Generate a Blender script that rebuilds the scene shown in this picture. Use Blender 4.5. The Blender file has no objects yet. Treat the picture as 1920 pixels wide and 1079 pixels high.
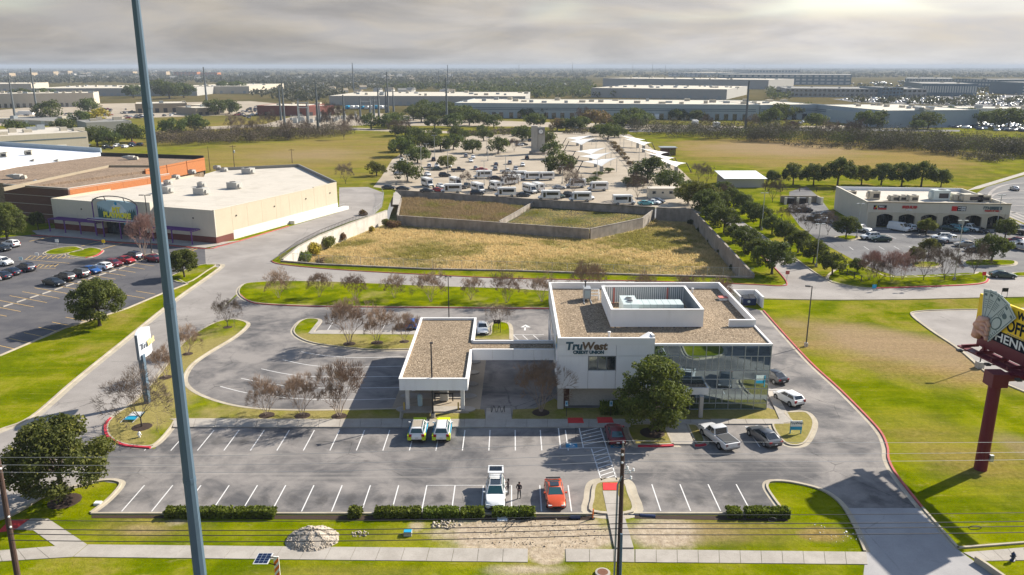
import bpy, bmesh, math, random
import numpy as np
from mathutils import Vector, Matrix, Quaternion
from mathutils.geometry import tessellate_polygon
random.seed(7); RNG=np.random.default_rng(7)
SC=bpy.context.scene; COL=SC.collection
# ------------------------------------------------------------------ camera
F=1493.33; CX=960.; CY=539.5; HC=40.
PITCH=math.atan((539.5-124)/F); SP,CP=math.sin(PITCH),math.cos(PITCH)
cd=bpy.data.cameras.new('camera'); cam=bpy.data.objects.new('camera',cd); COL.objects.link(cam)
cd.lens=28; cd.sensor_width=36; cd.clip_start=.5; cd.clip_end=40000
cam.location=(0,0,HC); cam.rotation_euler=(math.pi/2-PITCH,0,0); SC.camera=cam
# ------------------------------------------------------------------ sky, sun, exposure
SUN_EL=math.radians(33.5); SUN_AZ=math.radians(58.7)
SUNV=Vector((math.cos(SUN_EL)*math.sin(SUN_AZ),math.cos(SUN_EL)*math.cos(SUN_AZ),math.sin(SUN_EL)))
SC.view_settings.view_transform='Standard'; SC.view_settings.look='None'; SC.view_settings.gamma=1
SC.view_settings.use_curve_mapping=False; SC.view_settings.exposure=1.2
sl=bpy.data.lights.new('sun','SUN'); sl.energy=4.2; sl.angle=math.radians(.55); sl.color=(1,.925,.80)
so=bpy.data.objects.new('sun',sl); COL.objects.link(so); so.rotation_euler=SUNV.to_track_quat('Z','Y').to_euler(); so.location=(200,120,300)

class NT:
    """small wrapper for building node trees"""
    def __init__(s,tree): s.t=tree; s.t.nodes.clear()
    def n(s,typ,**k):
        nd=s.t.nodes.new(typ)
        for a,b in k.items(): setattr(nd,a,b)
        return nd
    def put(s,sock,v):
        if v is None: return
        if isinstance(v,bpy.types.NodeSocket): s.t.links.new(v,sock)
        elif isinstance(v,(tuple,list)) and len(v)==3 and sock.type=='RGBA': sock.default_value=(*v,1)
        else: sock.default_value=v
    def math(s,op,a,b=None,c=None,clamp=False):
        nd=s.n('ShaderNodeMath',operation=op,use_clamp=clamp); s.put(nd.inputs[0],a); s.put(nd.inputs[1],b)
        if c is not None: s.put(nd.inputs[2],c)
        return nd.outputs[0]
    def vmath(s,op,a,b=None):
        nd=s.n('ShaderNodeVectorMath',operation=op); s.put(nd.inputs[0],a); s.put(nd.inputs[1],b)
        return nd.outputs['Value'] if op in('DOT_PRODUCT','LENGTH') else nd.outputs[0]
    def mix(s,f,a,b,mode='MIX'):
        nd=s.n('ShaderNodeMix',data_type='RGBA',blend_type=mode); nd.clamp_factor=True
        s.put(nd.inputs[0],f); s.put(nd.inputs[6],a); s.put(nd.inputs[7],b); return nd.outputs[2]
    def noise(s,vec,scale,detail=4,rough=.55,dist=0):
        nd=s.n('ShaderNodeTexNoise'); s.put(nd.inputs['Vector'],vec); nd.inputs['Scale'].default_value=scale
        nd.inputs['Detail'].default_value=detail; nd.inputs['Roughness'].default_value=rough; nd.inputs['Distortion'].default_value=dist
        return nd.outputs[0]
    def vor(s,vec,scale,out='Color'):
        nd=s.n('ShaderNodeTexVoronoi'); s.put(nd.inputs['Vector'],vec); nd.inputs['Scale'].default_value=scale; return nd.outputs[out]
    def ramp(s,f,lo,hi):
        nd=s.n('ShaderNodeMapRange',interpolation_type='SMOOTHSTEP'); s.put(nd.inputs[0],f)
        nd.inputs[1].default_value=lo; nd.inputs[2].default_value=hi; return nd.outputs[0]
    def scale(s,vec,v):
        return s.vmath('MULTIPLY',vec,v)
    def pos(s): return s.n('ShaderNodeNewGeometry').outputs['Position']
    def obj(s): return s.n('ShaderNodeTexCoord').outputs['Object']
    def rnd(s): return s.n('ShaderNodeObjectInfo').outputs['Random']
    def hsv(s,c,h=.5,sat=1,v=1):
        nd=s.n('ShaderNodeHueSaturation'); s.put(nd.inputs[0],h); s.put(nd.inputs[1],sat); s.put(nd.inputs[2],v); s.put(nd.inputs[4],c); return nd.outputs[0]
    def bump(s,h,st=.3,d=.05):
        nd=s.n('ShaderNodeBump'); nd.inputs['Strength'].default_value=st; nd.inputs['Distance'].default_value=d; s.put(nd.inputs['Height'],h); return nd.outputs[0]
    def bsdf(s,col,rough=.8,metal=0,spec=.3,normal=None,**k):
        b=s.n('ShaderNodeBsdfPrincipled'); s.put(b.inputs['Base Color'],col); s.put(b.inputs['Roughness'],rough); s.put(b.inputs['Metallic'],metal)
        b.inputs['Specular IOR Level'].default_value=spec
        if normal is not None: s.put(b.inputs['Normal'],normal)
        for a,v in k.items(): s.put(b.inputs[a],v)
        return b.outputs[0]
    def out(s,sh,vol=False):
        o=s.n('ShaderNodeOutputMaterial'); s.t.links.new(sh,o.inputs['Volume' if vol else 'Surface'])

wd=bpy.data.worlds.new('World'); SC.world=wd; wd.use_nodes=True
w=NT(wd.node_tree)
sky=w.n('ShaderNodeTexSky',sky_type='NISHITA',sun_disc=False,sun_elevation=SUN_EL,sun_rotation=SUN_AZ)
sky.altitude=200; sky.air_density=1.2; sky.dust_density=.8; sky.ozone_density=1.5
dirv=w.vmath('NORMALIZE',w.n('ShaderNodeTexCoord').outputs['Generated'])
sx=w.n('ShaderNodeSeparateXYZ'); w.put(sx.inputs[0],dirv)
zz=w.math('MAXIMUM',sx.outputs[2],0.0)
den=w.math('ADD',zz,.17)
cv=w.n('ShaderNodeCombineXYZ'); w.put(cv.inputs[0],w.math('DIVIDE',sx.outputs[0],den)); w.put(cv.inputs[1],w.math('DIVIDE',sx.outputs[1],den))
n1=w.noise(cv.outputs[0],.85,7,.55,.5); n2=w.noise(w.vmath('ADD',cv.outputs[0],(17.,5.,0)),1.7,6,.6,.4)
n3=w.noise(w.vmath('ADD',cv.outputs[0],(3.,41.,0)),.30,4,.5)
az=w.math('MAXIMUM',w.vmath('DOT_PRODUCT',dirv,tuple(SUNV)),0.0)
glow=w.math('POWER',az,2.0)
bright=w.math('ADD',w.math('MULTIPLY',w.ramp(n1,.34,.66),.75),w.math('MULTIPLY',w.ramp(n2,.3,.72),.4))
bright=w.math('ADD',w.math('MULTIPLY_ADD',glow,2.9,1.28),bright)
hz=w.ramp(zz,.0,.03)
cloud=w.mix(w.ramp(n2,.35,.7),(.97,.935,.915),(1.0,.92,.81))
cloud=w.mix(hz,(.97,.95,.94),cloud)
cloud=w.vmath('SCALE',cloud); w.put(cloud.node.inputs['Scale'],bright)
cover=w.math('SUBTRACT',w.math('MAXIMUM',w.ramp(n3,.36,.50),w.math('SUBTRACT',1.0,w.ramp(zz,.045,.085))),w.math('MULTIPLY',w.ramp(zz,.14,.45),.85),clamp=True)
skyc=w.vmath('SCALE',sky.outputs[0]); skyc.node.inputs['Scale'].default_value=.72
wc=w.mix(cover,skyc,cloud)
bg=w.n('ShaderNodeBackground'); w.put(bg.inputs[0],wc); bg.inputs[1].default_value=.1
wo=w.n('ShaderNodeOutputWorld'); w.t.links.new(bg.outputs[0],wo.inputs[0])

# ------------------------------------------------------------------ photo pixel -> ground point
def P(x,y,z=0.):
    u=(x-CX)/F; v=(y-CY)/F; d=SP+v*CP; f=CP-v*SP; t=(HC-z)/d
    return Vector((u*t,f*t,z))
def HT(x,y,yt):
    Y=P(x,y).y; v=(yt-CY)/F
    return HC-Y*(SP+v*CP)/(CP-v*SP)
def mpp(x,y):
    """metres per photo pixel at ground point"""
    p=P(x,y); return (p.y*CP+HC*SP)/F
def WP(pts,z=0.): return [P(a,b,z) for a,b in pts]
def smooth(pts,n=6,closed=False):
    pts=[Vector((p[0],p[1],p[2] if len(p)>2 else 0.)) for p in pts]; m=len(pts); out=[]
    for i in range(m if closed else m-1):
        if closed: a,b,c,d=pts[(i-1)%m],pts[i],pts[(i+1)%m],pts[(i+2)%m]
        else: a,b,c,d=pts[max(i-1,0)],pts[i],pts[i+1],pts[min(i+2,m-1)]
        for k in range(n):
            t=k/n; out.append(.5*((2*b)+(-a+c)*t+(2*a-5*b+4*c-d)*t*t+(-a+3*b-3*c+d)*t**3))
    if not closed: out.append(pts[-1])
    return out
# ------------------------------------------------------------------ objects
def tag(o,label=None,cat=None,group=None,kind=None):
    if label: o['label']=label
    if cat: o['category']=cat
    if group: o['group']=group
    if kind: o['kind']=kind
    return o
def empty(name,loc=(0,0,0),rz=0.):
    o=bpy.data.objects.new(name,None); COL.objects.link(o); o.location=loc; o.rotation_euler=(0,0,rz); o.empty_display_size=.3; return o
def thing(name,label,cat,loc=(0,0,0),rz=0.,group=None): return tag(empty(name,loc,rz),label,cat,group)
def link(name,mesh,parent=None):
    o=bpy.data.objects.new(name,mesh); COL.objects.link(o)
    if parent is not None: o.parent=parent
    return o
class MB:
    def __init__(s): s.v=[]; s.f=[]; s.m=[]
    def add(s,vs,fs,mi=0):
        b=len(s.v); s.v+= [tuple(v) for v in vs]; s.f+=[tuple(i+b for i in f) for f in fs]; s.m+=[mi]*len(fs); return s
    def box(s,c,d,rz=0.,mi=0,R=None,taper=1.):
        x,y,z=d[0]/2,d[1]/2,d[2]/2; t=taper
        vs=[Vector(q) for q in((-x,-y,-z),(x,-y,-z),(x,y,-z),(-x,y,-z),(-x*t,-y*t,z),(x*t,-y*t,z),(x*t,y*t,z),(-x*t,y*t,z))]
        if R is None: R=Matrix.Rotation(rz,3,'Z')
        c=Vector(c); vs=[R@v+c for v in vs]
        return s.add(vs,[(0,3,2,1),(4,5,6,7),(0,1,5,4),(1,2,6,5),(2,3,7,6),(3,0,4,7)],mi)
    def bb(s,x0,x1,y0,y1,z0,z1,mi=0): return s.box(((x0+x1)/2,(y0+y1)/2,(z0+z1)/2),(x1-x0,y1-y0,z1-z0),0,mi)
    def prism(s,pts,z0,z1,mi=0,bottom=True):
        pts=[Vector((p[0],p[1],0)) for p in pts]
        if sum(pts[i].x*pts[(i+1)%len(pts)].y-pts[(i+1)%len(pts)].x*pts[i].y for i in range(len(pts)))<0: pts=pts[::-1]
        n=len(pts); tr=tessellate_polygon([pts])
        fs=[]
        for a,b,c in tr:
            cr=(pts[b]-pts[a]).cross(pts[c]-pts[a]).z
            t=(a,b,c) if cr>0 else (a,c,b)
            fs.append(tuple(i+n for i in t))
            if bottom: fs.append(t[::-1])
        fs+=[(i,(i+1)%n,(i+1)%n+n,i+n) for i in range(n)]
        return s.add([(p.x,p.y,z0) for p in pts]+[(p.x,p.y,z1) for p in pts],fs,mi)
    def sheet(s,pts,z,mi=0):
        pts=[Vector((p[0],p[1],0)) for p in pts]; tr=tessellate_polygon([pts]); fs=[]
        for a,b,c in tr:
            fs.append((a,b,c) if (pts[b]-pts[a]).cross(pts[c]-pts[a]).z>0 else (a,c,b))
        return s.add([(p.x,p.y,z) for p in pts],fs,mi)
    def tube(s,p0,p1,r0,r1=None,n=6,mi=0,cap=True,twist=0.):
        p0,p1=Vector(p0),Vector(p1); r1=r0 if r1 is None else r1; d=(p1-p0)
        if d.length<1e-6: return s
        d.normalize(); a=d.orthogonal().normalized(); b=d.cross(a)
        vs=[]
        for p,r in((p0,r0),(p1,r1)):
            for k in range(n):
                t=2*math.pi*k/n+twist; vs.append(p+a*(math.cos(t)*r)+b*(math.sin(t)*r))
        fs=[(k,(k+1)%n,(k+1)%n+n,k+n) for k in range(n)]
        if cap: fs+=[tuple(range(n))[::-1],tuple(range(n,2*n))]
        return s.add(vs,fs,mi)
    def path(s,pts,r,n=6,mi=0):
        for a,b in zip(pts[:-1],pts[1:]): s.tube(a,b,r,r,n,mi)
        return s
    def lathe(s,c,prof,n=12,mi=0):
        c=Vector(c); vs=[]; fs=[]; m=len(prof)
        for r,z in prof:
            for k in range(n):
                t=2*math.pi*k/n; vs.append(c+Vector((r*math.cos(t),r*math.sin(t),z)))
        for j in range(m-1):
            fs+=[(j*n+k,j*n+(k+1)%n,(j+1)*n+(k+1)%n,(j+1)*n+k) for k in range(n)]
        fs+=[tuple(range(n))[::-1],tuple(range((m-1)*n,m*n))]
        return s.add(vs,fs,mi)
    def quad(s,a,b,c,d,mi=0): return s.add([a,b,c,d],[(0,1,2,3)],mi)
    def slabquad(s,a,b,c,d,th,mi=0):
        """thick plate from a quad, extruded along its normal"""
        a,b,c,d=map(Vector,(a,b,c,d)); n=(b-a).cross(d-a).normalized()*th
        return s.add([a,b,c,d,a+n,b+n,c+n,d+n],[(3,2,1,0),(4,5,6,7),(0,1,5,4),(1,2,6,5),(2,3,7,6),(3,0,4,7)],mi)
    def band(s,pts,o0,o1,z0,z1,closed=False,mi=0):
        """strip with rectangular section following pts between side offsets o0..o1 (left positive)"""
        pts=[Vector((p[0],p[1],0)) for p in pts]; n=len(pts); nr=[]
        for i in range(n):
            if closed: a,b,c=pts[i-1],pts[i],pts[(i+1)%n]
            else: a,b,c=pts[max(i-1,0)],pts[i],pts[min(i+1,n-1)]
            d0=(b-a); d1=(c-b)
            if d0.length<1e-6:d0=d1
            if d1.length<1e-6:d1=d0
            d0=d0.normalized(); d1=d1.normalized(); t=(d0+d1)
            t=t.normalized() if t.length>1e-4 else d0
            m=Vector((-t.y,t.x,0)); k=max(.5,m.dot(Vector((-d1.y,d1.x,0)))); nr.append(m/k)
        vs=[]
        for p,m in zip(pts,nr):
            a=p+m*o0; b=p+m*o1
            vs+=[(a.x,a.y,z0),(b.x,b.y,z0),(b.x,b.y,z1),(a.x,a.y,z1)]
        fs=[]
        for i in range(n if closed else n-1):
            j=(i+1)%n; A=i*4; B=j*4
            fs+=[(A+3,A+2,B+2,B+3)] if o1>o0 else [(A+3,B+3,B+2,A+2)]
            if z1-z0>.01: fs+=[(A,A+3,B+3,B),(A+1,B+1,B+2,A+2)]
        if not closed and z1-z0>.01: e=(n-1)*4; fs+=[(0,1,2,3),(e,e+3,e+2,e+1)]
        return s.add(vs,fs,mi)
    def mesh(s,name,mats,smooth_=False):
        me=bpy.data.meshes.new(name); me.from_pydata(s.v,[],s.f)
        for m in (mats if isinstance(mats,(list,tuple)) else [mats]): me.materials.append(m)
        if any(s.m): me.polygons.foreach_set('material_index',s.m)
        if smooth_: me.polygons.foreach_set('use_smooth',[True]*len(s.f))
        me.update(); return me
    def build(s,name,mats,parent=None,smooth_=False,fix=False,local=False):
        me=s.mesh(name,mats,smooth_)
        if fix:
            bm=bmesh.new(); bm.from_mesh(me); bmesh.ops.recalc_face_normals(bm,faces=bm.faces); bm.to_mesh(me); bm.free()
        o=link(name,me,parent)
        if parent is not None and not local:
            # coordinates given in world space: undo the parent's own placement
            q=parent; M=Matrix.Identity(4)
            while q is not None:
                M=Matrix.Translation(q.location)@q.rotation_euler.to_matrix().to_4x4()@M; q=q.parent
            me.transform(M.inverted())
        return o
def copy_tree(o,parent=None):
    c=o.copy(); COL.objects.link(c); c.parent=parent
    for ch in o.children: copy_tree(ch,c)
    return c
ORD=['first','second','third','fourth','fifth','sixth','seventh','eighth','ninth','tenth','eleventh','twelfth','thirteenth','fourteenth','fifteenth','sixteenth','seventeenth','eighteenth','nineteenth','twentieth']
TENS={2:'twent',3:'thirt',4:'fort',5:'fift',6:'sixt',7:'sevent',8:'eight',9:'ninet'}
def ordw(i):
    if i<20: return ORD[i]
    t=TENS[(i+1)//10]; return t+'y-'+ORD[(i+1)%10-1] if (i+1)%10 else t+'ieth'
def rank_label(i,n,what,where,frm='from the left'):
    if n==1: return f'{what} {where}'
    return f'{ordw(i)} {what} {frm} {where}'
def textmesh(name,body,size,mat,parent,M,extrude=.02,shear=0.,bold=0.,align='CENTER',sx=1.):
    cu=bpy.data.curves.new(name,'FONT'); cu.body=body; cu.size=size; cu.extrude=extrude; cu.shear=shear; cu.offset=bold; cu.align_x=align; cu.align_y='CENTER'; cu.resolution_u=3
    t=bpy.data.objects.new('tmp',cu); me=bpy.data.meshes.new_from_object(t); bpy.data.objects.remove(t); bpy.data.curves.remove(cu)
    me.name=name; me.transform(Matrix.Diagonal((sx,1,1,1))); me.transform(M); me.materials.clear(); me.materials.append(mat)
    return link(name,me,parent)
def frame(origin,right,up):
    r=Vector(right).normalized(); u=Vector(up); u=(u-r*u.dot(r)).normalized(); n=r.cross(u)
    return Matrix(((r.x,u.x,n.x,origin[0]),(r.y,u.y,n.y,origin[1]),(r.z,u.z,n.z,origin[2]),(0,0,0,1)))
# ------------------------------------------------------------------ materials
MT={}
def mat(name,col=(.5,.5,.5),rough=.8,var=.12,scale=1.,metal=0,spec=.3,bump=0,fine=0,worldpos=True,rnd=0.,**k):
    m=bpy.data.materials.new(name); m.use_nodes=True; t=NT(m.node_tree)
    v=t.pos() if worldpos else t.obj()
    c=col
    if var:
        n=t.noise(v,scale,5,.6); f=t.math('MULTIPLY_ADD',n,2*var,1-var)
        if fine:
            f=t.math('MULTIPLY',f,t.math('MULTIPLY_ADD',t.noise(v,scale*12,3,.7),2*fine,1-fine))
        if rnd: f=t.math('MULTIPLY',f,t.math('MULTIPLY_ADD',t.rnd(),2*rnd,1-rnd))
        c=t.vmath('SCALE',(*col,)); c.node.inputs[0].default_value=col; t.put(c.node.inputs['Scale'],f)
    nm=t.bump(t.noise(v,scale*8,4,.6),bump,.04) if bump else None
    t.out(t.bsdf(c,rough,metal,spec,nm,**k)); MT[name]=m; return m
def custom(name,fn):
    m=bpy.data.materials.new(name); m.use_nodes=True; t=NT(m.node_tree); fn(t); MT[name]=m; return m

def ell(t,p,cx,cy,rx,ry,rot=0.,wob=None,lo=.7,hi=1.15):
    """soft elliptical patch on the ground with a ragged edge"""
    q=t.vmath('SUBTRACT',p,(cx,cy,0.))
    vr=t.n('ShaderNodeVectorRotate',rotation_type='Z_AXIS'); t.put(vr.inputs['Vector'],q); vr.inputs['Angle'].default_value=-rot
    q=t.vmath('MULTIPLY',vr.outputs[0],(1/rx,1/ry,0.))
    d=t.vmath('LENGTH',q)
    if wob is not None: d=t.math('ADD',d,wob)
    return t.math('SUBTRACT',1.0,t.ramp(d,lo,hi))
def pe(x,y,x2,y2):
    """ellipse centre and radii (world) from a photo-pixel box"""
    a=P((x+x2)/2,max(y,y2)); b=P((x+x2)/2,min(y,y2)); l=P(x,(y+y2)/2); r=P(x2,(y+y2)/2)
    return ((l.x+r.x)/2,(a.y+b.y)/2,abs(r.x-l.x)/2,abs(b.y-a.y)/2)

def grass_fn(t):
    p=t.pos()
    big=t.noise(p,.022,5,.55,.4); mid=t.noise(p,.16,5,.6,.3); fine=t.noise(p,1.6,4,.7); blade=t.noise(p,7.,3,.7)
    # mowing streaks run with the frontage
    st=t.noise(t.scale(p,(.05,.6,0)),1.,4,.6)
    green=t.mix(t.ramp(mid,.35,.68),(.082,.112,.000),(.180,.198,.000))
    green=t.mix(t.math('MULTIPLY',t.ramp(st,.45,.75),.5),green,(.225,.205,.008))
    dry=t.mix(t.ramp(fine,.3,.7),(.175,.122,.040),(.285,.205,.075))
    dirt=t.mix(t.ramp(fine,.3,.7),(.30,.235,.165),(.44,.365,.275))
    wob=t.math('MULTIPLY_ADD',t.noise(p,.35,5,.65),.9,-.45); wob2=t.math('MULTIPLY_ADD',t.noise(p,.06,5,.6),.9,-.45)
    f=t.math('MULTIPLY',t.ramp(t.math('ADD',t.math('MULTIPLY',mid,.6),t.math('MULTIPLY',big,.5)),.53,.72),.72)
    def mx(a,b): return t.math('MAXIMUM',a,b)
    def sc(a,k): return t.math('MULTIPLY',a,k)
    # dry lawn patches (browned turf), each with its own place
    f=mx(f,sc(ell(t,p,*pe(1540,570,1870,790),.9,wob2,.55,1.2),.95))
    f=mx(f,sc(ell(t,p,*pe(1440,590,1560,640),.5,wob2,.4,1.1),.5))
    f=mx(f,sc(ell(t,p,*pe(1690,760,1990,980),.6,wob2,.35,1.2),.68))
    f=mx(f,sc(ell(t,p,*pe(1480,985,1600,1020),0,wob,.4,1.2),.9))
    f=mx(f,sc(ell(t,p,*pe(110,960,420,1020),0,wob,.2,1.1),.6))
    f=mx(f,sc(ell(t,p,*pe(430,1056,900,1090),0,wob,.2,1.1),.6))
    f=mx(f,sc(ell(t,p,*pe(620,980,870,1035),0,wob,.2,1.1),.6))
    f=mx(f,sc(ell(t,p,*pe(1185,960,1560,1035),0,wob,.2,1.1),.62))
    f=mx(f,sc(ell(t,p,*pe(1240,256,1860,324),0.1,wob2,.7,1.15),.95))
    f=mx(f,sc(ell(t,p,*pe(300,255,790,348),0.,wob2,.75,1.3),.72))
    f=mx(f,sc(ell(t,p,*pe(250,215,470,290),0.,wob2,.3,1.2),.75))
    f=mx(f,sc(ell(t,p,*pe(1540,355,1570,400),0.,wob2,.3,1.2),.0))
    # rough open country far out
    sy=t.n('ShaderNodeSeparateXYZ'); t.put(sy.inputs[0],p)
    far=t.ramp(sy.outputs[1],520,760)
    olive=t.math('MULTIPLY',t.ramp(sy.outputs[1],215,290),t.math('MULTIPLY_ADD',t.ramp(t.noise(t.scale(p,(.3,1.2,0)),.045,5,.65,.5),.36,.62),.5,.12))
    f=mx(f,t.math('MULTIPLY',far,.85))
    green=t.mix(olive,green,(.135,.108,.030)); fm=t.noise(t.scale(p,(.35,1.3,0)),.07,5,.65,.5); f=t.math('MULTIPLY',f,t.math('MULTIPLY_ADD',t.ramp(fm,.34,.6),.6,.45)); c=t.mix(f,green,dry)
    d=sc(ell(t,p,*pe(815,962,1165,1045),0,wob,.75,1.2),1.)
    d=mx(d,ell(t,p,*pe(1160,966,1320,1036),0,wob,.5,1.15))
    d=mx(d,ell(t,p,*pe(985,1020,1062,1062),0,wob,.7,1.15))
    d=mx(d,sc(ell(t,p,*pe(760,975,800,1000),0,wob,.3,1.1),.8))
    d=mx(d,sc(ell(t,p,*pe(880,1052,1100,1085),0,wob,.1,1.0),.9))
    d=mx(d,sc(ell(t,p,*pe(300,970,360,990),0,wob,.1,1.0),.7))
    br=sc(ell(t,p,*pe(1570,580,1830,740),.9,wob2,.35,1.15),.85); br=mx(br,sc(ell(t,p,*pe(1450,590,1540,630),.5,wob2,.2,1.),.5)); br=mx(br,sc(ell(t,p,*pe(1860,790,1990,900),.3,wob2,.2,1.),.6)); br=mx(br,sc(ell(t,p,*pe(1290,262,1640,300),.05,wob2,.3,1.2),.7)); br=mx(br,sc(ell(t,p,*pe(430,275,740,310),0.,wob2,.1,1.1),.55)); br=mx(br,sc(ell(t,p,*pe(1200,970,1420,1030),0,wob,.2,1.1),.6)); br=mx(br,sc(ell(t,p,*pe(200,975,340,1010),0,wob,.1,1.),.6))
    c=t.mix(br,c,t.mix(fine,(.20,.140,.085),(.34,.245,.155)))
    c=t.mix(d,c,dirt)
    c=t.mix(t.math('MULTIPLY',far,.75),c,t.mix(t.ramp(t.noise(p,.006,5,.6),.4,.62),(.034,.036,.018),(.085,.070,.036)))
    wd=t.noise(p,.9,5,.75); c=t.mix(t.math('MULTIPLY',t.ramp(wd,.58,.72),.55),c,t.vmath('MULTIPLY',c,(.45,.62,.6))); c=t.mix(t.math('MULTIPLY',t.ramp(t.noise(t.scale(p,(.6,1.5,0)),.75,5,.75),.56,.74),.5),c,(.30,.25,.10))
    mow=t.noise(t.scale(p,(.04,1.5,0)),1.,3,.5); f2=t.math('MULTIPLY',t.math('MULTIPLY_ADD',blade,.8,.6),t.math('MULTIPLY',t.math('MULTIPLY_ADD',t.noise(p,2.4,4,.8),.9,.55),t.math('MULTIPLY_ADD',mow,.4,.8)))
    c=t.vmath('SCALE',c); t.put(c.node.inputs['Scale'],f2)
    h=t.math('ADD',t.math('MULTIPLY',blade,.5),fine)
    t.out(t.bsdf(c,1.,0,.0,t.bump(h,.6,.14)))
custom('grass',grass_fn)
def lawn_fn(t):
    p=t.pos(); mid=t.noise(p,.35,5,.6,.3); fine=t.noise(p,2.2,4,.7); blade=t.noise(p,8.,3,.7)
    green=t.mix(t.ramp(mid,.35,.68),(.082,.112,.000),(.178,.196,.000))
    dry=t.mix(fine,(.20,.16,.06),(.33,.27,.11))
    sy=t.n('ShaderNodeSeparateXYZ'); t.put(sy.inputs[0],p)
    near=t.math('SUBTRACT',1.0,t.ramp(sy.outputs[1],112,124))
    f=t.math('MULTIPLY',t.ramp(t.math('ADD',t.noise(p,.12,4,.6),t.math('MULTIPLY',near,.22)),.5,.75),.85)
    c=t.mix(f,green,dry); f2=t.math('MULTIPLY',t.math('MULTIPLY_ADD',blade,.7,.65),t.math('MULTIPLY_ADD',fine,.36,.82))
    c=t.vmath('SCALE',c); t.put(c.node.inputs['Scale'],f2)
    t.out(t.bsdf(c,1.,0,0,t.bump(t.math('ADD',blade,fine),.5,.1)))
custom('lawn',lawn_fn)
def asphalt(name,dark,light,blot=.10,lo=.36,hi=.66):
    def fn(t):
        p=t.pos(); a=t.noise(t.scale(p,(.8,1.25,1)),blot,6,.62,.9); b=t.noise(p,blot*3.2,5,.65,.7); fine=t.noise(p,9.,3,.8)
        m=t.ramp(t.math('ADD',t.math('MULTIPLY',a,.62),t.math('MULTIPLY',b,.42)),lo,hi)
        c=t.mix(m,dark,light)
        # hairline cracks
        vn=t.n('ShaderNodeTexVoronoi',feature='DISTANCE_TO_EDGE'); t.put(vn.inputs['Vector'],t.vmath('ADD',p,t.vmath('SCALE',t.n('ShaderNodeTexNoise').outputs[1]))); vn.inputs['Scale'].default_value=.13
        wn=t.noise(p,.9,4,.7); dd=t.math('ADD',vn.outputs['Distance'],t.math('MULTIPLY',t.math('SUBTRACT',wn,.5),.05))
        cr=t.math('MULTIPLY',t.math('SUBTRACT',1.0,t.ramp(t.math('ABSOLUTE',dd),.0,.009)),t.ramp(t.noise(p,.07,2),.5,.6))
        c=t.mix(t.math('MULTIPLY',cr,.6),c,(.03,.03,.03))
        # oil drips in the stalls
        o=t.ramp(t.noise(p,.55,3,.5),.66,.78); c=t.mix(t.math('MULTIPLY',o,.45),c,(.035,.034,.036))
        if name=='asphalt':
            sx_=t.n('ShaderNodeSeparateXYZ'); t.put(sx_.inputs[0],p)
            for x0,stp,yc in ((P(497.5,804).x+1.43,2.86,80.3),(P(277.5,903).x+1.40,2.79,68.0)):
                q=t.math('DIVIDE',t.math('SUBTRACT',sx_.outputs[0],x0),stp); rd=t.math('ROUND',q); du=t.math('MULTIPLY',t.math('SUBTRACT',q,rd),stp); dy=t.math('SUBTRACT',sx_.outputs[1],yc)
                wn_=t.n('ShaderNodeTexWhiteNoise',noise_dimensions='1D'); t.put(wn_.inputs['W'],t.math('ADD',rd,yc)); dl=t.math('SQRT',t.math('ADD',t.math('POWER',t.math('ABSOLUTE',du),2.),t.math('POWER',t.math('ABSOLUTE',t.math('MULTIPLY',dy,.55)),2.)))
                sp_=t.math('MULTIPLY',t.math('SUBTRACT',1.0,t.ramp(t.math('ADD',dl,t.math('MULTIPLY',t.math('SUBTRACT',t.noise(p,1.6,4,.7),.5),1.5)),.1,.9)),t.math('MULTIPLY_ADD',wn_.outputs[0],.6,.05)); c=t.mix(sp_,c,(.045,.043,.043))
            tr_=t.noise(t.scale(p,(.03,1.25,0)),1.,4,.6); am=t.math('SUBTRACT',1.0,t.ramp(t.math('ABSOLUTE',t.math('SUBTRACT',sx_.outputs[1],74.6)),2.2,4.)); c=t.mix(t.math('MULTIPLY',t.math('MULTIPLY',t.ramp(tr_,.45,.7),am),.45),c,(.30,.275,.25))
        c=t.vmath('SCALE',c); t.put(c.node.inputs['Scale'],t.math('MULTIPLY_ADD',fine,.5,.75))
        t.out(t.bsdf(c,.9,0,.25,t.bump(fine,.25,.02)))
    return custom(name,fn)
asphalt('asphalt',(.078,.076,.080),(.240,.220,.206),.085,.37,.63)
asphalt('asphalt_dark',(.068,.067,.076),(.110,.105,.108),.10)
asphalt('asphalt_road',(.095,.094,.100),(.165,.160,.158),.05)
def concrete(name,a,b,scale=.25,streak=None):
    def fn(t):
        p=t.pos(); n=t.noise(p,scale,6,.62,.5); f=t.noise(p,6,4,.75); g=t.noise(t.scale(p,streak or (1,1,1)),scale*2.5,5,.6)
        c=t.mix(t.ramp(t.math('ADD',t.math('MULTIPLY',n,.6),t.math('MULTIPLY',g,.4)),.34,.66),a,b)
        if name in('concrete_road','concrete_drive','concrete_lot'):
            vn=t.n('ShaderNodeTexVoronoi',feature='DISTANCE_TO_EDGE'); t.put(vn.inputs['Vector'],p); vn.inputs['Scale'].default_value=.11; dd=t.math('ADD',vn.outputs['Distance'],t.math('MULTIPLY',t.math('SUBTRACT',t.noise(p,.8,4,.7),.5),.05))
            cr=t.math('MULTIPLY',t.math('SUBTRACT',1.0,t.ramp(t.math('ABSOLUTE',dd),0,.008)),t.ramp(t.noise(p,.06,2),.46,.56)); c=t.mix(t.math('MULTIPLY',cr,.5),c,(.07,.065,.06))
            st=t.ramp(t.noise(p,.35,5,.65,.4),.58,.75); c=t.mix(t.math('MULTIPLY',st,.3),c,(.12,.11,.105))
        c=t.vmath('SCALE',c); t.put(c.node.inputs['Scale'],t.math('MULTIPLY_ADD',f,.3,.85))
        t.out(t.bsdf(c,.9,0,.25,t.bump(f,.2,.02)))
    return custom(name,fn)
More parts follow.
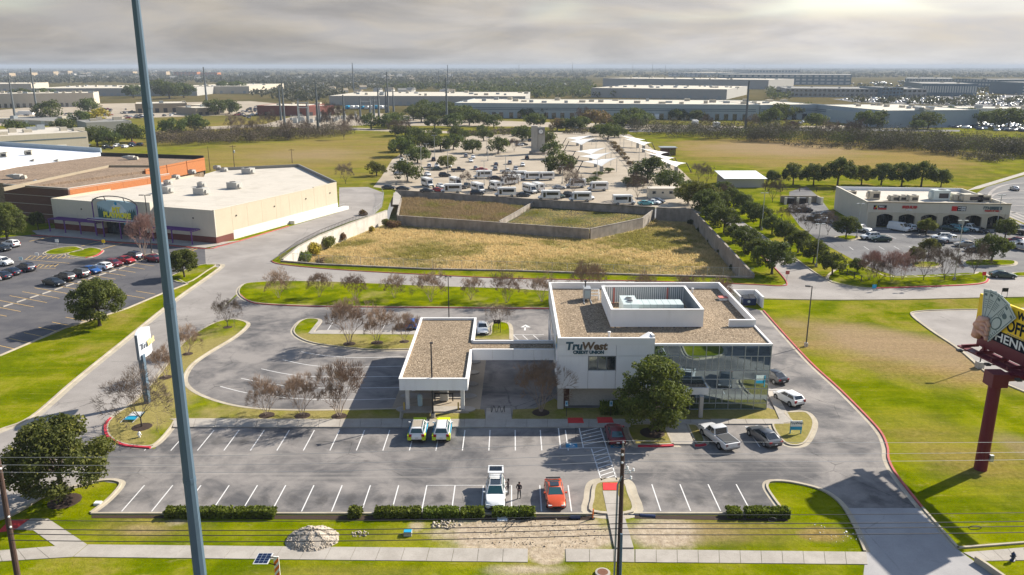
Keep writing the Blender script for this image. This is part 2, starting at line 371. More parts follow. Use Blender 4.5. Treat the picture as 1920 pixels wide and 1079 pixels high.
concrete('concrete_road',(.225,.205,.190),(.31,.285,.265),.09)
concrete('concrete_walk',(.30,.272,.238),(.385,.352,.312),.3)
concrete('concrete_kerb',(.33,.285,.22),(.44,.39,.305),.4)
concrete('concrete_drive',(.27,.262,.265),(.36,.348,.345),.12)
concrete('concrete_lot',(.30,.25,.19),(.40,.34,.262),.05)
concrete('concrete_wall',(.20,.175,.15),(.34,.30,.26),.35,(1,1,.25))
concrete('concrete_wall_pale',(.42,.39,.35),(.58,.54,.49),.3,(1,1,.2))  # same concrete as the other basin walls, sunlight painted in as a paler tone
concrete('concrete_tower',(.30,.29,.265),(.40,.385,.35),.3,(1,1,.2))
mat('paint_white',(.62,.61,.60),.7,.25,2.5); mat('paint_yellow',(.58,.37,.10),.7,.3,2.)
mat('paint_red',(.55,.035,.035),.75,.22,1.2); mat('kerb_red',(.42,.10,.09),.8,.4,.8); mat('kerb_red_fresh',(.45,.03,.05),.75,.3,1.)
mat('paint_blue',(.02,.20,.36),.7,.15,3); mat('mulch',(.045,.028,.020),.95,.4,6,bump=.5)
mat('panel_white',(.78,.77,.77),.55,.05,.5); mat('panel_joint',(.22,.22,.22),.8,0)
mat('trim_white',(.74,.73,.72),.5,.06,.6); mat('trim_soffit',(.45,.42,.38),.8,.06)
mat('metal_grey',(.30,.33,.35),.45,.1,1,metal=.3); mat('metal_dark',(.045,.043,.045),.5,.15,2,metal=.2)
mat('metal_galv',(.42,.44,.45),.45,.15,2,metal=.5); mat('pole_blue',(.095,.145,.20),.5,.10,.6,metal=.1)
mat('hvac_green',(.48,.55,.54),.5,.12,.8); mat('hvac_grey',(.42,.41,.38),.55,.15,.8); mat('hvac_beige',(.45,.41,.33),.6,.15,.8)
mat('wood_pole',(.085,.052,.042),.9,.3,2,bump=.3); mat('wire',(.035,.035,.04),.6,0); mat('wire_pale',(.42,.42,.44),.45,0,metal=.6)
mat('black',(.015,.015,.017),.5,0); mat('rubber',(.018,.018,.018),.85,0); mat('white',(.78,.78,.77),.5,.05)
mat('cream_wall',(.50,.44,.335),.8,.07,.3); mat('cream_wall2',(.62,.57,.47),.8,.07,.3); mat('white_wall',(.72,.70,.66),.7,.06,.3)
mat('purple',(.13,.045,.22),.5,.12,1); mat('maroon',(.135,.012,.026),.5,.12,1.2)
mat('burgundy_brick',(.16,.055,.045),.9,.2,2);  mat('roof_white',(.72,.74,.78),.6,.05,.1)
mat('warehouse_blue',(.34,.40,.44),.7,.05,.05); mat('warehouse_grey',(.36,.35,.33),.7,.05,.05); mat('warehouse_stripe',(.10,.14,.18),.6,.1)
mat('warehouse_cream',(.58,.52,.42),.75,.05,.05); mat('tan_block',(.30,.25,.18),.8,.1,.3); mat('brick_red',(.20,.07,.055),.85,.15,.5)
mat('roof_cream',(.54,.49,.40),.8,.1,.03); mat('roof_grey',(.22,.215,.20),.85,.1,.05)
mat('office_blue',(.11,.17,.21),.5,.1,.05); mat('office_pale',(.52,.52,.48),.7,.05,.05)
mat('yellow_sign',(.86,.58,.015),.55,.05,1); mat('sign_black',(.010,.013,.022),.9,0,spec=.1); mat('note_paper',(.46,.52,.50),.7,.2,8,worldpos=False); mat('note_ink',(.10,.15,.15),.7,.2,9)
mat('skin',(.62,.36,.28),.6,.12,3); mat('sail',(.80,.79,.76),.7,.03,.3); mat('lime',(.52,.62,.02),.4,.1,1,worldpos=False)
mat('cyan_blue',(.02,.30,.52),.4,.05,1); mat('sky_blue',(.03,.40,.62),.5,.05,1); mat('sign_orange',(.75,.17,.02),.6,.1); mat('bin_blue',(.38,.52,.58),.5,.1)
mat('navy_bin',(.02,.035,.09),.5,.2,2); mat('brass',(.55,.38,.08),.5,.1); mat('gold_letter',(.75,.62,.28),.5,.05); mat('grey_letter',(.17,.20,.24),.5,.1); mat('red_letter',(.55,.02,.02),.5,.1)
mat('teal_letter',(.045,.10,.13),.5,.1); mat('brown_letter',(.14,.095,.06),.5,.1)
mat('bark',(.075,.058,.046),.9,.3,4,worldpos=False); mat('bark_pale',(.30,.235,.19),.85,.25,4,worldpos=False); mat('twig',(.250,.172,.118),.9,.25,2,worldpos=False)
mat('twig_grey',(.150,.112,.085),.9,.25,2,worldpos=False); mat('twig_red',(.30,.185,.155),.9,.25,2,worldpos=False)
mat('rust_metal',(.16,.07,.04),.8,.4,3); mat('red_hatch',(.50,.16,.13),.7,.1); mat('stone_brick',(.42,.39,.36),.9,.12,2)
mat('solar',(.02,.035,.09),.15,.1,4,spec=.6); mat('rubble',(.42,.365,.30),.95,.4,4); mat('sign_pale',(.60,.63,.68),.5,.05,.6); mat('dirt_clod',(.34,.275,.20),.95,.3,3); mat('letter_yellow',(.85,.74,.06),.5,.05); mat('apartment',(.40,.31,.20),.8,.1,.1); mat('pole_steel',(.115,.135,.15),.5,.1,.3)
def gravel_fn(t):
    p=t.pos(); c1=t.vor(p,9.); sp=t.n('ShaderNodeSeparateColor'); t.put(sp.inputs[0],c1)
    big=t.noise(p,.25,5,.6,.3); c=t.mix(sp.outputs[0],(.10,.072,.047),(.35,.27,.185)); c=t.mix(t.math('MULTIPLY',t.ramp(sp.outputs[1],.88,.97),.7),c,(.56,.46,.34))
    c=t.vmath('SCALE',c); t.put(c.node.inputs['Scale'],t.math('MULTIPLY_ADD',big,.5,.72))
    t.out(t.bsdf(c,.95,0,.15,t.bump(t.vor(p,5.5,'Distance'),.6,.06)))
custom('gravel_roof',gravel_fn)
def gravel2_fn(t):
    p=t.pos(); c1=t.vor(p,3.); sp=t.n('ShaderNodeSeparateColor'); t.put(sp.inputs[0],c1); big=t.noise(p,.12,5,.6,.3)
    c=t.mix(sp.outputs[0],(.16,.115,.08),(.30,.225,.165)); c=t.vmath('SCALE',c); t.put(c.node.inputs['Scale'],t.math('MULTIPLY_ADD',big,.6,.7)); t.out(t.bsdf(c,.95,0,.1))
custom('gravel_brown',gravel2_fn)
def brickwall(name,c1,c2,mort,sc):
    def fn(t):
        b=t.n('ShaderNodeTexBrick'); tc=t.n('ShaderNodeNewGeometry').outputs['Position']
        s_=t.n('ShaderNodeSeparateXYZ'); t.put(s_.inputs[0],tc); cb=t.n('ShaderNodeCombineXYZ'); t.put(cb.inputs[0],t.math('ADD',s_.outputs[0],s_.outputs[1])); t.put(cb.inputs[1],s_.outputs[2])
        t.put(b.inputs['Vector'],cb.outputs[0]); b.inputs['Scale'].default_value=sc
        t.put(b.inputs['Color1'],c1); t.put(b.inputs['Color2'],c2); t.put(b.inputs['Mortar'],mort); b.inputs['Mortar Size'].default_value=.015
        t.out(t.bsdf(b.outputs[0],.9,0,.2,t.bump(b.outputs['Fac'],-.3,.02)))
    return custom(name,fn)
brickwall('brick_pale',(.40,.37,.33),(.47,.44,.40),(.30,.28,.26),2.2)
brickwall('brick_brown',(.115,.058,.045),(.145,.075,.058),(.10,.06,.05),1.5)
brickwall('brick_sunlit',(.40,.15,.055),(.46,.18,.07),(.33,.13,.06),1.5)  # lit copy of the brown brick, sunshine put into its colour as orange
def foliage(name,dark,light,tip=None,trans=.25):
    def fn(t):
        g=t.n('ShaderNodeNewGeometry'); a=t.n('ShaderNodeAttribute',attribute_name='leaf'); rn=t.rnd()
        c=t.mix(a.outputs['Fac'],dark,light)
        if tip: c=t.mix(t.ramp(a.outputs['Fac'],.8,.98),c,tip)
        c=t.hsv(c,t.math('MULTIPLY_ADD',rn,.03,.485),1.0,t.math('MULTIPLY_ADD',rn,.35,.82))
        d=t.bsdf(c,.75,0,.22); tr=t.n('ShaderNodeBsdfTranslucent'); t.put(tr.inputs[0],t.mix(.35,c,(.30,.36,.03)))
        mx=t.n('ShaderNodeMixShader'); mx.inputs[0].default_value=trans; t.t.links.new(d,mx.inputs[1]); t.t.links.new(tr.outputs[0],mx.inputs[2]); t.out(mx.outputs[0])
    return custom(name,fn)
foliage('leaf_oak',(.026,.042,.013),(.090,.112,.026),(.155,.17,.04))
foliage('leaf_oak_near',(.034,.050,.012),(.130,.148,.028),(.21,.215,.04))
foliage('leaf_oak_olive',(.055,.062,.012),(.14,.135,.022),(.22,.19,.03))
foliage('leaf_dark',(.020,.034,.014),(.058,.075,.022),None)
foliage('leaf_hedge',(.060,.085,.010),(.17,.20,.022),None)
foliage('leaf_gold',(.22,.16,.012),(.45,.34,.02),None); foliage('leaf_shrub',(.07,.085,.015),(.17,.17,.03),(.22,.12,.04)); foliage('leaf_rust',(.13,.07,.04),(.22,.13,.07),None)
foliage('brush',(.070,.050,.038),(.135,.100,.074),None,.1); foliage('belt_brush',(.040,.030,.026),(.085,.064,.052),None,.1); foliage('far_wood',(.030,.036,.022),(.085,.075,.045),None,.1)
def straw(t,c,tr=.45):
    d=t.bsdf(c,.9,0,.1); q=t.n('ShaderNodeBsdfTranslucent'); t.put(q.inputs[0],c); mx=t.n('ShaderNodeMixShader'); mx.inputs[0].default_value=tr; t.t.links.new(d,mx.inputs[1]); t.t.links.new(q.outputs[0],mx.inputs[2]); t.out(mx.outputs[0])
def reed_fn(t):
    a=t.n('ShaderNodeAttribute',attribute_name='leaf'); p=t.pos(); n=t.noise(p,.07,5,.6,.6); n2=t.noise(p,.3,4,.6); g=t.n('ShaderNodeAttribute',attribute_name='green')
    c=t.mix(a.outputs['Fac'],(.40,.29,.12),(.84,.67,.35)); gr=t.mix(a.outputs['Fac'],(.11,.105,.022),(.34,.32,.05))
    f=t.math('MAXIMUM',t.math('MULTIPLY',t.ramp(n,.52,.66),.8),g.outputs['Fac']); c=t.mix(f,c,gr); c=t.mix(t.math('MULTIPLY',t.ramp(t.noise(p,.45,5,.7),.55,.75),.55),c,(.22,.14,.06))
    c=t.vmath('SCALE',c); t.put(c.node.inputs['Scale'],t.math('MULTIPLY_ADD',n2,.5,.78)); straw(t,c)
custom('dry_grass',reed_fn)
def reed2_fn(t):
    a=t.n('ShaderNodeAttribute',attribute_name='leaf'); p=t.pos(); n=t.noise(p,.10,5,.6,.6); c=t.mix(a.outputs['Fac'],(.16,.115,.06),(.42,.31,.17)); gr=t.mix(a.outputs['Fac'],(.11,.10,.03),(.33,.31,.08)); c=t.mix(t.math('MULTIPLY',t.ramp(n,.5,.62),.8),c,gr); straw(t,c,.4)
custom('reed',reed2_fn)
def straw_floor(t):
    p=t.pos(); n=t.noise(p,.12,5,.65,.5); f=t.noise(p,3,4,.7); c=t.mix(t.ramp(n,.45,.65),(.44,.34,.17),(.20,.20,.06)); c=t.vmath('SCALE',c); t.put(c.node.inputs['Scale'],t.math('MULTIPLY_ADD',f,.8,.6)); t.out(t.bsdf(c,.95,0,.1))
custom('straw_floor',straw_floor)
def basin_fn(t):
    p=t.pos(); n=t.noise(p,.12,5,.65,.5); f=t.noise(p,3,4,.7); c=t.mix(t.ramp(n,.4,.6),(.075,.06,.04),(.075,.085,.028)); c=t.vmath('SCALE',c); t.put(c.node.inputs['Scale'],t.math('MULTIPLY_ADD',f,.8,.6)); t.out(t.bsdf(c,.95,0,.1))
custom('basin_floor',basin_fn)
def glass(name,col,rough=.03,metal=.0,spec=1.):
    def fn(t):
        n=t.noise(t.obj(),1.2,2,.4); t.out(t.bsdf(col,rough,metal,spec,t.bump(n,.004,.05)))
    return custom(name,fn)
glass('curtain_glass',(.32,.40,.43),.012,.92); glass('car_glass',(.010,.014,.018),.06); glass('car_glass_tint',(.02,.07,.075),.05); glass('window_dark',(.02,.028,.035),.08)
glass('window_mirror',(.16,.19,.19),.03,.85)
def carpaint(name,col,metal=0.,rough=.32):
    m=bpy.data.materials.new(name); m.use_nodes=True; t=NT(m.node_tree)
    n=t.noise(t.obj(),2.,4,.6); c=t.vmath('SCALE',col); c.node.inputs[0].default_value=col; t.put(c.node.inputs['Scale'],t.math('MULTIPLY_ADD',n,.14,.93))
    b=t.bsdf(c,t.math('MULTIPLY_ADD',n,.15,rough-.07),metal,.5); b.node.inputs['Coat Weight'].default_value=.45; b.node.inputs['Coat Roughness'].default_value=.12; t.out(b); MT['car_'+name]=m
for nm,c,me in (('white',(.74,.74,.73),0),('silver',(.40,.41,.42),.3),('pale silver',(.62,.62,.63),.15),('grey',(.085,.09,.10),.3),('dark grey',(.035,.037,.042),.3),('black',(.014,.015,.018),.1),('navy',(.016,.024,.052),.2),('blue',(.02,.10,.33),.3),('red',(.36,.018,.022),.1),('dark red',(.17,.012,.022),.2),('orange',(.62,.085,.022),.2),('beige',(.42,.36,.28),.2),('teal',(.10,.33,.36),.1),('dark green',(.03,.055,.035),.2)):
    carpaint('paint_'+nm,c,me)
def CPAINT(c): return MT['car_paint_'+c]
mat('lamp_red',(.30,.01,.012),.3,0); mat('lamp_clear',(.62,.63,.64),.2,0); mat('plate',(.55,.55,.55),.5,0); mat('alloy',(.30,.31,.32),.4,0,metal=.6); mat('truck_bed',(.05,.052,.055),.6,.1,worldpos=False)

def membrane_fn(t):
    p=t.pos(); b=t.n('ShaderNodeTexBrick'); vr=t.n('ShaderNodeVectorRotate',rotation_type='Z_AXIS'); t.put(vr.inputs['Vector'],p); vr.inputs['Angle'].default_value=.36; t.put(b.inputs['Vector'],vr.outputs[0]); b.inputs['Scale'].default_value=.30; b.inputs['Brick Width'].default_value=3.; b.inputs['Row Height'].default_value=.9; b.inputs['Mortar Size'].default_value=.018; b.inputs['Mortar Smooth'].default_value=.3
    t.put(b.inputs['Color1'],(.52,.475,.41)); t.put(b.inputs['Color2'],(.49,.45,.39)); t.put(b.inputs['Mortar'],(.40,.365,.31))
    st=t.ramp(t.noise(p,.16,6,.65,.6),.5,.72); c=t.mix(t.math('MULTIPLY',st,.4),b.outputs[0],(.30,.265,.215)); t.out(t.bsdf(c,.85,0,.2))
custom('roof_membrane',membrane_fn)
def stained(name,col,dirt,amt=.35):
    def fn(t):
        p=t.pos(); s1=t.ramp(t.noise(t.scale(p,(1.2,1.2,.12)),1.1,5,.65,.3),.5,.78); n=t.noise(p,.4,5,.6); c=t.mix(t.math('MULTIPLY',s1,amt),col,dirt); c=t.vmath('SCALE',c); t.put(c.node.inputs['Scale'],t.math('MULTIPLY_ADD',n,.16,.92)); t.out(t.bsdf(c,.65,0,.3))
    custom(name,fn)
stained('panel_white',(.78,.77,.77),(.50,.48,.45),.30); stained('cream_wall',(.52,.455,.345),(.36,.30,.22),.35); stained('cream_wall2',(.60,.55,.455),(.42,.38,.31),.3); stained('white_wall',(.68,.66,.62),(.46,.44,.40),.35)
stained('warehouse_blue',(.34,.40,.44),(.24,.28,.30),.3); stained('warehouse_cream',(.52,.465,.375),(.36,.31,.24),.3)
# ------------------------------------------------------------------ ground, roads, lots
POND_PX=[(527,491),(600,497),(800,506),(960,509),(1200,517),(1413,522),(1297,394),(1233,391),(1000,375),(870,366),(742,358),(733,376),(726,396),(700,405),(655,421),(600,443),(560,464)]
POND=WP(POND_PX)
def struct(name,o): o['kind']='structure'; return o
outer=[Vector((-14000,-400,0)),Vector((14000,-400,0)),Vector((14000,16000,0)),Vector((-14000,16000,0))]
tr=tessellate_polygon([outer,POND]); allp=outer+POND; fs=[]
for a,b,c in tr: fs.append((a,b,c) if (allp[b]-allp[a]).cross(allp[c]-allp[a]).z>0 else (a,c,b))
g=MB().add(allp,fs).build('ground',MT['grass']); struct('ground',g)
def sheet(name,px,z,m,kind='structure',parent=None,world=False):
    o=MB().sheet(px if world else WP(px),z).build(name,MT[m],parent)
    if kind and parent is None: o['kind']=kind
    return o
ROAD=[(-330,960),(-120,862),(0,808),(60,783),(140,715),(230,642),(330,562),(412,503),(385,496),(384,468),(410,461),(450,452),(636,398),(636,352),(690,351),(720,362),(716,388),(702,402),(655,416),(600,438),(545,466),(508,490),(530,496),(640,506),(800,515),(960,522),(1200,528),(1400,534),(1462,537),(1476,531),
 (1452,502),(1400,455),(1350,412),(1316,384),(1335,378),(1375,405),(1430,440),(1487,482),(1520,506),(1552,525),(1600,538),(1640,541),(1840,533),(1860,520),(1900,511),(2000,512),(2000,555),(1835,559),(1560,563),(1400,558),(1200,552),(1020,546),(960,541),(800,536),(640,529),(540,527),(480,532),(450,545),(420,575),(395,610),(345,640),(300,700),(255,750),(207,785),(199,815),(215,840),(215,897),(85,930),(20,967),(-70,1010),(-150,1075),(-420,1090)]
sheet('access_road',ROAD,.004,'concrete_road')
ASPH=[(172,963),(205,936),(228,908),(196,904),(190,842),(214,834),(290,842),(325,800),(345,690),(344,646),(394,612),(417,578),(450,550),(480,568),(700,577),(1030,580),(1200,582),(1390,575),(1430,583),(1470,628),(1520,682),(1570,728),(1620,778),(1650,812),(1662,840),(1664,862),(1680,893),(1727,953),(1584,953),(1560,930),(1530,915),(1480,904),(1445,903),(1437,912),(1446,930),(1470,964)]
lot=sheet('parking_lot',ASPH,.008,'asphalt')
sheet('driveway',[(1584,953),(1727,953),(1795,1030),(1870,1085),(1925,1130),(1590,1130),(1618,1085),(1624,1035),(1605,990)],.006,'concrete_drive')
MB().bb(-400,400,20,45.0,-.05,.01).build('street',MT['asphalt_road'])['kind']='structure'
PLAY=[(-160,462),(0,446),(88,438),(215,455),(310,460),(384,467),(386,497),(352,533),(305,551),(239,579),(120,617),(0,668),(-200,760)]
plot=sheet('retail_parking_lot',PLAY,.008,'asphalt_dark')
STRIP=[(1512,350),(1538,372),(1560,402),(1622,430),(1888,436),(2000,410),(2000,516),(1860,522),(1845,513),(1815,512),(1680,518),(1625,500),(1590,482),(1540,455),(1500,425),(1478,395),(1480,360)]
slot=sheet('shop_parking_lot',STRIP,.010,'asphalt_road')
PARK=[(742,356),(700,351),(715,332),(735,300),(770,276),(810,259),(1000,249),(1090,247),(1180,252),(1218,275),(1278,320),(1335,378),(1312,402),(1296,393),(1233,390),(1000,374),(870,365)]
sheet('transit_lot',PARK,.006,'concrete_lot')
hw=sheet('highway',[(1826,366),(1850,351),(1920,331),(2150,285),(2400,320),(2400,520),(1960,432),(1920,419),(1888,402),(1880,380)],.007,'asphalt_road')
sheet('footpath',[(1812,358),(1830,350),(1920,323),(1990,300),(1990,306),(1920,328),(1836,354)],.009,'concrete_walk')
LOOP=[(1710,592),(1722,585),(1780,582),(1850,582),(2000,586),(2000,760),(1925,737),(1860,707),(1800,657),(1745,620)]
sheet('loop_drive',smooth(WP(LOOP),4,True),.005,'concrete_road',world=True)
sheet('warehouse_yard',[(640,226),(700,212),(860,224),(1000,229),(1430,238),(1780,232),(1780,240),(1430,246),(1180,244),(1000,238),(760,236)],.010,'concrete_lot')
sheet('country_road',[(380,238),(500,233),(640,239),(860,247),(860,251),(640,244),(500,238),(380,244)],.012,'concrete_lot')
sheet('far_road',[(1180,243),(1430,240),(1800,244),(1800,247),(1430,246),(1180,248)],.014,'asphalt_road')
sheet('substation_pad',[(500,232),(560,216),(690,218),(700,234),(640,238),(500,236)],.013,'concrete_lot')
sheet('far_yard',[(-60,212),(120,196),(470,190),(640,205),(640,212),(470,215),(250,222),(-60,240)],.015,'concrete_lot')
sheet('far_car_park',[(1560,186),(2000,176),(2000,205),(1820,200),(1730,196),(1600,192)],.016,'asphalt_road')
sheet('verge_path',[(738,362),(744,360),(752,368),(748,384),(736,384)],.018,'concrete_walk')
# detention basin floors
pf=MB().sheet([(p.x,p.y) for p in POND],-3.5).build('basin_floor',MT['straw_floor']); pf['kind']='structure'
# kerbs
def kerb(name,px,side,m='concrete_kerb',w=.18,h=.14,gut=.5,n=5,smoothit=True,red=None,parent=None,gm='concrete_kerb'):
    pts=WP(px); pts=smooth(pts,n) if smoothit else pts
    e=empty(name,pts[0]); e['kind']='structure'
    if gut: MB().band(pts,0,gut*side,.0,.015).build('gutter',MT[gm],e,fix=False)
    MB().band(pts,0,-w*side,-.02,h).build('kerbstone',MT[m],e,fix=True)
    return e
K_EAST=[(1430,583),(1470,628),(1520,682),(1570,728),(1620,778),(1650,812),(1662,840),(1664,862),(1680,893),(1727,953)]
kerb('kerb',K_EAST,-1,'kerb_red',w=.22)
kerb('kerb',[(1727,953),(1760,991),(1795,1030)],-1,w=.22,gut=.25,smoothit=False)
kerb('kerb',[(1795,1030),(1860,1025),(2000,1014)],-1,w=.2,gut=0,smoothit=False)
kerb('kerb',[(1470,964),(1445,930),(1436,912),(1445,903),(1480,904),(1530,915),(1560,930),(1583,952),(1605,990),(1618,1020),(1624,1035)],1,w=.22,gut=.35)
kerb('kerb',[(-60,990),(20,967),(85,930),(150,910),(195,901),(220,902),(228,910),(205,937),(172,963)],1,'concrete_kerb',w=.24,gut=.35)
kerb('kerb',[(-60,835),(0,808),(60,783),(140,715),(230,642),(330,562),(412,503),(404,497),(388,497)],-1,w=.28,gut=.7)
kerb('kerb',[(508,490),(530,497),(640,507),(800,516),(960,523),(1200,528),(1400,534),(1462,537),(1476,531),(1452,502),(1400,455)],-1,'kerb_red',w=.16,gut=0)
kerb('kerb',[(1487,482),(1520,506),(1552,525),(1600,538),(1640,541)],1,'concrete_kerb',gut=.3)
kerb('kerb',[(0,668),(120,617),(239,579),(305,551),(352,533),(335,524)],-1,w=.2,gut=.15,smoothit=False)
kerb('kerb',[(1430,561),(1560,563),(1700,562),(1835,559),(2000,556)],1,w=.15,gut=.3)
kerb('kerb',[(2000,586),(1850,582),(1780,582),(1722,585),(1710,592),(1745,620),(1800,657),(1860,707),(1925,737)],1,w=.2,gut=.4)
kerb('kerb',[(172,963),(400,963),(660,963),(900,964),(1112,964)],1,w=.2,gut=.1,smoothit=False)
kerb('kerb',[(1190,963),(1330,963),(1470,964)],1,w=.2,gut=.1,smoothit=False)
kerb('kerb',[(60,442),(140,446),(215,455),(310,460),(386,467),(412,462),(450,452),(540,425)],1,'kerb_red',w=.3,gut=0,h=.15)
# islands: raised turf inside a kerb ring
def inset(pts,d):
    n=len(pts); A=sum(pts[i].x*pts[(i+1)%n].y-pts[(i+1)%n].x*pts[i].y for i in range(n)); s=1 if A>0 else -1; out=[]
    for i in range(n):
        a,b,c=pts[i-1],pts[i],pts[(i+1)%n]; t=(c-a); t=t.normalized() if t.length>1e-6 else Vector((1,0,0)); out.append(b+Vector((-t.y,t.x,0))*d*s)
    return out,s
def island(px,turf='lawn',w=.2,gut=.45,h=.15,n=4,red=None,sm=True,name='grass_island'):
    pts=WP(px); pts=smooth(pts,n,True) if sm else [Vector(p) for p in pts]
    e=empty(name,pts[0]); e['kind']='structure'; inn,s=inset(pts,w)
    MB().prism(inn,.0,h-.02,bottom=False).build('turf',MT[turf],e)
    MB().band(pts,0,w*s,-.01,h,True).build('kerbstone',MT['concrete_kerb'],e,fix=True)
    if gut: MB().band(pts,0,-gut*s,0,.014,True).build('gutter',MT['concrete_kerb'],e)
    if red:
        rp=smooth(WP(red),5); MB().band(rp,-.03,.26,-.01,h+.012).build('painted_kerb',MT['kerb_red_fresh'],e,fix=True)
    return e
island([(447,548),(452,538),(470,531),(540,528),(640,530),(800,537),(960,542),(1035,547),(1200,553),(1385,558),(1396,566),(1380,575),(1200,581),(1035,579),(800,577),(600,575),(500,571),(468,566),(452,557)],red=None)
kerb('kerb',[(450,553),(468,567),(500,572),(600,576),(800,578),(1030,580)],-1,'kerb_red',w=.12,gut=0,h=.165)
island([(464,611),(455,603),(430,600),(395,610),(345,643),(300,702),(255,752),(215,780),(200,800),(205,820),(230,834),(275,839),(297,830),(322,802),(330,790),(345,788),(560,789),(745,788),(752,785),(752,769),(745,768),(660,770),(560,771),(480,768),(420,758),(370,740),(348,722),(347,705),(362,683),(395,660),(440,633)],red=[(283,840),(255,838),(230,834),(205,820),(200,800),(210,785)])
island([(550,622),(560,606),(575,599),(593,599),(599,604),(586,622),(600,625),(640,626),(776,626),(782,630),(772,653),(766,656),(700,657),(640,652),(590,645),(562,635)])
island([(921,612),(930,605),(948,606),(956,613),(957,636),(952,639),(893,638),(889,634),(893,630),(918,629)])
island([(1176,799),(1184,797),(1240,797),(1246,800),(1261,831),(1258,835),(1196,836),(1188,832),(1178,815)],red=[(1262,836),(1240,837),(1196,837)])
island([(1288,799),(1293,797),(1304,798),(1310,802),(1322,826),(1319,833),(1310,835),(1303,831)],red=[(1322,834),(1312,836),(1303,836)])
island([(1448,797),(1462,795),(1484,793),(1470,776),(1485,774),(1510,774),(1523,785),(1526,800),(1515,825),(1500,836),(1475,834),(1456,815)])
island([(1110,962),(1108,935),(1111,913),(1120,905),(1140,903),(1165,903),(1176,908),(1182,925),(1188,962)],red=None,gut=.7,w=.35)
island([(1552,526),(1600,539),(1640,541),(1740,538),(1835,533),(1852,524),(1848,515),(1835,511),(1815,516),(1680,521),(1640,510),(1615,500),(1595,496),(1570,505)],turf='lawn',red=[(1852,524),(1835,533),(1740,538),(1640,541)])
island([(1808,494),(1815,489),(1850,488),(1895,489),(1904,493),(1895,498),(1850,499),(1818,499)],turf='lawn')
island([(1708,497),(1718,492),(1750,492),(1763,497),(1750,502),(1720,502)],turf='lawn')
island([(1568,445),(1590,442),(1612,446),(1590,451)],turf='lawn')
island([(1895,516),(1905,512),(1935,512),(1935,518),(1905,519)],turf='lawn')
island([(84,476),(100,468),(135,463),(150,466),(155,470),(110,478)],turf='lawn'); island([(125,478),(160,467),(178,466),(192,471),(180,480),(160,484)],turf='lawn',red=[(192,471),(180,480),(160,484)])
island([(318,524),(330,514),(375,498),(405,497),(390,508),(352,531)],turf='lawn',gut=0)
island([(262,486),(272,479),(292,476),(298,482),(275,490)],turf='mulch',gut=.3)
# turf in front of the building
def turf(px,m='lawn',z=.06,name='lawn_bed'):
    o=MB().prism(WP(px),0.,z,bottom=False).build(name,MT[m]); o['kind']='structure'; return o
turf([(962,769),(1003,767),(1040,748),(1060,766),(1170,766),(1300,770),(1440,766),(1452,770),(1462,787),(1325,787),(960,787)])
turf([(757,776),(879,776),(880,768),(908,769),(911,787),(754,788)])
# mulch bed along the front kerb
MB().sheet(WP([(172,967),(660,967),(1112,968),(1112,976),(700,976),(400,973),(172,972)]),.02).build('planting_bed',MT['mulch'])['kind']='structure'
MB().sheet(WP([(1190,967),(1470,968),(1478,978),(1310,975),(1190,973)]),.02).build('planting_bed',MT['mulch'])['kind']='structure'
# slab paving : every slab its own piece
def slabs(name,a0,a1,b0,b1,n,m='concrete_walk',z=.10,gap=.035):
    """a0->a1 one edge, b0->b1 the other (world points)"""
    e=empty(name,a0); e['kind']='structure'
    for k in range(n):
        t0=k/n; t1=(k+1)/n; L=(a1-a0).length; g=gap/L/2
        q=[a0.lerp(a1,t0+g),a0.lerp(a1,t1-g),b0.lerp(b1,t1-g),b0.lerp(b1,t0+g)]
        MB().prism(q,-.02,z+random.uniform(-.006,.006)).build('paving_slab',MT[m],e)
    return e
def S4(name,p,n,**k): w_=WP(p); return slabs(name,w_[0],w_[1],w_[3],w_[2],n,**k)
S4('sidewalk',[(165,1022),(990,1030),(990,1055),(137,1045)],18,z=.05)
S4('sidewalk',[(1060,1030),(1150,1031),(1150,1054),(1061,1054)],2,z=.05)
S4('sidewalk',[(1191,1031),(1624,1036),(1627,1059),(1191,1055)],11,z=.05)
S4('sidewalk',[(1150,1031),(1190,1031),(1190,1055),(1150,1054)],1,z=.05)
S4('sidewalk',[(-40,1036),(104,1025),(136,1045),(-40,1056)],4,z=.05)
sheet('ramp',[(28,994),(58,973),(90,973),(164,1022),(136,1045),(104,1025),(62,995)],.03,'concrete_walk')
sheet('tactile_pad',[(-6,1000),(18,976),(56,974),(27,995)],.035,'paint_red')
S4('sidewalk',[(1806,1037),(2000,1021),(2000,1050),(1835,1053)],7,z=.05)
S4('sidewalk',[(328,788),(1182,788),(1182,803),(324,803)],22,z=.15)
S4('sidewalk',[(1182,788),(1332,789),(1332,797),(1182,797)],4,z=.15)
S4('sidewalk',[(1332,788),(1462,788),(1470,797),(1332,797)],4,z=.15)
S4('walkway',[(1246,797),(1286,797),(1303,835),(1262,835)],1,z=.13)
w_=WP([(1130,923),(1157,923),(1188,1030),(1152,1030)]); slabs('walkway',w_[0],w_[3],w_[1],w_[2],4,z=.155)
w_=WP([(1438,735),(1453,735),(1486,793),(1464,795)]); slabs('walkway',w_[0],w_[3],w_[1],w_[2],4,z=.14)
S4('walkway',[(912,767),(957,767),(960,788),(910,788)],1,z=.13)
S4('walkway',[(598,621),(780,622),(779,629),(580,628)],5,z=.16)
w_=WP([(578,627),(586,627),(604,604),(598,602)]); slabs('walkway',w_[0],w_[3],w_[1],w_[2],2,z=.165)
S4('shop_walk',[(1622,426),(1890,431),(1890,436),(1622,431)],8,z=.12)
w_=WP([(88,437),(215,454),(385,466),(410,460)]); 
sheet('shop_apron',[(70,441),(215,454),(310,459),(385,466),(412,461),(450,452),(407,456),(300,448),(104,429),(60,434)],.14,'concrete_walk')
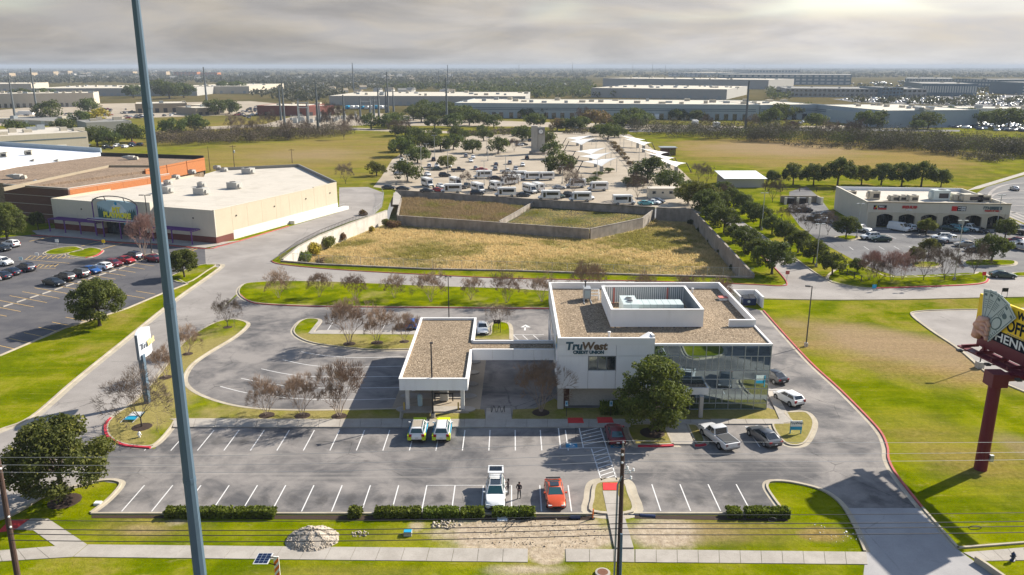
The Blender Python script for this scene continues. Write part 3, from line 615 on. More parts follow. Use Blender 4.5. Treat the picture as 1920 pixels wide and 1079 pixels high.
# painted red ramps
for px in ([(1130,908),(1158,908),(1160,922),(1131,922)],[(1064,786),(1092,786),(1095,796),(1065,796)],[(1119,785),(1147,785),(1151,795),(1121,796)]):
    MB().prism(WP(px),.0,.168).build('tactile_pad',MT['paint_red'])['kind']='structure'
# low wall by the driveway mouth
o=MB().band(WP([(1830,1053),(1850,1066),(1890,1094)]),0,-.25,0,.55).build('low_wall',MT['concrete_kerb'],fix=True); tag(o,'short low concrete wall beside the driveway mouth, near the fire hydrant','wall')
# ---------------- painted lines (each line a piece of its lot)
def line(a,b,wd=.11,z=.014,m='paint_white',parent=lot,name='parking_line'):
    a,b=Vector(a),Vector(b); d=(b-a).normalized(); s=Vector((-d.y,d.x,0))*wd/2
    return MB().quad(*[(q.x,q.y,z) for q in (a-s,b-s,b+s,a+s)]).build(name,MT[m],parent)
def lpx(p,q,**k): return line(P(*p),P(*q),**k)
X0=P(497.5,804).x
for k in range(-4,13): line((X0+2.86*k,83.1,0),(X0+2.86*k,78.1,0))
X0=P(277.5,903).x; X1=P(1065,910).x
for k in range(16): x=X0+(X1-X0)*k/15; line((x,70.7,0),(x,65.9,0))
for k in range(4): line((P(1222,908).x+2.79*k,70.9,0),(P(1222,908).x+2.79*k,66.0,0))
line((X0+(X1-X0)*10/15,70.7,0),(X0+(X1-X0)*13/15,70.7,0),wd=.07)
for a,b in (((1047,803),(1051,841)),((1045,803),(1078,803)),((1086,803),(1094,841)),((1049,841),(1137,840)),((1126,803),(1157,902)),((1109,842),(1128,902)),((1398,800),(1425,839)),((1365,820),(1377,839)),((1441,731),(1470,731))): lpx(a,b,wd=.12)
for k in range(5):
    t=k/5; lpx((1088+6*t*1.2,811+30*t),(1126+11*t*1.1,802+30*t),wd=.13)
for k in range(8):
    t=k/7.3; lpx((1111+17*t,850+52*t),(1139+17*t,841+52*t),wd=.13)
for pl in ([(565,660),(600,666),(665,671),(757,669)],[(530,675),(580,685),(640,689),(755,687)],[(490,692),(540,702),(600,707),(752,706)],[(452,710),(520,722),(600,728),(750,727)],[(413,725),(480,740),(600,750),(748,748)]):
    MB().band(smooth(WP(pl),6),-.06,.06,.013,.0135).build('lane_line',MT['paint_white'],lot)
for a,b in (((626,602),(614,620)),((692,603),(682,621)),((725,603),(716,621)),((963,629),(972,638)),((980,629),(990,638)),((1000,629),(1010,638)),((962,628),(1020,628))): lpx(a,b)
lpx((984,620),(985,612),wd=.25,name='direction_arrow'); MB().add([P(976,614,.014),P(995,614,.014),P(985.5,609,.014)],[(0,1,2)]).build('direction_arrow',MT['paint_white'],lot)
for px in ([(1061,831),(1082,831),(1083,840),(1061,840)],[(1144,832),(1164,832),(1166,840),(1145,840)]):
    s_=sheet('accessible_bay_sign',px,.0165,'paint_blue',parent=lot); c=P(sum(p[0] for p in px)/4,sum(p[1] for p in px)/4)
    m_=MB(); 
    for k in range(10):
        a=math.radians(-150+k*24); b=math.radians(-150+(k+1)*24); m_.band([(c.x-.05+.28*math.cos(a),c.y-.08+.28*math.sin(a)),(c.x-.05+.28*math.cos(b),c.y-.08+.28*math.sin(b))],-.04,.04,.019,.0195)
    m_.band([(c.x-.12,c.y+.3),(c.x-.08,c.y),(c.x+.2,c.y),(c.x+.38,c.y-.3)],-.045,.045,.0205,.021); m_.lathe((c.x-.12,c.y+.42,.018),[(.09,0),(.09,.004)],10)
    m_.build('wheelchair_symbol',MT['paint_white'],s_)
# retail lot: yellow stall lines and concrete wheel stops
A0=P(0,578); A1=P(272,489); D=(A1-A0); LN=D.length; D.normalize(); dv=(P(108,571)-P(16,554)); 
ND=Vector((D.y,-D.x,0)); dvn=dv.normalized()
n_st=int(LN/2.75)
for k in range(-3,n_st+1):
    c=A0+D*(2.75*k+.2); line(c-dvn*5.0,c+dvn*5.2,wd=.12,m='paint_yellow',parent=plot)
B0=P(28,655); B1=P(304,547); DB=(B1-B0).normalized(); nb=int((B1-B0).length/2.75)
for k in range(-2,nb+1):
    if 7<=k<=9: continue
    c=B0+DB*2.75*k; line(c-dvn*5.,c,wd=.12,m='paint_yellow',parent=plot)
for a,b in (((55,453),(112,441)),((152,462),(200,450)),((185,469),(232,456)),((330,476),(370,464)),((335,480),(372,466))): lpx(a,b,wd=.25,m='paint_yellow',parent=plot)
for k in range(9): lpx((48+10*k,487-.3*k),(58+10*k,480-.3*k),wd=.13,m='paint_yellow',parent=plot)
for k in range(5): lpx((66+9*k,503-.5*k),(74+9*k,497-.5*k),wd=.13,m='paint_yellow',parent=plot)
for a,b in (((46,487),(130,494)),((56,480),(140,485)),((66,503),(104,504)),((72,496),(104,499))): lpx(a,b,wd=.13,m='paint_yellow',parent=plot)
ws=None
for k in range(-2,n_st-1):
    c=A0+D*(2.75*k+1.55); m_=MB(); 
    if ws is None: ws=MB().box((0,0,.07),(2.1,.28,.14),taper=.86).mesh('wheel_stop',MT['concrete_walk'])
    o=link('wheel_stop',ws); o.location=(c.x,c.y,.01); o.rotation_euler=(0,0,math.atan2(D.y,D.x))
    tag(o,rank_label(k+2,n_st+1,'concrete wheel stop','in the retail lot'),'wheel stop','wheel stops in the retail lot')
# shop lot stall lines
for k in range(7): lpx((1668+21*k,516-.3*k),(1688+24*k,524-.5*k),parent=slot)
for k in range(8): lpx((1632+30*k,440-.2*k),(1650+30*k,448-.2*k),parent=slot)
for k in range(10): lpx((1592+28*k,463-.2*k),(1600+29*k,469-.2*k),parent=slot)
for k in range(6): lpx((1590+14*k,497-.5*k),(1612+14*k,499-.5*k),parent=slot)
# faded wheel tracks on the highway
for k in range(5):
    pl=[(1920+30,342+k*15),(1890,346+k*13),(1862,357+k*9),(1856,372+k*6),(1880,390+k*5),(1950,418+k*6)]
    MB().band(smooth(WP(pl),5),-.5,.5,.010,.0105).build('lane_track',MT['concrete_road'],hw)
# ------------------------------------------------------------------ detention basin
def wall(px,z0,z1,th,m,label,cap=True):
    pts=WP(px,z1) if z1<0 else WP(px)
    e=thing('retaining_wall',label,'wall',pts[0]); MB().band(pts,-th/2,th/2,z0,z1-.12).build('wall_stem',MT[m],e,fix=True)
    MB().band(pts,-th/2-.05,th/2+.05,z1-.12,z1).build('coping',MT['concrete_walk' if m.endswith('pale') else 'concrete_wall'],e,fix=True); return e
wall([(527,491),(600,497),(800,506),(960,509),(1200,517),(1413,522)],-3.6,.3,.35,'concrete_wall','long low concrete wall carrying the wire fence in front of the dry basin')
wall([(1413,520),(1355,457),(1297,394.5)],-3.6,.6,.35,'concrete_wall','tall concrete wall of the dry basin running beside the live oak rows')
wall([(1296,394),(1265,392.5),(1231,390.5)],-3.6,.3,.35,'concrete_wall','short shaded end wall in the far corner of the basin by the oaks')
wall([(1228,390),(1000,375),(870,366),(743,358)],-3.6,.3,.35,'concrete_wall','long concrete wall between the basin and the parked shuttle buses')
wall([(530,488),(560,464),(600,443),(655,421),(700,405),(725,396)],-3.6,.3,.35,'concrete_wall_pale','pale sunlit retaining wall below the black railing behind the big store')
wall([(745,404),(850,411),(950,418),(1105,429)],-3.6,-.5,.35,'concrete_wall','grey dividing wall across the basin, in shade, facing the road')
wall([(1107,428.6),(1155,419),(1205,408.5),(1227,391.5)],-3.6,-.5,.35,'concrete_wall','kinked sunlit dividing wall closing the smaller upper basin')
wall([(936,414.5),(968,397),(1001,377.5)],-2.1,-.5,.3,'concrete_wall','short dividing wall between the two upper basins')
wall([(745,403),(748,388),(752,371.5)],-3.6,-.5,.3,'concrete_wall','short wall of the spillway box at the basin corner')
wall([(750,370.5),(741,370),(732,369.7)],-3.6,-.45,.3,'concrete_wall','shaded back wall of the spillway box at the basin corner')
up=[P(748,402,-.5),P(850,411,-.5),P(950,418,-.5),P(1103,428.6,-.5),P(1153,419,-.5),P(1203,408.5,-.5),P(1225,390.7,0),P(1000,376,0),P(870,367,0),P(755,360,0)]
MB().prism(up,-2.6,-2.0,bottom=False).build('upper_basin_floor',MT['basin_floor'])['kind']='structure'
def inpoly(pts,x,y):
    c=np.zeros(len(x),bool); n=len(pts); j=n-1
    for i in range(n):
        xi,yi,xj,yj=pts[i].x,pts[i].y,pts[j].x,pts[j].y
        c^=((yi>y)!=(yj>y))&(x<(xj-xi)*(y-yi)/(yj-yi+1e-9)+xi); j=i
    return c
def npmesh(name,V,Fq,mats,attrs=None,mi=None,smooth_=False):
    me=bpy.data.meshes.new(name); V=np.asarray(V,np.float32); Fq=np.asarray(Fq,np.int32); k=Fq.shape[1]
    me.vertices.add(len(V)); me.vertices.foreach_set('co',V.ravel()); me.loops.add(Fq.size); me.loops.foreach_set('vertex_index',Fq.ravel())
    me.polygons.add(len(Fq)); me.polygons.foreach_set('loop_start',np.arange(0,Fq.size,k,dtype=np.int32)); 
    if mi is not None: me.polygons.foreach_set('material_index',np.asarray(mi,np.int32))
    if smooth_: me.polygons.foreach_set('use_smooth',np.ones(len(Fq),bool))
    for m in (mats if isinstance(mats,(list,tuple)) else [mats]): me.materials.append(m)
    for a,v in (attrs or {}).items():
        at=me.attributes.new(a,'FLOAT','POINT'); at.data.foreach_set('value',np.asarray(v,np.float32))
    me.update(calc_edges=True); return me
def tufts(name,poly,z,count,h,m,keep=None,blades=5,spread=.28,green=None):
    xs=[p.x for p in poly]; ys=[p.y for p in poly]; x=RNG.uniform(min(xs),max(xs),count*3); y=RNG.uniform(min(ys),max(ys),count*3)
    k=inpoly(poly,x,y)
    if keep is not None: k&=keep(x,y)
    x=x[k][:count]; y=y[k][:count]; n=len(x)
    lump=.55+.45*np.sin(x*.35+1.3*np.sin(y*.21))*np.sin(y*.3+.8*np.cos(x*.17))
    hh=h*(.55+.6*RNG.random(n))*(.7+.5*lump); V=np.zeros((n,blades,3,3)); col=np.zeros((n,blades,3))
    for b in range(blades):
        a=RNG.uniform(0,6.283,n); ox=RNG.normal(0,spread,n); oy=RNG.normal(0,spread,n); wd=RNG.uniform(.05,.12,n); ln=RNG.normal(0,.3,(2,n))*hh
        V[:,b,0]=np.stack([x+ox-np.cos(a)*wd,y+oy-np.sin(a)*wd,np.full(n,z)],1); V[:,b,1]=np.stack([x+ox+np.cos(a)*wd,y+oy+np.sin(a)*wd,np.full(n,z)],1)
        V[:,b,2]=np.stack([x+ox+ln[0],y+oy+ln[1],z+hh*RNG.uniform(.6,1.1,n)],1); c=RNG.random(n); col[:,b,0]=c*.5; col[:,b,1]=c*.5; col[:,b,2]=.3+c*.7
    V=V.reshape(-1,3); Fq=np.arange(len(V)).reshape(-1,3); at={'leaf':col.ravel()}
    if green is not None:
        gx=np.repeat(green(x,y),blades*3); at['green']=gx
    me=npmesh(name,V,Fq,MT[m],at); o=link(name,me); o['kind']='stuff'; return o
low=[P(530,489),P(1410,520)]+[P(1297,397),P(1235,394)]+[Vector((P(1227,391.5,-.5).x+.5,P(1227,391.5,-.5).y,0)),P(1205,408.5,-.5)+Vector((.6,-.6,0)),P(1155,419,-.5)+Vector((.6,-.6,0)),P(1105,429,-.5)+Vector((.3,-.6,0)),P(950,418,-.5)+Vector((0,-.6,0)),P(745,404,-.5)+Vector((0,-.6,0)),P(700,407),P(655,424),P(600,447),P(562,467)]
def egx(px):
    cx,cy,rx,ry=pe(*px); return lambda x,y:np.clip(1.35-np.sqrt(((x-cx)/rx)**2+((y-cy)/ry)**2)+.35*np.sin(x*.9)*np.sin(y*.8+x*.3),0,1)
gA=[egx((715,428,860,470)),egx((960,455,1240,500)),egx((1150,425,1300,445)),egx((570,455,640,495)),egx((1060,400,1330,440))]
gf=lambda x,y:np.clip(sum(f(x,y) for f in gA),0,1)*.85
o=tufts('tall_dry_grass',low,-3.5,30000,.6,'dry_grass',green=gf); tag(o,'tall golden dry grass covering the basin floor','grass')
uL=[P(754,362,0),P(870,369,0),P(996,377.5,0),P(937,412,-.5),P(850,409,-.5),P(752,401,-.5)]
o=tufts('reed_bed',uL,-2.0,12000,1.1,'reed',blades=5); tag(o,'tan reeds filling the upper basin behind the dividing wall','reeds')
uR=[P(1003,379),P(1222,391.5),P(1203,407,-.5),P(1153,417,-.5),P(1104,427,-.5),P(942,415,-.5)]
o=tufts('low_weeds',uR,-2.0,5000,.22,'dry_grass',blades=4,green=lambda x,y:np.clip(.55+.6*np.sin(x*.3)*np.sin(y*.25),.3,1)); tag(o,'low dark weeds in the smaller upper basin','weeds')
# chain link fence on the low front wall
FP=WP([(527,491),(600,497),(800,506),(960,509),(1200,517),(1413,522)]); 
def along(pts,step):
    out=[]; acc=0.
    for a,b in zip(pts[:-1],pts[1:]):
        L=(b-a).length; d=(b-a)/L; t=(-acc)%step if acc else 0.
        while t<L: out.append(a+d*t); t+=step
        acc+=L
    return out
def chainlink(pts,z0,h,label,step=3.05,cell=.22,m='metal_galv',r=.006):
    e=thing('chain_link_fence',label,'fence',pts[0]); pm=None
    for p in along(pts,step): MB().tube((p.x,p.y,z0-.1),(p.x,p.y,z0+h+.05),.035,n=6).build('post',MT[m],e)
    mr=MB(); [mr.tube((a.x,a.y,z0+h),(b.x,b.y,z0+h),.025,n=5) for a,b in zip(pts[:-1],pts[1:])]; mr.build('top_rail',MT[m],e)
    mm=MB()
    for a,b in zip(pts[:-1],pts[1:]):
        L=(b-a).length; d=(b-a)/L; nn=int(L/cell)
        for k in range(-int(h/cell),nn):
            for s in (1,-1):
                t0=k*cell; t1=t0+h; u0,u1=(0,1) if s>0 else (1,0); q0=max(t0,0); q1=min(t1,L)
                if q1<=q0: continue
                z_=lambda t:(t-t0)/h
                za,zb=z_(q0),z_(q1)
                if s<0: za,zb=1-za,1-zb
                A=a+d*q0; B=a+d*q1; A=Vector((A.x,A.y,z0+za*h)); B=Vector((B.x,B.y,z0+zb*h)); up=Vector((0,0,r))
                mm.quad(A-up,B-up,B+up,A+up)
    mm.build('wire_mesh',MT[m],e); return e
chainlink(FP,.3,1.75,'long galvanised chain link fence on the low wall in front of the basin')
# black railing along the pale wall
def railing(px,label,h=1.05,step=.55,m='metal_dark',zb=.3):
    pts=WP(px); e=thing('railing',label,'railing',pts[0]); me=MB().box((0,0,h/2),(.06,.06,h)).mesh('baluster',MT[m])
    for p in along(pts,step):
        b=link('baluster',me,e); b.location=(p.x-e.location.x,p.y-e.location.y,zb)
    for z in (.12,h): MB().band(pts,-.04,.04,zb+z-.04,zb+z+.04).build('rail',MT[m],e,fix=True)
    return e
railing([(524,489),(560,463),(600,442),(655,420),(690,408)],'dark railing on top of the pale retaining wall beside the store drive',step=.75)
chainlink(WP([(700,404),(716,392),(720,372),(716,362)]),.0,1.8,'short chain link fence at the back corner of the store drive')

# ------------------------------------------------------------------ credit union building
BX0,BX1,BY0,BY1=5.46,30.72,88.7,113.8; HF=9.1; HD=8.25; HG=8.4
B=thing('credit_union_building','white two storey office block with mirrored glass corner and gravel roof','building',((BX0+BX1)/2,BY0,0))
# core
MB().bb(BX0+.25,BX1-.25,BY0+1.7,BY1-.2,0,2.8).build('ground_floor_core',MT['panel_joint'],B)
MB().bb(BX0+.16,16.9,BY0+.16,BY1-.16,2.72,HD-.1).bb(16.9,BX1-.16,BY0+.5,BY1-.16,2.8,HD-.1).build('upper_core',MT['panel_joint'],B)
MB().bb(BX0+.3,BX1-.12,BY0+.2,BY1-.28,HD-.3,HD).build('roof',MT['gravel_roof'],B)
def panel(x0,x1,z0,z1,y=BY0,th=.14,m='panel_white',g=.02): MB().bb(x0+g,x1-g,y,y+th,z0+g,z1-g).build('wall_panel',MT[m],B)
xj=[BX0,P(1101,770).x-.2,P(1153,770).x-.2,16.82]; xj=[BX0,9.05,12.35,16.82]
panel(xj[0],xj[2],6.9,HF); panel(xj[2],xj[3],6.9,HF)
WX0,WX1,WZ0,WZ1=8.95,12.25,5.05,6.85
panel(xj[0],xj[1],2.74,6.9); panel(xj[2],xj[3],2.74,6.9); panel(xj[1],xj[2],2.74,WZ0)
for k in range(3):
    wx=xj[1]+.05+(xj[2]-xj[1]-.1)*k/3; wf=MB().bb(wx+.02,wx+(xj[2]-xj[1]-.1)/3-.02,BY0+.05,BY0+.14,WZ0+.05,6.85).build('window',MT['metal_grey'],B)
    MB().bb(wx+.06,wx+(xj[2]-xj[1]-.1)/3-.06,BY0+.035,BY0+.05,WZ0+.1,6.8).build('pane',MT['window_mirror' if k<2 else 'window_dark'],wf)
# west wall panels and windows
yj=np.linspace(BY0+.16,BY1,7)
for i in range(6):
    for z0,z1 in ((2.74,6.9),(6.9,HF)): MB().bb(BX0,BX0+.14,yj[i]+.02,yj[i+1]-.02,z0+.02,z1-.02).build('wall_panel',MT['panel_white'],B)
    if i>0:
        wf=MB().bb(BX0-.03,BX0,yj[i]+.9,yj[i+1]-.9,4.2,6.4).build('window',MT['metal_grey'],B); MB().bb(BX0-.05,BX0-.03,yj[i]+1,yj[i+1]-1,4.3,6.3).build('pane',MT['window_mirror'],wf)
MB().bb(BX0-.07,BX0-.05,90.6,92.0,7.0,8.5).build('wall_sign',MT['cyan_blue'],B); MB().bb(BX0-.085,BX0-.07,90.9,91.6,7.6,8.5).build('wall_sign',MT['yellow_sign'],B)
for i in range(6):
    for z0,z1 in ((0,2.74),(2.74,6.9),(6.9,HF)):
        x0=BX0+(BX1-BX0)*i/6; x1=BX0+(BX1-BX0)*(i+1)/6; MB().bb(x0+.02,x1-.02,BY1-.14,BY1,z0+.02,z1-.02).build('wall_panel',MT['panel_white'],B)
        if i>0: MB().bb(BX1-.14,BX1,yj[i]+.02,min(yj[i+1],BY1-.14)-.02,z0+.02,(z1 if yj[i]>95 else min(z1,HG))-.02).build('wall_panel',MT['panel_white'],B)
# parapet copings
def cop(x0,x1,y0,y1,z0=HD,z1=HF+.05): MB().bb(x0,x1,y0,y1,z0,z1).build('parapet',MT['trim_white'],B)
cop(BX0-.03,BX0+.3,BY0+.3,BY1-.3); cop(BX0-.03,BX1+.03,BY1-.3,BY1+.03); cop(BX1-.3,BX1+.03,95.6,BY1-.3); cop(27.4,BX1-.3,95.6,95.95); cop(BX0-.03,16.85,BY0-.03,BY0+.3)
cop(16.85,BX1+.05,BY0-.06,BY0+.22,HG-.22,HG+.03); cop(BX1-.2,BX1+.05,BY0+.22,95.6,HG-.22,HG+.03)
MB().add([(16.55,BY0+.3,HD),(16.85,BY0+.3,HD),(16.85,BY0+2.6,HD),(16.55,BY0+2.6,HD),(16.55,BY0+.3,HF+.3),(16.85,BY0+.3,HF+.3),(16.85,BY0+2.6,HF-.1),(16.55,BY0+2.6,HF-.1)],[(0,3,2,1),(4,5,6,7),(0,1,5,4),(1,2,6,5),(2,3,7,6),(3,0,4,7)]).build('parapet_return',MT['trim_white'],B)
MB().add([(13.6,BY0+.3,HD+.02),(16.5,BY0+.3,HD+.02),(16.5,BY0+2.4,HD+.02),(16.5,BY0+.35,HF+.05),(16.5,BY0+2.4,HD+.9)],[(0,1,3),(1,2,4,3),(0,3,4,2)]).build('roof_cricket',MT['trim_white'],B)
# pale brick base, recessed under the overhang
MB().bb(7.0,17.4,BY0+1.3,BY0+1.7,0,2.74).build('brick_base',MT['brick_pale'],B)
MB().bb(BX0+.3,7.0,BY0+1.6,BY0+2.0,0,2.74).build('brick_base',MT['brick_brown'],B)
MB().bb(BX0+.05,BX0+.75,BY0+.1,BY0+.8,0,2.72).build('column',MT['trim_soffit'],B)
# curtain wall
zr=[0.04,.84,2.71,3.94,5.03,6.86,8.2]; cols=[16.86]+[P(x,643,8.4).x for x in (1251,1275,1299,1324,1348,1372,1397,1421)]+[BX1-.02]
YG=BY0+.06
pane_id=0
def pane(x0,x1,z0,z1):
    tx,tz=random.gauss(0,.0007),random.gauss(0,.0010); cx,cz=(x0+x1)/2,(z0+z1)/2
    f=lambda x,z:(x,YG+(x-cx)*tx+(z-cz)*tz,z)
    MB().add([f(x0,z0),f(x1,z0),f(x1,z1),f(x0,z1),(x0,YG+.03,z0),(x1,YG+.03,z0),(x1,YG+.03,z1),(x0,YG+.03,z1)],[(0,1,2,3),(4,7,6,5),(0,4,5,1),(1,5,6,2),(2,6,7,3),(3,7,4,0)]).build('pane',MT['curtain_glass'],B)
g=.035
for r in range(6):
    for c in range(len(cols)-1):
        if r<=1 and c<3: continue
        x0,x1=cols[c]+g,cols[c+1]-g; z0,z1=zr[r]+g,zr[r+1]-g
        if r in (1,4): xm=(x0+x1)/2; pane(x0,xm-g,z0,z1); pane(xm+g,x1,z0,z1); MB().bb(xm-g,xm+g,YG-.05,YG+.02,z0,z1).build('mullion',MT['metal_galv'],B)
        else: pane(x0,x1,z0,z1)
for i,x in enumerate(cols): MB().bb(x-.035,x+.035,YG-.07,YG+.02,2.71 if i<3 else 0.04,8.2).build('mullion',MT['metal_galv'],B)
for z in zr: MB().bb(16.9 if z>2.7 else cols[3],BX1-.03,YG-.06,YG+.015,z-.035,z+.035).build('transom',MT['metal_galv'],B)
MB().bb(cols[3],BX1-.1,BY0+.12,BY0+.4,0,2.8).bb(16.9,BX1-.1,BY0+.3,BY0+.48,2.8,8.2).build('backing_wall',MT['black'],B)
# recessed entrance and its canopy
ec=P(1329,728,3.55); ex=ec.x; ey=ec.y
MB().bb(16.95,ex-.12,ey+.12,BY0-.1,3.0,3.42).build('canopy_roof',MT['gravel_roof'],B)
for a in ((16.9,ex,ey,ey+.12),(ex-.12,ex,ey+.12,BY0-.08)): MB().bb(a[0],a[1],a[2],a[3],2.7,3.56).build('canopy_fascia',MT['trim_white'],B)
cp=P(1313,783); MB().bb(cp.x-.22,cp.x+.22,cp.y-.22,cp.y+.22,0,2.72).build('column',MT['trim_soffit'],B)
dr=MB().bb(18.2,20.2,BY0+1.25,BY0+1.3,.1,2.5).build('door',MT['metal_grey'],B); MB().bb(18.3,19.15,BY0+1.2,BY0+1.25,.3,2.4).build('pane',MT['window_dark'],dr); MB().bb(19.25,20.1,BY0+1.2,BY0+1.25,.3,2.4).build('pane',MT['window_dark'],dr)
# wall lettering
mx=frame((10.75-1.05,BY0-.03,8.08),(1,0,0),(0,0,1)); 
textmesh('lettering','Tru',1.32,MT['teal_letter'],B,Matrix.Translation((-B.location.x,-B.location.y,0))@frame((7.3,BY0-.04,8.12),(1,0,0),(0,0,1)),.03,.12,.06)
textmesh('lettering','West',1.32,MT['brown_letter'],B,Matrix.Translation((-B.location.x,-B.location.y,0))@frame((9.72,BY0-.04,8.12),(1,0,0),(0,0,1)),.03,.12,.05)
textmesh('lettering','CREDIT UNION',.52,MT['teal_letter'],B,Matrix.Translation((-B.location.x,-B.location.y,0))@frame((9.05,BY0-.04,7.36),(1,0,0),(0,0,1)),.03,0,.035)
# roof screen (open box hiding plant)
R_=thing('roof_screen','white walled enclosure around the rooftop plant of the credit union','roof screen',(18.2,100.7,HD))
sx0,sx1,sy0,sy1=12.4,24.0,95.2,106.3
for a in ((sx0,sx1,sy0,sy0+.25),(sx0,sx1,sy1-.25,sy1),(sx0,sx0+.25,sy0+.25,sy1-.25),(sx1-.25,sx1,sy0+.25,sy1-.25)): MB().bb(*a,HD+.12,10.6).build('screen_wall',MT['panel_white'],R_)
for a in ((sx0-.04,sx1+.04,sy0-.04,sy0+.31),(sx0-.04,sx1+.04,sy1-.31,sy1+.04),(sx0-.04,sx0+.31,sy0+.31,sy1-.31),(sx1-.31,sx1+.04,sy0+.31,sy1-.31)): MB().bb(*a,10.6,10.68).build('coping',MT['trim_white'],R_)
for k in range(38): MB().bb(sx0+.3+k*.29,sx0+.44+k*.29,sy1-.31,sy1-.25,HD+.15,10.55).build('corrugation',MT['metal_grey'],R_)
for k in range(36): MB().bb(sx1-.31,sx1-.25,sy0+.3+k*.29,sy0+.44+k*.29,HD+.15,10.55).build('corrugation',MT['metal_grey'],R_)
for x in (14.0,21.4): MB().bb(x,x+.2,sy1-.45,sy1-.31,HD,10.5).build('brace',MT['red_hatch'],R_)
for x in np.linspace(sx0+.6,sx1-.6,8): MB().bb(x-.1,x+.1,sy0+.05,sy0+.2,HD-.02,HD+.12).build('foot',MT['metal_dark'],R_)
def hvac(x0,x1,y0,y1,h,m,label,seams=0,fans=(),z=HD,cat='air handler',name='air_handler',group='rooftop plant of the credit union'):
    e=thing(name,label,cat,((x0+x1)/2,(y0+y1)/2,z),0,group)
    MB().bb(x0,x1,y0,y1,z+.12,z+h).build('casing',MT[m],e); MB().bb(x0+.1,x1-.1,y0+.1,y1-.1,z-.02,z+.12).build('base_rail',MT['metal_dark'],e)
    for k in range(1,seams): xx=x0+(x1-x0)*k/seams; MB().bb(xx-.02,xx+.02,y0-.015,y1+.015,z+.14,z+h+.015).build('seam',MT['metal_grey'],e)
    for fx,fy,fr in fans:
        f=MB().lathe((fx,fy,z+h),[(fr,0),(fr,.14),(fr*.9,.16)],14).build('fan',MT['metal_galv'],e); MB().lathe((fx,fy,z+h+.15),[(fr*.82,0),(fr*.82,.03),(fr*.3,.05)],14).build('fan_grille',MT['metal_dark'],f)
    for k in range(3): MB().bb(x0+.2,x1-.2,y0-.02,y0,z+.3+k*(h-.5)/3,z+.36+k*(h-.5)/3).build('louvre',MT['metal_dark'],e)
    return e
hvac(14.4,16.4,98.4,102.6,2.1,'hvac_green','tall pale green air handler with round fan inside the roof screen',2,((15.4,100.9,.5),(15.4,99.7,.45)))
hvac(16.45,22.6,100.2,102.6,1.55,'hvac_green','long pale green duct unit behind the others inside the roof screen',7)
hvac(15.0,21.0,96.2,98.2,1.15,'hvac_green','low pale green unit along the front of the roof screen',7)
hvac(21.1,23.3,96.4,98.7,1.4,'hvac_green','pale green cube unit with fan at the front of the roof screen',2,((22.2,97.5,.55),))
# chiller with pipework on the gravel roof
cl=P(1100,562,HD); e=thing('chiller','pale grey rooftop chiller with pipes standing on the gravel','chiller',(cl.x,cl.y,HD))
MB().box((cl.x,cl.y,HD+1.05),(1.0,1.7,1.5)).build('casing',MT['metal_galv'],e); MB().box((cl.x,cl.y-.87,HD+1.0),(.7,.06,1.0)).build('panel',MT['hvac_green'],e)
for s in (-1,1):
    for t in (-1,1): MB().box((cl.x+s*.42,cl.y+t*.8,HD+.15),(.1,.1,.34)).build('leg',MT['white'],e)
    MB().box((cl.x+s*.5,cl.y-1.0,HD+.06),(.12,2.6,.1)).build('skid',MT['metal_galv'],e)
MB().tube((cl.x-.2,cl.y+.3,HD+1.8),(cl.x-.2,cl.y+.3,HD+2.5),.09).tube((cl.x-.2,cl.y+.3,HD+2.5),(cl.x-.2,cl.y+.3,HD+2.7),.18).build('exhaust',MT['metal_dark'],e)
for k in range(3): MB().tube((cl.x+.5,cl.y-.4+k*.4,HD+.7+k*.35),(cl.x+1.7,cl.y-.4+k*.4,HD+.7+k*.35),.08).tube((cl.x+1.7,cl.y-.4+k*.4,HD+.7+k*.35),(cl.x+1.7,cl.y-.4+k*.4,HD),.08).build('pipe',MT['white'],e)
MB().tube((cl.x+2.3,cl.y,HD),(cl.x+2.3,cl.y,HD+1.9),.06).lathe((cl.x+2.3,cl.y,HD+1.9),[(.18,0),(.18,.2),(.05,.25)],8).build('vent_pipe',MT['metal_galv'],e)
ch=P(1355,562,HD); o=thing('roof_hatch','small pinkish roof hatch near the east parapet of the credit union','roof hatch',(ch.x,ch.y,HD)); MB().box((ch.x,ch.y,HD+.15),(1.1,1.,.34)).build('curb',MT['trim_white'],o); MB().box((ch.x,ch.y,HD+.36),(1.2,1.1,.08)).build('lid',MT['red_hatch'],o)
for px,lab in (((1298,549),'small white vent pipe between the roof screen and the hatch'),((1142,632),'tiny white vent pipe near the front parapet')):
    q=P(*px,HD); o=MB().lathe((q.x,q.y,HD),[(.12,0),(.12,.5),(.2,.52),(.2,.68),(.05,.72)],8).build('roof_vent',MT['white']); tag(o,lab,'vent','roof vents')
# ------------------------------------------------------------------ drive-through canopy
CNP=thing('drive_through_canopy','white flat drive-through canopy with gravel roof joined to the credit union','canopy',(-9.1,97.5,0))
cx0,cx1,cy0,cy1=-13.1,-5.15,86.1,109.3
MB().bb(cx0+.2,cx1-.2,cy0+.2,cy1-.2,3.75,4.78).build('roof',MT['gravel_roof'],CNP)
for a in ((cx0,cx1,cy0,cy0+.2),(cx0,cx1,cy1-.2,cy1),(cx0,cx0+.2,cy0+.2,cy1-.2),(cx1-.2,cx1,cy0+.2,96.0),(cx1-.2,cx1,99.5,cy1-.2)): MB().bb(*a,3.62,5.02).build('fascia',MT['panel_white'],CNP)
for a in ((cx0-.05,cx1+.05,cy0-.05,cy0+.26),(cx0-.05,cx1+.05,cy1-.26,cy1+.05),(cx0-.05,cx0+.26,cy0+.26,cy1-.26),(cx1-.26,cx1+.05,cy0+.26,96.0),(cx1-.26,cx1+.05,99.5,cy1-.26)): MB().bb(*a,5.02,5.1).build('coping',MT['trim_white'],CNP)
MB().bb(cx1-.2,5.4,96.2,99.3,3.8,4.7).build('link_roof',MT['gravel_roof'],CNP)
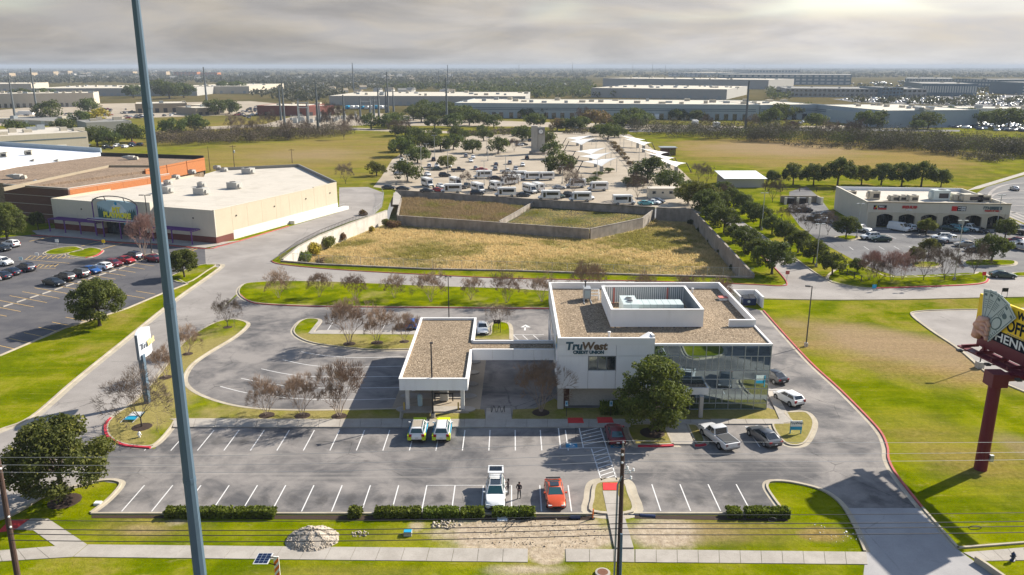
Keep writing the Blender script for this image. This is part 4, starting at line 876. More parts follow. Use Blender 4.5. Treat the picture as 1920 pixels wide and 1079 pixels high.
for y0,y1 in ((96.0,96.2),(99.3,99.5)):
    for k in range(4):
        xa=cx1+(5.42-cx1)*k/4; xb=cx1+(5.42-cx1)*(k+1)/4; MB().bb(xa+.01,xb-.01,y0,y1,3.62,5.02).build('fascia',MT['panel_white'],CNP)
    MB().bb(cx1+.06,5.4,y0-.04,y1+.04,5.02,5.1).build('coping',MT['trim_white'],CNP)
for x in (-12.55,-5.95):
    for y in (88.7,94.5,100.5,106.6): MB().bb(x-.22,x+.22,y-.22,y+.22,.1,3.7).build('column',MT['trim_white'],CNP)
for x in (-12.95,-6.45):
    q=MB().lathe((x,88.3,.0),[(.09,0),(.09,1.1),(.04,1.16)],10).build('bollard',MT['brass']); tag(q,'yellow bollard at the canopy column nearest '+('the row of three bare trees' if x<-9 else 'the bicycle rack'),'bollard','canopy bollards')
MB().prism([(-14.6,86.3),(-3.9,86.3),(-3.6,109.2),(-14.2,109.2)],0,.03,bottom=False).build('drive_through_pad',MT['concrete_lot'])['kind']='structure'
for i,y in enumerate((88.6,92.6,96.6,100.6,104.6)):
    pts=smooth([(-13.6,y-.6),(-12.8,y-.75),(-6,y-.75),(-4.9,y-.6),(-4.4,y),(-4.9,y+.6),(-6,y+.75),(-12.8,y+.75),(-13.6,y+.6),(-14,y)],3,True)
    o=MB().prism(pts,.0,.18).build('teller_island',MT['concrete_walk']); tag(o,rank_label(i,5,'rounded concrete teller island','under the drive-through canopy','from the front'),'traffic island','teller islands')
q=P(833,752); e=thing('teller_machine','black drive-up teller machine with crossbar under the canopy','teller machine',(q.x,q.y,.1))
MB().box((q.x,q.y,.85),(1.0,.7,1.4)).build('cabinet',MT['hvac_grey'],e); MB().box((q.x,q.y-.02,1.75),(1.3,.9,.4)).build('hood',MT['black'],e); MB().box((q.x,q.y-.5,1.2),(2.3,.12,.16)).build('crossbar',MT['black'],e)
for s in (-1,1): MB().box((q.x+s*1.1,q.y-.5,.75),(.14,.14,1.1)).build('post',MT['black'],e)
q=P(788,763); e=thing('waste_bin','pale blue cylindrical waste bin under the drive-through canopy','bin',(q.x,q.y,.18))
MB().lathe((q.x,q.y,.16),[(.26,0),(.3,.1),(.3,1.1),(.26,1.15)],14).build('drum',MT['bin_blue'],e); MB().lathe((q.x,q.y,1.31),[(.3,0),(.28,.2),(.1,.32)],14).build('lid',MT['bin_blue'],e)
# bicycle rack
q0=P(921,775); q1=P(946,775); e=thing('bicycle_rack','black wave shaped bicycle rack on the short walkway','bicycle rack',(q0.x,q0.y,.13)); 
pts=[]
for k in range(49):
    t=k/48; ph=t*math.pi*5; pts.append(Vector((q0.x+(q1.x-q0.x)*t,q0.y,.52+.42*math.sin(ph-math.pi/2))))
pts[0].z=.1; pts[-1].z=.1
MB().path([p for p in pts],.035,6).build('wave_bar',MT['metal_dark'],e); MB().tube((q0.x,q0.y,.12),(q0.x,q0.y,.9),.035).tube((q1.x,q1.y,.12),(q1.x,q1.y,.9),.035).build('end_post',MT['metal_dark'],e)
# refuse enclosure behind
q=P(1410,577); e=thing('refuse_enclosure','white walled refuse enclosure behind the credit union','enclosure',(q.x,q.y,0))
X,Y=q.x,q.y
for a in ((X-2.2,X-2.0,Y,Y+4.4),(X+1.6,X+1.85,Y-.3,Y+4.4),(X-2.2,X+1.85,Y+4.4,Y+4.6)): MB().bb(*a,0,1.9).build('wall',MT['panel_white'],e)
for a in ((X-2.25,X-1.95,Y,Y+4.4),(X+1.55,X+1.9,Y-.3,Y+4.4)): MB().bb(*a,1.9,1.97).build('coping',MT['trim_white'],e)
d=thing('dumpster','dark navy dumpster inside the white refuse enclosure','dumpster',(X-.2,Y+2,0)); MB().box((X-.2,Y+1.7,.75),(2.2,1.6,1.2),taper=1.08).build('bin_body',MT['navy_bin'],d); MB().box((X-.75,Y+1.7,1.42),(1.1,1.75,.08),R=Matrix.Rotation(.12,3,'X')).build('lid',MT['black'],d); MB().box((X+.4,Y+1.7,1.46),(1.1,1.75,.08),R=Matrix.Rotation(.2,3,'X')).build('lid',MT['black'],d)
MB().tube((X-.35,Y+.88,.8),(X-.35,Y+.80,.8),.24,n=12).build('emblem',MT['hvac_green'],d)
# ------------------------------------------------------------------ trees
def leaf_cloud(name,lobes,per,size,m,seed,flat=.0,shell=(.55,1.05)):
    r=np.random.default_rng(seed); Vs=[]; A=[]
    for (c,rad,sq) in lobes:
        n=int(per*(rad**2)); d=r.normal(size=(n,3)); d/=np.linalg.norm(d,axis=1,keepdims=True)
        k=r.uniform(*shell,(n,1)); p=np.array(c)+d*k*rad*np.array([1,1,sq]); nr=d*.7+r.normal(0,.6,(n,3)); nr[:,2]+=.25; nr/=np.linalg.norm(nr,axis=1,keepdims=True)
        t=np.cross(nr,r.normal(size=(n,3))); t/=np.linalg.norm(t,axis=1,keepdims=True); b=np.cross(nr,t); s=size*r.uniform(.6,1.35,(n,1))
        q=np.stack([p-t*s*.5,p-b*s*.32,p+t*s*.5,p+b*s*.32],1); Vs.append(q.reshape(-1,3)); A.append(np.repeat(np.clip(r.uniform(0,1)*.45+r.random(n)*.62,0,1),4))
    V=np.concatenate(Vs); A=np.concatenate(A); Fq=np.arange(len(V)).reshape(-1,4); return npmesh(name,V,Fq,MT[m],{'leaf':A})
def oak_meshes(seed,R=5.,Hh=8.,zb=2.,nl=34,per=70,size=.42,m='leaf_oak',lr0=.20,lr1=.34):
    r=random.Random(seed); lobes=[]
    for i in range(nl):
        a=r.uniform(0,6.283); u=r.random()**.5; z=r.random()
        prof=math.sin(math.pi*(.22+.70*z))**.75; rr=R*prof*(.45+.45*u); lr=R*r.uniform(lr0,lr1)
        lobes.append(((rr*math.cos(a),rr*math.sin(a),zb+lr*.6+(Hh-zb-lr*1.3)*z),lr,r.uniform(.65,.9)))
    lobes.append(((0,0,zb+(Hh-zb)*.5),R*.5,.8)); lobes.append(((0,0,Hh-R*.3),R*.32,.75))
    cr=leaf_cloud('crown',lobes,per,size,m,seed)
    t=MB(); h0=zb+(Hh-zb)*.25; t.tube((0,0,-.05),(0,0,.5),R*.078,R*.055,8,cap=False); t.tube((0,0,.5),(r.uniform(-.15,.15),r.uniform(-.15,.15),h0),R*.055,R*.042,8,cap=False)
    for (c,lr,_) in lobes[:18]:
        q=Vector((c[0]*.35,c[1]*.35,h0+(c[2]-h0)*.45)); t.tube((0,0,h0-.3),q,R*.026,R*.016,5,cap=False); t.tube(q,c,R*.016,R*.006,4,cap=False)
    return cr,t.mesh('trunk',MT['bark'],True)
def bare_meshes(seed,Hh=5.,spread=.55,stems=5,depth=5,base=.25,r0=.07,kids=3,wood='bark_pale',tw='twig',decay=.74,trunk=0.,upw=.25,jit=.45,Wt=5.,rmin=.017):
    r=random.Random(seed); trk=MB(); twg=MB()
    def grow(p,d,L,rad,lev):
        q=p+d*L; rad=max(rad,rmin); (trk if lev>=depth-1 else twg).tube(p,q,rad,max(rad*.7,rmin*.8),4 if lev>=depth-1 else 3,cap=False)
        if lev==0: return
        n=kids if lev>3 else kids+1 if lev>1 else kids+2
        side=d.orthogonal().normalized(); side.rotate(Quaternion(d,r.uniform(0,6.28)))
        for k in range(n):
            ax=side.copy(); ax.rotate(Quaternion(d,6.283*k/n+r.uniform(-.4,.4))); nd=(d+ax*jit*r.uniform(.7,1.25)+Vector((0,0,upw))*.35).normalized()
            st=q if lev>2 else p.lerp(q,r.uniform(.55,1.))
            grow(st,nd,L*decay*r.uniform(.8,1.2),rad*.66,lev-1)
    L0=Hh*(1-decay)/(1-decay**(depth+1))*1.05
    org=Vector((0,0,0))
    if trunk: trk.tube((0,0,-.05),(0,0,trunk),r0*1.9,r0*1.5,7); org=Vector((0,0,trunk-.05))
    for k in range(stems):
        a=6.283*(k+r.uniform(-.2,.2))/stems; d=Vector((math.cos(a)*spread,math.sin(a)*spread,1)).normalized()
        grow(org+Vector((math.cos(a),math.sin(a),0))*base*(.3 if trunk else 1)*.5,d,L0*r.uniform(.85,1.15),r0*r.uniform(.8,1.1),depth)
    A=np.array(twg.v); ex=(np.percentile(A[:,0],99)-np.percentile(A[:,0],1)+np.percentile(A[:,1],99)-np.percentile(A[:,1],1))/2; hz_=np.percentile(A[:,2],99.5); kx,kz=Wt/ex,Hh/hz_
    for m in (twg,trk): m.v=[(a*kx,b*kx,c*kz) for a,b,c in m.v]
    return twg.mesh('crown',MT[tw]),trk.mesh('trunk',MT[wood],True)
def tree(name,meshes,loc,sc,label,cat='tree',group=None,rz=None,crown_mat=None,sz=None):
    e=thing(name,label,cat,loc,random.uniform(0,6.28) if rz is None else rz,group); e.scale=(sc,sc,sz or sc)
    c=link('crown',meshes[0],e); link('trunk',meshes[1],e)
    if crown_mat: c.material_slots[0].link='OBJECT'; c.material_slots[0].material=MT[crown_mat]
    return e
OAK=[oak_meshes(s,5,7.2,1.5,52,95,.42,'leaf_oak',.13,.25) for s in (11,12,13,14)]            # crown diameter about 9.5 m at scale 1
OAKF=[oak_meshes(s,5.3,7.0,1.1,24,36,.62) for s in (21,22,23)]
MYR=[bare_meshes(s,5.3,.55,5,7,.35,.075,2,decay=.86,Wt=4.9,rmin=.017,jit=.42) for s in (31,32,33)]
MYRB=[bare_meshes(s,6.5,.5,6,7,.4,.085,2,decay=.86,Wt=5.6,rmin=.0185,jit=.40) for s in (41,42,43)]
SHADE=[bare_meshes(s,7.4,1.0,6,7,.2,.085,2,'bark','twig_grey',.85,1.7,.15,.5,Wt=7.8,rmin=.019) for s in (51,52)]
REDT=[bare_meshes(s,6.8,.45,5,7,.3,.08,2,'bark_pale','twig_red',.86,Wt=5.,rmin=.021) for s in (61,62)]
BARE=[bare_meshes(s,10.5,.7,5,7,.2,.12,2,'bark','twig_grey',.85,1.5,.25,.42,Wt=9.,rmin=.03) for s in (71,72)]
# near live oaks, each its own shape
def near_oak(seed,px,base_y,width_px,top_y,label,m='leaf_oak_near',zb=1.5,per=150,size=.30,nl=120):
    loc=P(px,base_y); R=width_px*mpp(px,base_y)/2; Hh=HT(px,base_y,top_y)+R*.28
    return tree('live_oak',oak_meshes(seed,R*1.0,Hh,zb,nl,per*(5./R)**.5*1.2,size,m,.11,.23),loc,1.,label,group=None,rz=0)
near_oak(101,1223,812,142,690,'broad dark live oak in front of the credit union glass corner',zb=1.5)
near_oak(102,121,938,192,812,'large spreading live oak at the corner near the red ramp')
near_oak(103,187,611,104,538,'round live oak on the turf strip between retail lot and road')
near_oak(104,346,521,60,476,'small live oak behind the tall blue pole at the retail lot corner')
near_oak(105,14,450,80,392,'dense live oak at the left edge beside the brown brick building'); near_oak(106,72,432,32,402,'small dark oak against the brown brick wall')
# crepe myrtles on the long grass island
isl=[(523,559,46),(599,557,40),(667,562,40),(740,559,40),(808,566,52),(883,562,37),(950,568,52),(1016,566,44),(1100,560,60),(1205,563,46),(1290,566,46),(1352,570,44)]
for i,(x,y,wp) in enumerate(isl):
    M_=MYR[i%3]; tree('crepe_myrtle',M_,P(x,y,.12),wp*mpp(x,y)/4.4,rank_label(i,len(isl),'bare crepe myrtle','on the long grass island'),group='crepe myrtles on the long island')
for (x,y,wp,lab) in ((655,645,68,'bare crepe myrtle nearest the curved island tip'),(707,643,54,'bare crepe myrtle second from the curved island tip'),(758,641,44,'bare crepe myrtle in front of the blue parked car')):
    tree('crepe_myrtle',MYRB[x%3],P(x,y,.12),wp*mpp(x,y)/5.05,lab,group='crepe myrtles by the drive-through lanes')
for i,(x,y,wp) in enumerate(((500,779,60),(567,780,64),(636,781,84))):
    tree('crepe_myrtle',MYRB[i],P(x,y,.12),wp*mpp(x,y)/5.05,rank_label(i,3,'bare crepe myrtle','between drive-through lanes and sidewalk'),group='crepe myrtles by the sidewalk')
tree('crepe_myrtle',MYRB[1],P(1014,773,.06),78*mpp(1014,773)/5.1,'bare crepe myrtle in shade at the corner of the credit union')
tree('crepe_myrtle',MYRB[2],P(311,708,.12),52*mpp(311,708)/5.6,'bare crepe myrtle just behind the pole sign'); tree('crepe_myrtle',MYRB[0],P(352,664,.12),48*mpp(352,664)/5.6,'bare crepe myrtle half hidden by the tall blue pole')
tree('shade_tree',SHADE[0],P(427,614,.12),62*mpp(427,614)/7.8,'small bare shade tree at the rounded tip of the west island')
tree('shade_tree',SHADE[1],P(266,801,.12),122*mpp(266,801)/7.8,'wide bare shade tree in front of the pole sign')
tree('shade_tree',SHADE[0],P(935,617,.12),54*mpp(935,617)/7.8,'bare shade tree on the small island beside the white sedan',rz=2.)
tree('shade_tree',REDT[0],P(270,481,.0),60*mpp(270,481)/5.0,'pale bare tree in front of the store entrance'); 
# mulch rings
for x,y,r_ in ((655,645,1.0),(707,643,1.),(758,641,.8),(500,779,1.),(567,780,1.),(636,781,1.),(1014,773,1.1),(427,614,.8),(266,801,1.2),(121,938,1.5),(1223,812,1.5),(311,708,.9),(352,664,.8)):
    q=P(x,y,.12); o=MB().lathe((q.x,q.y,.02 if x==121 else (.05 if x==1014 else .11)),[(r_,0),(r_*.85,.05),(.1,.09)],14).build('mulch_ring',MT['mulch']); o['kind']='stuff'; tag(o,'ring of dark mulch round the foot of a tree','mulch')
# ------------------------------------------------------------------ vehicles
PAL=['PAINT','car_glass','rubber','lamp_red','lamp_clear','alloy','plate','truck_bed']
def hull(m,st,mi=0):
    rings=[]
    for (x,zb,zt,hw,tw) in st:
        zm=zb+.62*(zt-zb); rings.append([(x,-hw*.9,zb),(x,-hw,zb+.1),(x,-hw,zm),(x,-tw,zt),(x,-tw*.4,zt+.025),(x,tw*.4,zt+.025),(x,tw,zt),(x,hw,zm),(x,hw,zb+.1),(x,hw*.9,zb)])
    n=10; vs=[v for r in rings for v in r]; fs=[]
    for j in range(len(rings)-1): fs+=[(j*n+k,j*n+(k+1)%n,(j+1)*n+(k+1)%n,(j+1)*n+k) for k in range(n)]
    fs+=[tuple(range(n))[::-1],tuple(range((len(rings)-1)*n,len(rings)*n))]; m.add(vs,fs,mi)
def car_parts(kind):
    """ordered list of (part name, MB, palette index)"""
    Pt=[]; body=MB(); D=dict(sedan=(4.75,1.0,1.45,-1.95,1.05,-1.05,.15),coupe=(4.55,.98,1.36,-1.9,.95,-.95,.0),hatch=(4.1,1.02,1.5,-1.95,1.0,-1.5,.25),suv=(4.65,1.1,1.70,-2.2,1.0,-1.85,.35),wagon=(4.85,1.05,1.66,-2.3,.95,-1.95,.25),pickup=(5.7,1.12,1.86,-.55,1.35,-.35,.65),van=(5.4,1.25,2.15,-2.6,1.9,-2.5,1.25))
    L,zt,zr,rb,fb,rr,fr=D[kind]; h=L/2; W=.92 if kind in('sedan','coupe','hatch') else .96 if kind!='pickup' else 1.0
    nose=dict(sedan=.72,coupe=.66,hatch=.80,suv=.90,wagon=.85,pickup=1.0,van=1.0)[kind]; tail=dict(sedan=.98,coupe=.97,hatch=1.0,suv=1.08,wagon=1.05,pickup=1.08,van=1.2)[kind]
    st=[(-h,.42,tail*.82,W*.80,W*.70),(-h+.12,.32,tail*.96,W*.93,W*.80),(-h+.55,.24,tail+.02,W,W*.88),(-h*.4,.22,zt,W,W*.88),(fb-.6,.22,zt,W,W*.88),(fb+.05,.22,zt-.02,W,W*.87),(h*.72,.24,(zt+nose)/2+.04,W*.98,W*.82),(h-.22,.30,nose,W*.92,W*.72),(h,.42,nose*.80,W*.76,W*.58)]
    if kind=='pickup': st=[(-h,.5,1.05,W*.92,W*.90),(-h+.1,.42,1.12,W,W*.95),(-.55,.36,1.12,W,W*.95),(.8,.36,1.12,W,W*.93),(1.45,.36,1.12,W,W*.9),(2.2,.38,1.10,W,W*.86),(2.65,.42,1.02,W*.97,W*.78),(h,.5,.85,W*.84,W*.66)]
    if kind=='van': st=[(-h,.35,1.2,W*.98,W*.97),(-h+.1,.3,1.25,W*1.03,W),(1.9,.28,1.25,W*1.03,W),(2.3,.3,1.05,W,W*.9),(2.6,.36,.9,W*.9,W*.75),(h,.45,.7,W*.75,W*.6)]
    hull(body,st)
    bw,rw=W*.86,W*.66 if kind not in('van','pickup') else W*.80
    zb=zt-.02
    # cabin shell
    cab=[(rb,-bw,zb),(fb,-bw,zb),(fb,bw,zb),(rb,bw,zb),(rr,-rw,zr-.05),(fr,-rw,zr-.05),(fr,rw,zr-.05),(rr,rw,zr-.05),(rr+.12,-rw*.86,zr),(fr-.14,-rw*.86,zr),(fr-.14,rw*.86,zr),(rr+.12,rw*.86,zr)]
    body.add(cab,[(0,1,5,4),(1,2,6,5),(2,3,7,6),(3,0,4,7),(4,5,9,8),(5,6,10,9),(6,7,11,10),(7,4,8,11),(8,9,10,11)])
    Pt.append(('body',body,0))
    def glassq(nm,a,b,c,d,u0,u1,v0,v1,off=.012):
        a,b,c,d=map(Vector,(a,b,c,d)); f=lambda u,v:(a.lerp(b,u)).lerp(d.lerp(c,u),v); n=((b-a).cross(d-a)).normalized()*off
        q=[f(u0,v0),f(u1,v0),f(u1,v1),f(u0,v1)]; m=MB(); m.add([p+n for p in q]+[p-n*.5 for p in q],[(0,1,2,3),(7,6,5,4),(0,4,5,1),(1,5,6,2),(2,6,7,3),(3,7,4,0)]); Pt.append((nm,m,1))
    c=cab
    glassq('windshield',c[1],c[2],c[6],c[5],.05,.95,.06,.95); 
    if kind!='van': glassq('rear_window',c[3],c[0],c[4],c[7],.08,.92,.18 if kind in('suv','hatch','wagon') else .08,.92)
    if kind in('sedan','coupe','hatch'): sp=((.08,.47),(.51,.90))
    elif kind=='van': sp=((.80,.97),)
    elif kind=='pickup': sp=((.08,.46),(.52,.90))
    else: sp=((.05,.27),(.30,.59),(.62,.92))
    for u0,u1 in sp:
        glassq('side_window',c[0],c[1],c[5],c[4],u0,u1,.12,.88); glassq('side_window',c[2],c[3],c[7],c[6],1-u1,1-u0,.12,.88)
    wr=.33 if kind in('sedan','coupe','hatch') else .38; ax=h*.62; axr=-h*.60
    for x in (ax,axr):
        for s in (-1,1):
            m=MB(); y0=s*(W-.20); y1=s*(W+.012); m.tube((x,y0,wr),(x,y1,wr),wr,wr,14); Pt.append(('wheel',m,2)); m=MB(); m.tube((x,y1,wr),(x,y1+s*.012,wr),wr*.62,wr*.58,10); Pt.append(('rim',m,5))
    # dark wheel arches
    for x in (ax,axr):
        for s in (-1,1): Pt.append(('wheel_arch',MB().tube((x,s*(W-.3),wr+.03),(x,s*(W+.004),wr+.03),wr*1.17,wr*1.17,14),2))
    zl=nose*.84 if kind!='pickup' else .88
    for s in (-1,1):
        m=MB().box((h-.13,s*W*.66,zl),(.16,.34,.13)); Pt.append(('headlight',m,4)); m=MB().box((-h+.06,s*W*.72,tail*.84),(.12,.30,.17 if kind not in('suv','wagon','van','hatch','pickup') else .32)); Pt.append(('taillight',m,3))
        m=MB().box((fb-.32,s*(W+.09),zt+.06),(.14,.2,.14)); Pt.append(('mirror',m,0))
    m=MB().box((h-.01,0,zl-.1),(.05,W*.85,.17)).box((h-.03,0,.42),(.06,W*1.1,.14)); Pt.append(('grille',m,2))
    m=MB().box((-h+.0,0,tail*.62),(.03,.34,.16)); Pt.append(('plate',m,6)); m=MB().box((-h+.04,0,.44),(.1,W*1.4,.14)); Pt.append(('bumper',m,2))
    if kind=='pickup':
        m=MB().box((-1.72,0,1.17),(2.05,W*1.62,.05)); Pt.append(('bed_cover',m,7))
        m=MB().box((-h+.12,0,.52),(.28,W*1.86,.16)); Pt.append(('bumper',m,5))
    if kind in('suv','wagon'):
        for s in (-1,1): m=MB().box(((rr+fr)/2,s*rw*.92,zr+.03),(abs(fr-rr)*.9,.05,.06)); Pt.append(('roof_rail',m,2))
    return Pt
CARS={}
def car_kind(kind):
    if kind not in CARS:
        pts=car_parts(kind); full=MB(); pm=[]
        for nm,m,mi in pts:
            full.add(m.v,m.f,mi); me=m.mesh(kind+'_'+nm,[MT[PAL[mi]] if mi else CPAINT('white')]); pm.append((nm,me,mi))
        one=full.mesh(kind,[CPAINT('white')]+[MT[p] for p in PAL[1:]]); 
        for me in [one]+[p[1] for p in pm]:
            bm=bmesh.new(); bm.from_mesh(me); bmesh.ops.recalc_face_normals(bm,faces=bm.faces)
            for f in bm.faces: f.smooth=True
            for e in bm.edges:
                if len(e.link_faces)==2 and e.calc_face_angle(0)>math.radians(38): e.smooth=False
            bm.to_mesh(me); bm.free()
        CARS[kind]=(pm,one)
    return CARS[kind]
NAMES=dict(sedan='sedan',coupe='coupe',hatch='hatchback',suv='suv',wagon='crossover_car',pickup='pickup_truck',van='cargo_van')
def car(kind,color,loc,hd,label,group=None,parts=True,cat=None,glass=None,z=.012):
    pm,one=car_kind(kind); loc=Vector((loc[0],loc[1],z)); rz=math.radians(hd); name=NAMES[kind]; cat=cat or {'suv':'car','wagon':'car','pickup':'pickup truck','van':'van'}.get(kind,'car')
    if not parts:
        o=link(name,one); o.location=loc; o.rotation_euler=(0,0,rz); o.material_slots[0].link='OBJECT'; o.material_slots[0].material=CPAINT(color); return tag(o,label,cat,group)
    e=thing(name,label,cat,loc,rz,group); wheels=None
    for nm,me,mi in pm:
        par=wheels if nm=='rim' else e
        o=link(nm,me,par)
        if nm=='wheel': wheels=o
        if mi==0: o.material_slots[0].link='OBJECT'; o.material_slots[0].material=CPAINT(color)
        if mi==1 and glass: o.material_slots[0].link='OBJECT'; o.material_slots[0].material=MT[glass]
    return e
def carpx(kind,color,x,y,hd,label,**k): return car(kind,color,P(x,y),hd,label,**k)
# shuttle bus : cutaway van nose with a passenger box
def bus_parts():
    b=MB(); b.box((-.75,0,1.75),(5.4,2.3,2.3)); b.box((-.75,0,2.93),(5.2,2.1,.1)); hull(b,[(1.8,.45,1.35,.98,.95),(2.4,.45,1.3,.98,.85),(3.1,.48,1.05,.9,.7),(3.35,.55,.85,.8,.6)])
    b.add([(1.9,-.95,1.3),(2.6,-.9,1.3),(2.6,.9,1.3),(1.9,.95,1.3),(1.9,-.9,2.35),(2.05,-.8,2.35),(2.05,.8,2.35),(1.9,.9,2.35)],[(0,1,5,4),(1,2,6,5),(2,3,7,6),(4,5,6,7)]); b.box((2.1,0,2.6),(.6,1.9,.5),taper=.85)
    r=[('body',b,0)]
    for s in (-1,1):
        r.append(('side_window',MB().box((-1.0,s*1.155,2.05),(3.6,.02,.85)),1)); r.append(('side_window',MB().box((1.45,s*1.155,1.7),(.75,.02,1.5)),1))
        r.append(('headlight',MB().box((3.3,s*.6,.9),(.12,.3,.2)),4)); r.append(('taillight',MB().box((-3.46,s*.95,1.2),(.03,.14,.5)),3))
    r.append(('windshield',MB().slabquad((2.62,-.85,1.36),(2.62,.85,1.36),(2.08,.76,2.3),(2.08,-.76,2.3),.015),1)); r.append(('rear_window',MB().box((-3.46,0,2.1),(.02,1.1,.7)),1)); r.append(('grille',MB().box((3.35,0,.75),(.06,1.1,.25)),2)); r.append(('skirt',MB().box((-.8,0,.55),(5.3,2.24,.14)),2))
    for x in (2.55,-2.1):
        for s in (-1,1): r.append(('wheel',MB().tube((x,s*.8,.42),(x,s*1.16,.42),.42,.42,14),2)); r.append(('rim',MB().tube((x,s*1.16,.42),(x,s*1.175,.42),.25,.23,10),5))
    return r
bp=bus_parts(); full=MB(); bpm=[]
for nm,m,mi in bp: full.add(m.v,m.f,mi); bpm.append((nm,m.mesh('bus_'+nm,[MT[PAL[mi]] if mi else CPAINT('white')]),mi))
CARS['bus']=(bpm,full.mesh('shuttle_bus',[CPAINT('white')]+[MT[p] for p in PAL[1:]])); NAMES['bus']='shuttle_bus'
for me in [CARS['bus'][1]]+[q[1] for q in bpm]:
    bm=bmesh.new(); bm.from_mesh(me); bmesh.ops.recalc_face_normals(bm,faces=bm.faces); bm.to_mesh(me); bm.free()
# -------- cars on the credit union lot
carpx('pickup','pale silver',1346,828,108,'silver grey pickup truck with covered bed parked by the entrance walk') 
e=carpx('sedan','grey',1431,826,107,'dark grey sedan parked between the pickup and the small sign island')
carpx('hatch','white',1478,754,112,'white hatchback parked facing the walkway near the glass corner'); carpx('sedan','black',1447,712,112,'black sedan half hidden behind the glass corner')
carpx('sedan','dark red',1153,822,91,'dark red sedan parked in the accessible bay beside the oak island',glass='car_glass_tint')
cu=carpx('coupe','orange',1040,936,-88,'orange coupe with sunroof parked nose out by the front kerb',glass='car_glass_tint'); link('sunroof',MB().box((-.45,0,1.372),(.75,.85,.02)).mesh('sunroof',MT['car_glass']),cu); link('spoiler',MB().box((-2.12,0,1.1),(.22,1.4,.05)).mesh('spoiler',MT['black']),cu)
sb=carpx('wagon','white',929,936,-90,'white crossover with roof rack, sunroof and raised tailgate by the front kerb',glass='car_glass_tint')
link('sunroof',MB().box((-.35,0,1.672),(1.05,.95,.02)).mesh('sunroof',MT['car_glass']),sb)
m=MB(); [m.box((x,0,1.80),(.06,1.25,.05)) for x in (-1.75,-1.3,-.95)]; [m.box((-1.35,s*.6,1.78),(1.0,.05,.06)) for s in (-1,1)]; link('roof_rack',m.mesh('roof_rack',MT['metal_galv']),sb)
tg=link('tailgate',MB().slabquad((-1.95,-.78,1.68),(-1.95,.78,1.68),(-3.0,.74,1.92),(-3.0,-.74,1.92),.06).slabquad((-3.0,-.74,1.92),(-3.0,.74,1.92),(-3.25,.70,1.55),(-3.25,-.70,1.55),.05).mesh('tailgate',CPAINT('white')),sb); link('rear_window',MB().slabquad((-2.2,-.62,1.80),(-2.2,.62,1.80),(-2.85,.6,1.955),(-2.85,-.6,1.955),.02).mesh('tailgate_window',MT['car_glass']),tg)
for (x,lab,rf) in ((785,'white survey car with lime rear corners and beige roof, beside another like it','paint_beige'),(830,'white and blue survey car with lime rear corners, nearer the bicycle rack','paint_white')):
    e=carpx('suv','white',x,815,91,lab,group='survey cars nosed in at the sidewalk',glass='car_glass_tint')
    m=MB()
    for s in (-1,1): m.box((-2.08,s*.93,.78),(.62,.14,.55)).box((-2.30,s*.78,.62),(.12,.42,.36))
    m.box((1.75,0,1.04),(.9,1.5,.06)); link('vinyl_wrap',m.mesh('vinyl_wrap',MT['lime']),e)
    m=MB(); [m.box((-.2,s*.968,.8),(2.6,.02,.42)) for s in (-1,1)]; [m.slabquad((-2.0,s*.60,1.2),(-2.0,s*.80,1.2),(-1.8,s*.64,1.63),(-1.8,s*.5,1.63),.02*s) for s in (-1,1)]; link('vinyl_stripe',m.mesh('vinyl_stripe',MT['sky_blue']),e)
    if x==785: link('roof_panel',MB().box((-.75,0,1.71),(1.7,1.0,.03)).mesh('roof_panel',CPAINT('beige')),e)
carpx('sedan','white',905,622,-88,'white sedan parked nose out beside the small island behind the canopy'); carpx('hatch','blue',772,614,93,'blue hatchback behind the bare tree and canopy edge')
carpx('sedan','dark green',1880,521,-12,'dark green sedan driving on the road past the shops')
# -------- retail lot cars
hdp=math.degrees(math.atan2(dvn.y,dvn.x))
for k,(kd,col,x,y,fl,lab) in enumerate((('sedan','black',102,535,0,'black sedan, nearest the camera in the retail lot row'),('suv','dark grey',122,526,180,'dark grey suv next to the black sedan in the retail lot row'),('suv','grey',149,519,180,'grey suv beside the bright blue sedan in the retail row'),('sedan','blue',171,512,0,'bright blue sedan in the retail lot row'),('hatch','white',194,505,180,'white hatchback between the blue and red cars in the retail row'),('hatch','dark red',214,499,0,'dull red hatchback beside the white hatchback in the retail row'),('sedan','red',236,493,0,'bright red sedan second from the far end of the retail row'),('suv','navy',249,486,180,'navy suv at the far end of the retail row by the bare tree'),('sedan','dark red',291,490,0,'dark red sedan partly behind the tall blue pole'),
  ('sedan','navy',4,522,180,'navy sedan cut by the left picture edge in the retail lot'),('sedan','navy',21,515,180,'navy sedan beside the larger navy suv near the left edge'),('suv','navy',48,508,180,'navy suv beside the yellow hatched bays'),('suv','white',7,497,0,'white suv by the left edge beyond the navy sedans'),('sedan','black',4,470,0,'black car at the left edge below the store'),('suv','white',21,463,180,'white suv parked at the island end near the store front'),('sedan','silver',-18,528,180,'silver sedan just outside the left edge of the retail lot'))):
    carpx(kd,col,x,y,hdp+fl,lab,group='cars parked in the retail lot')
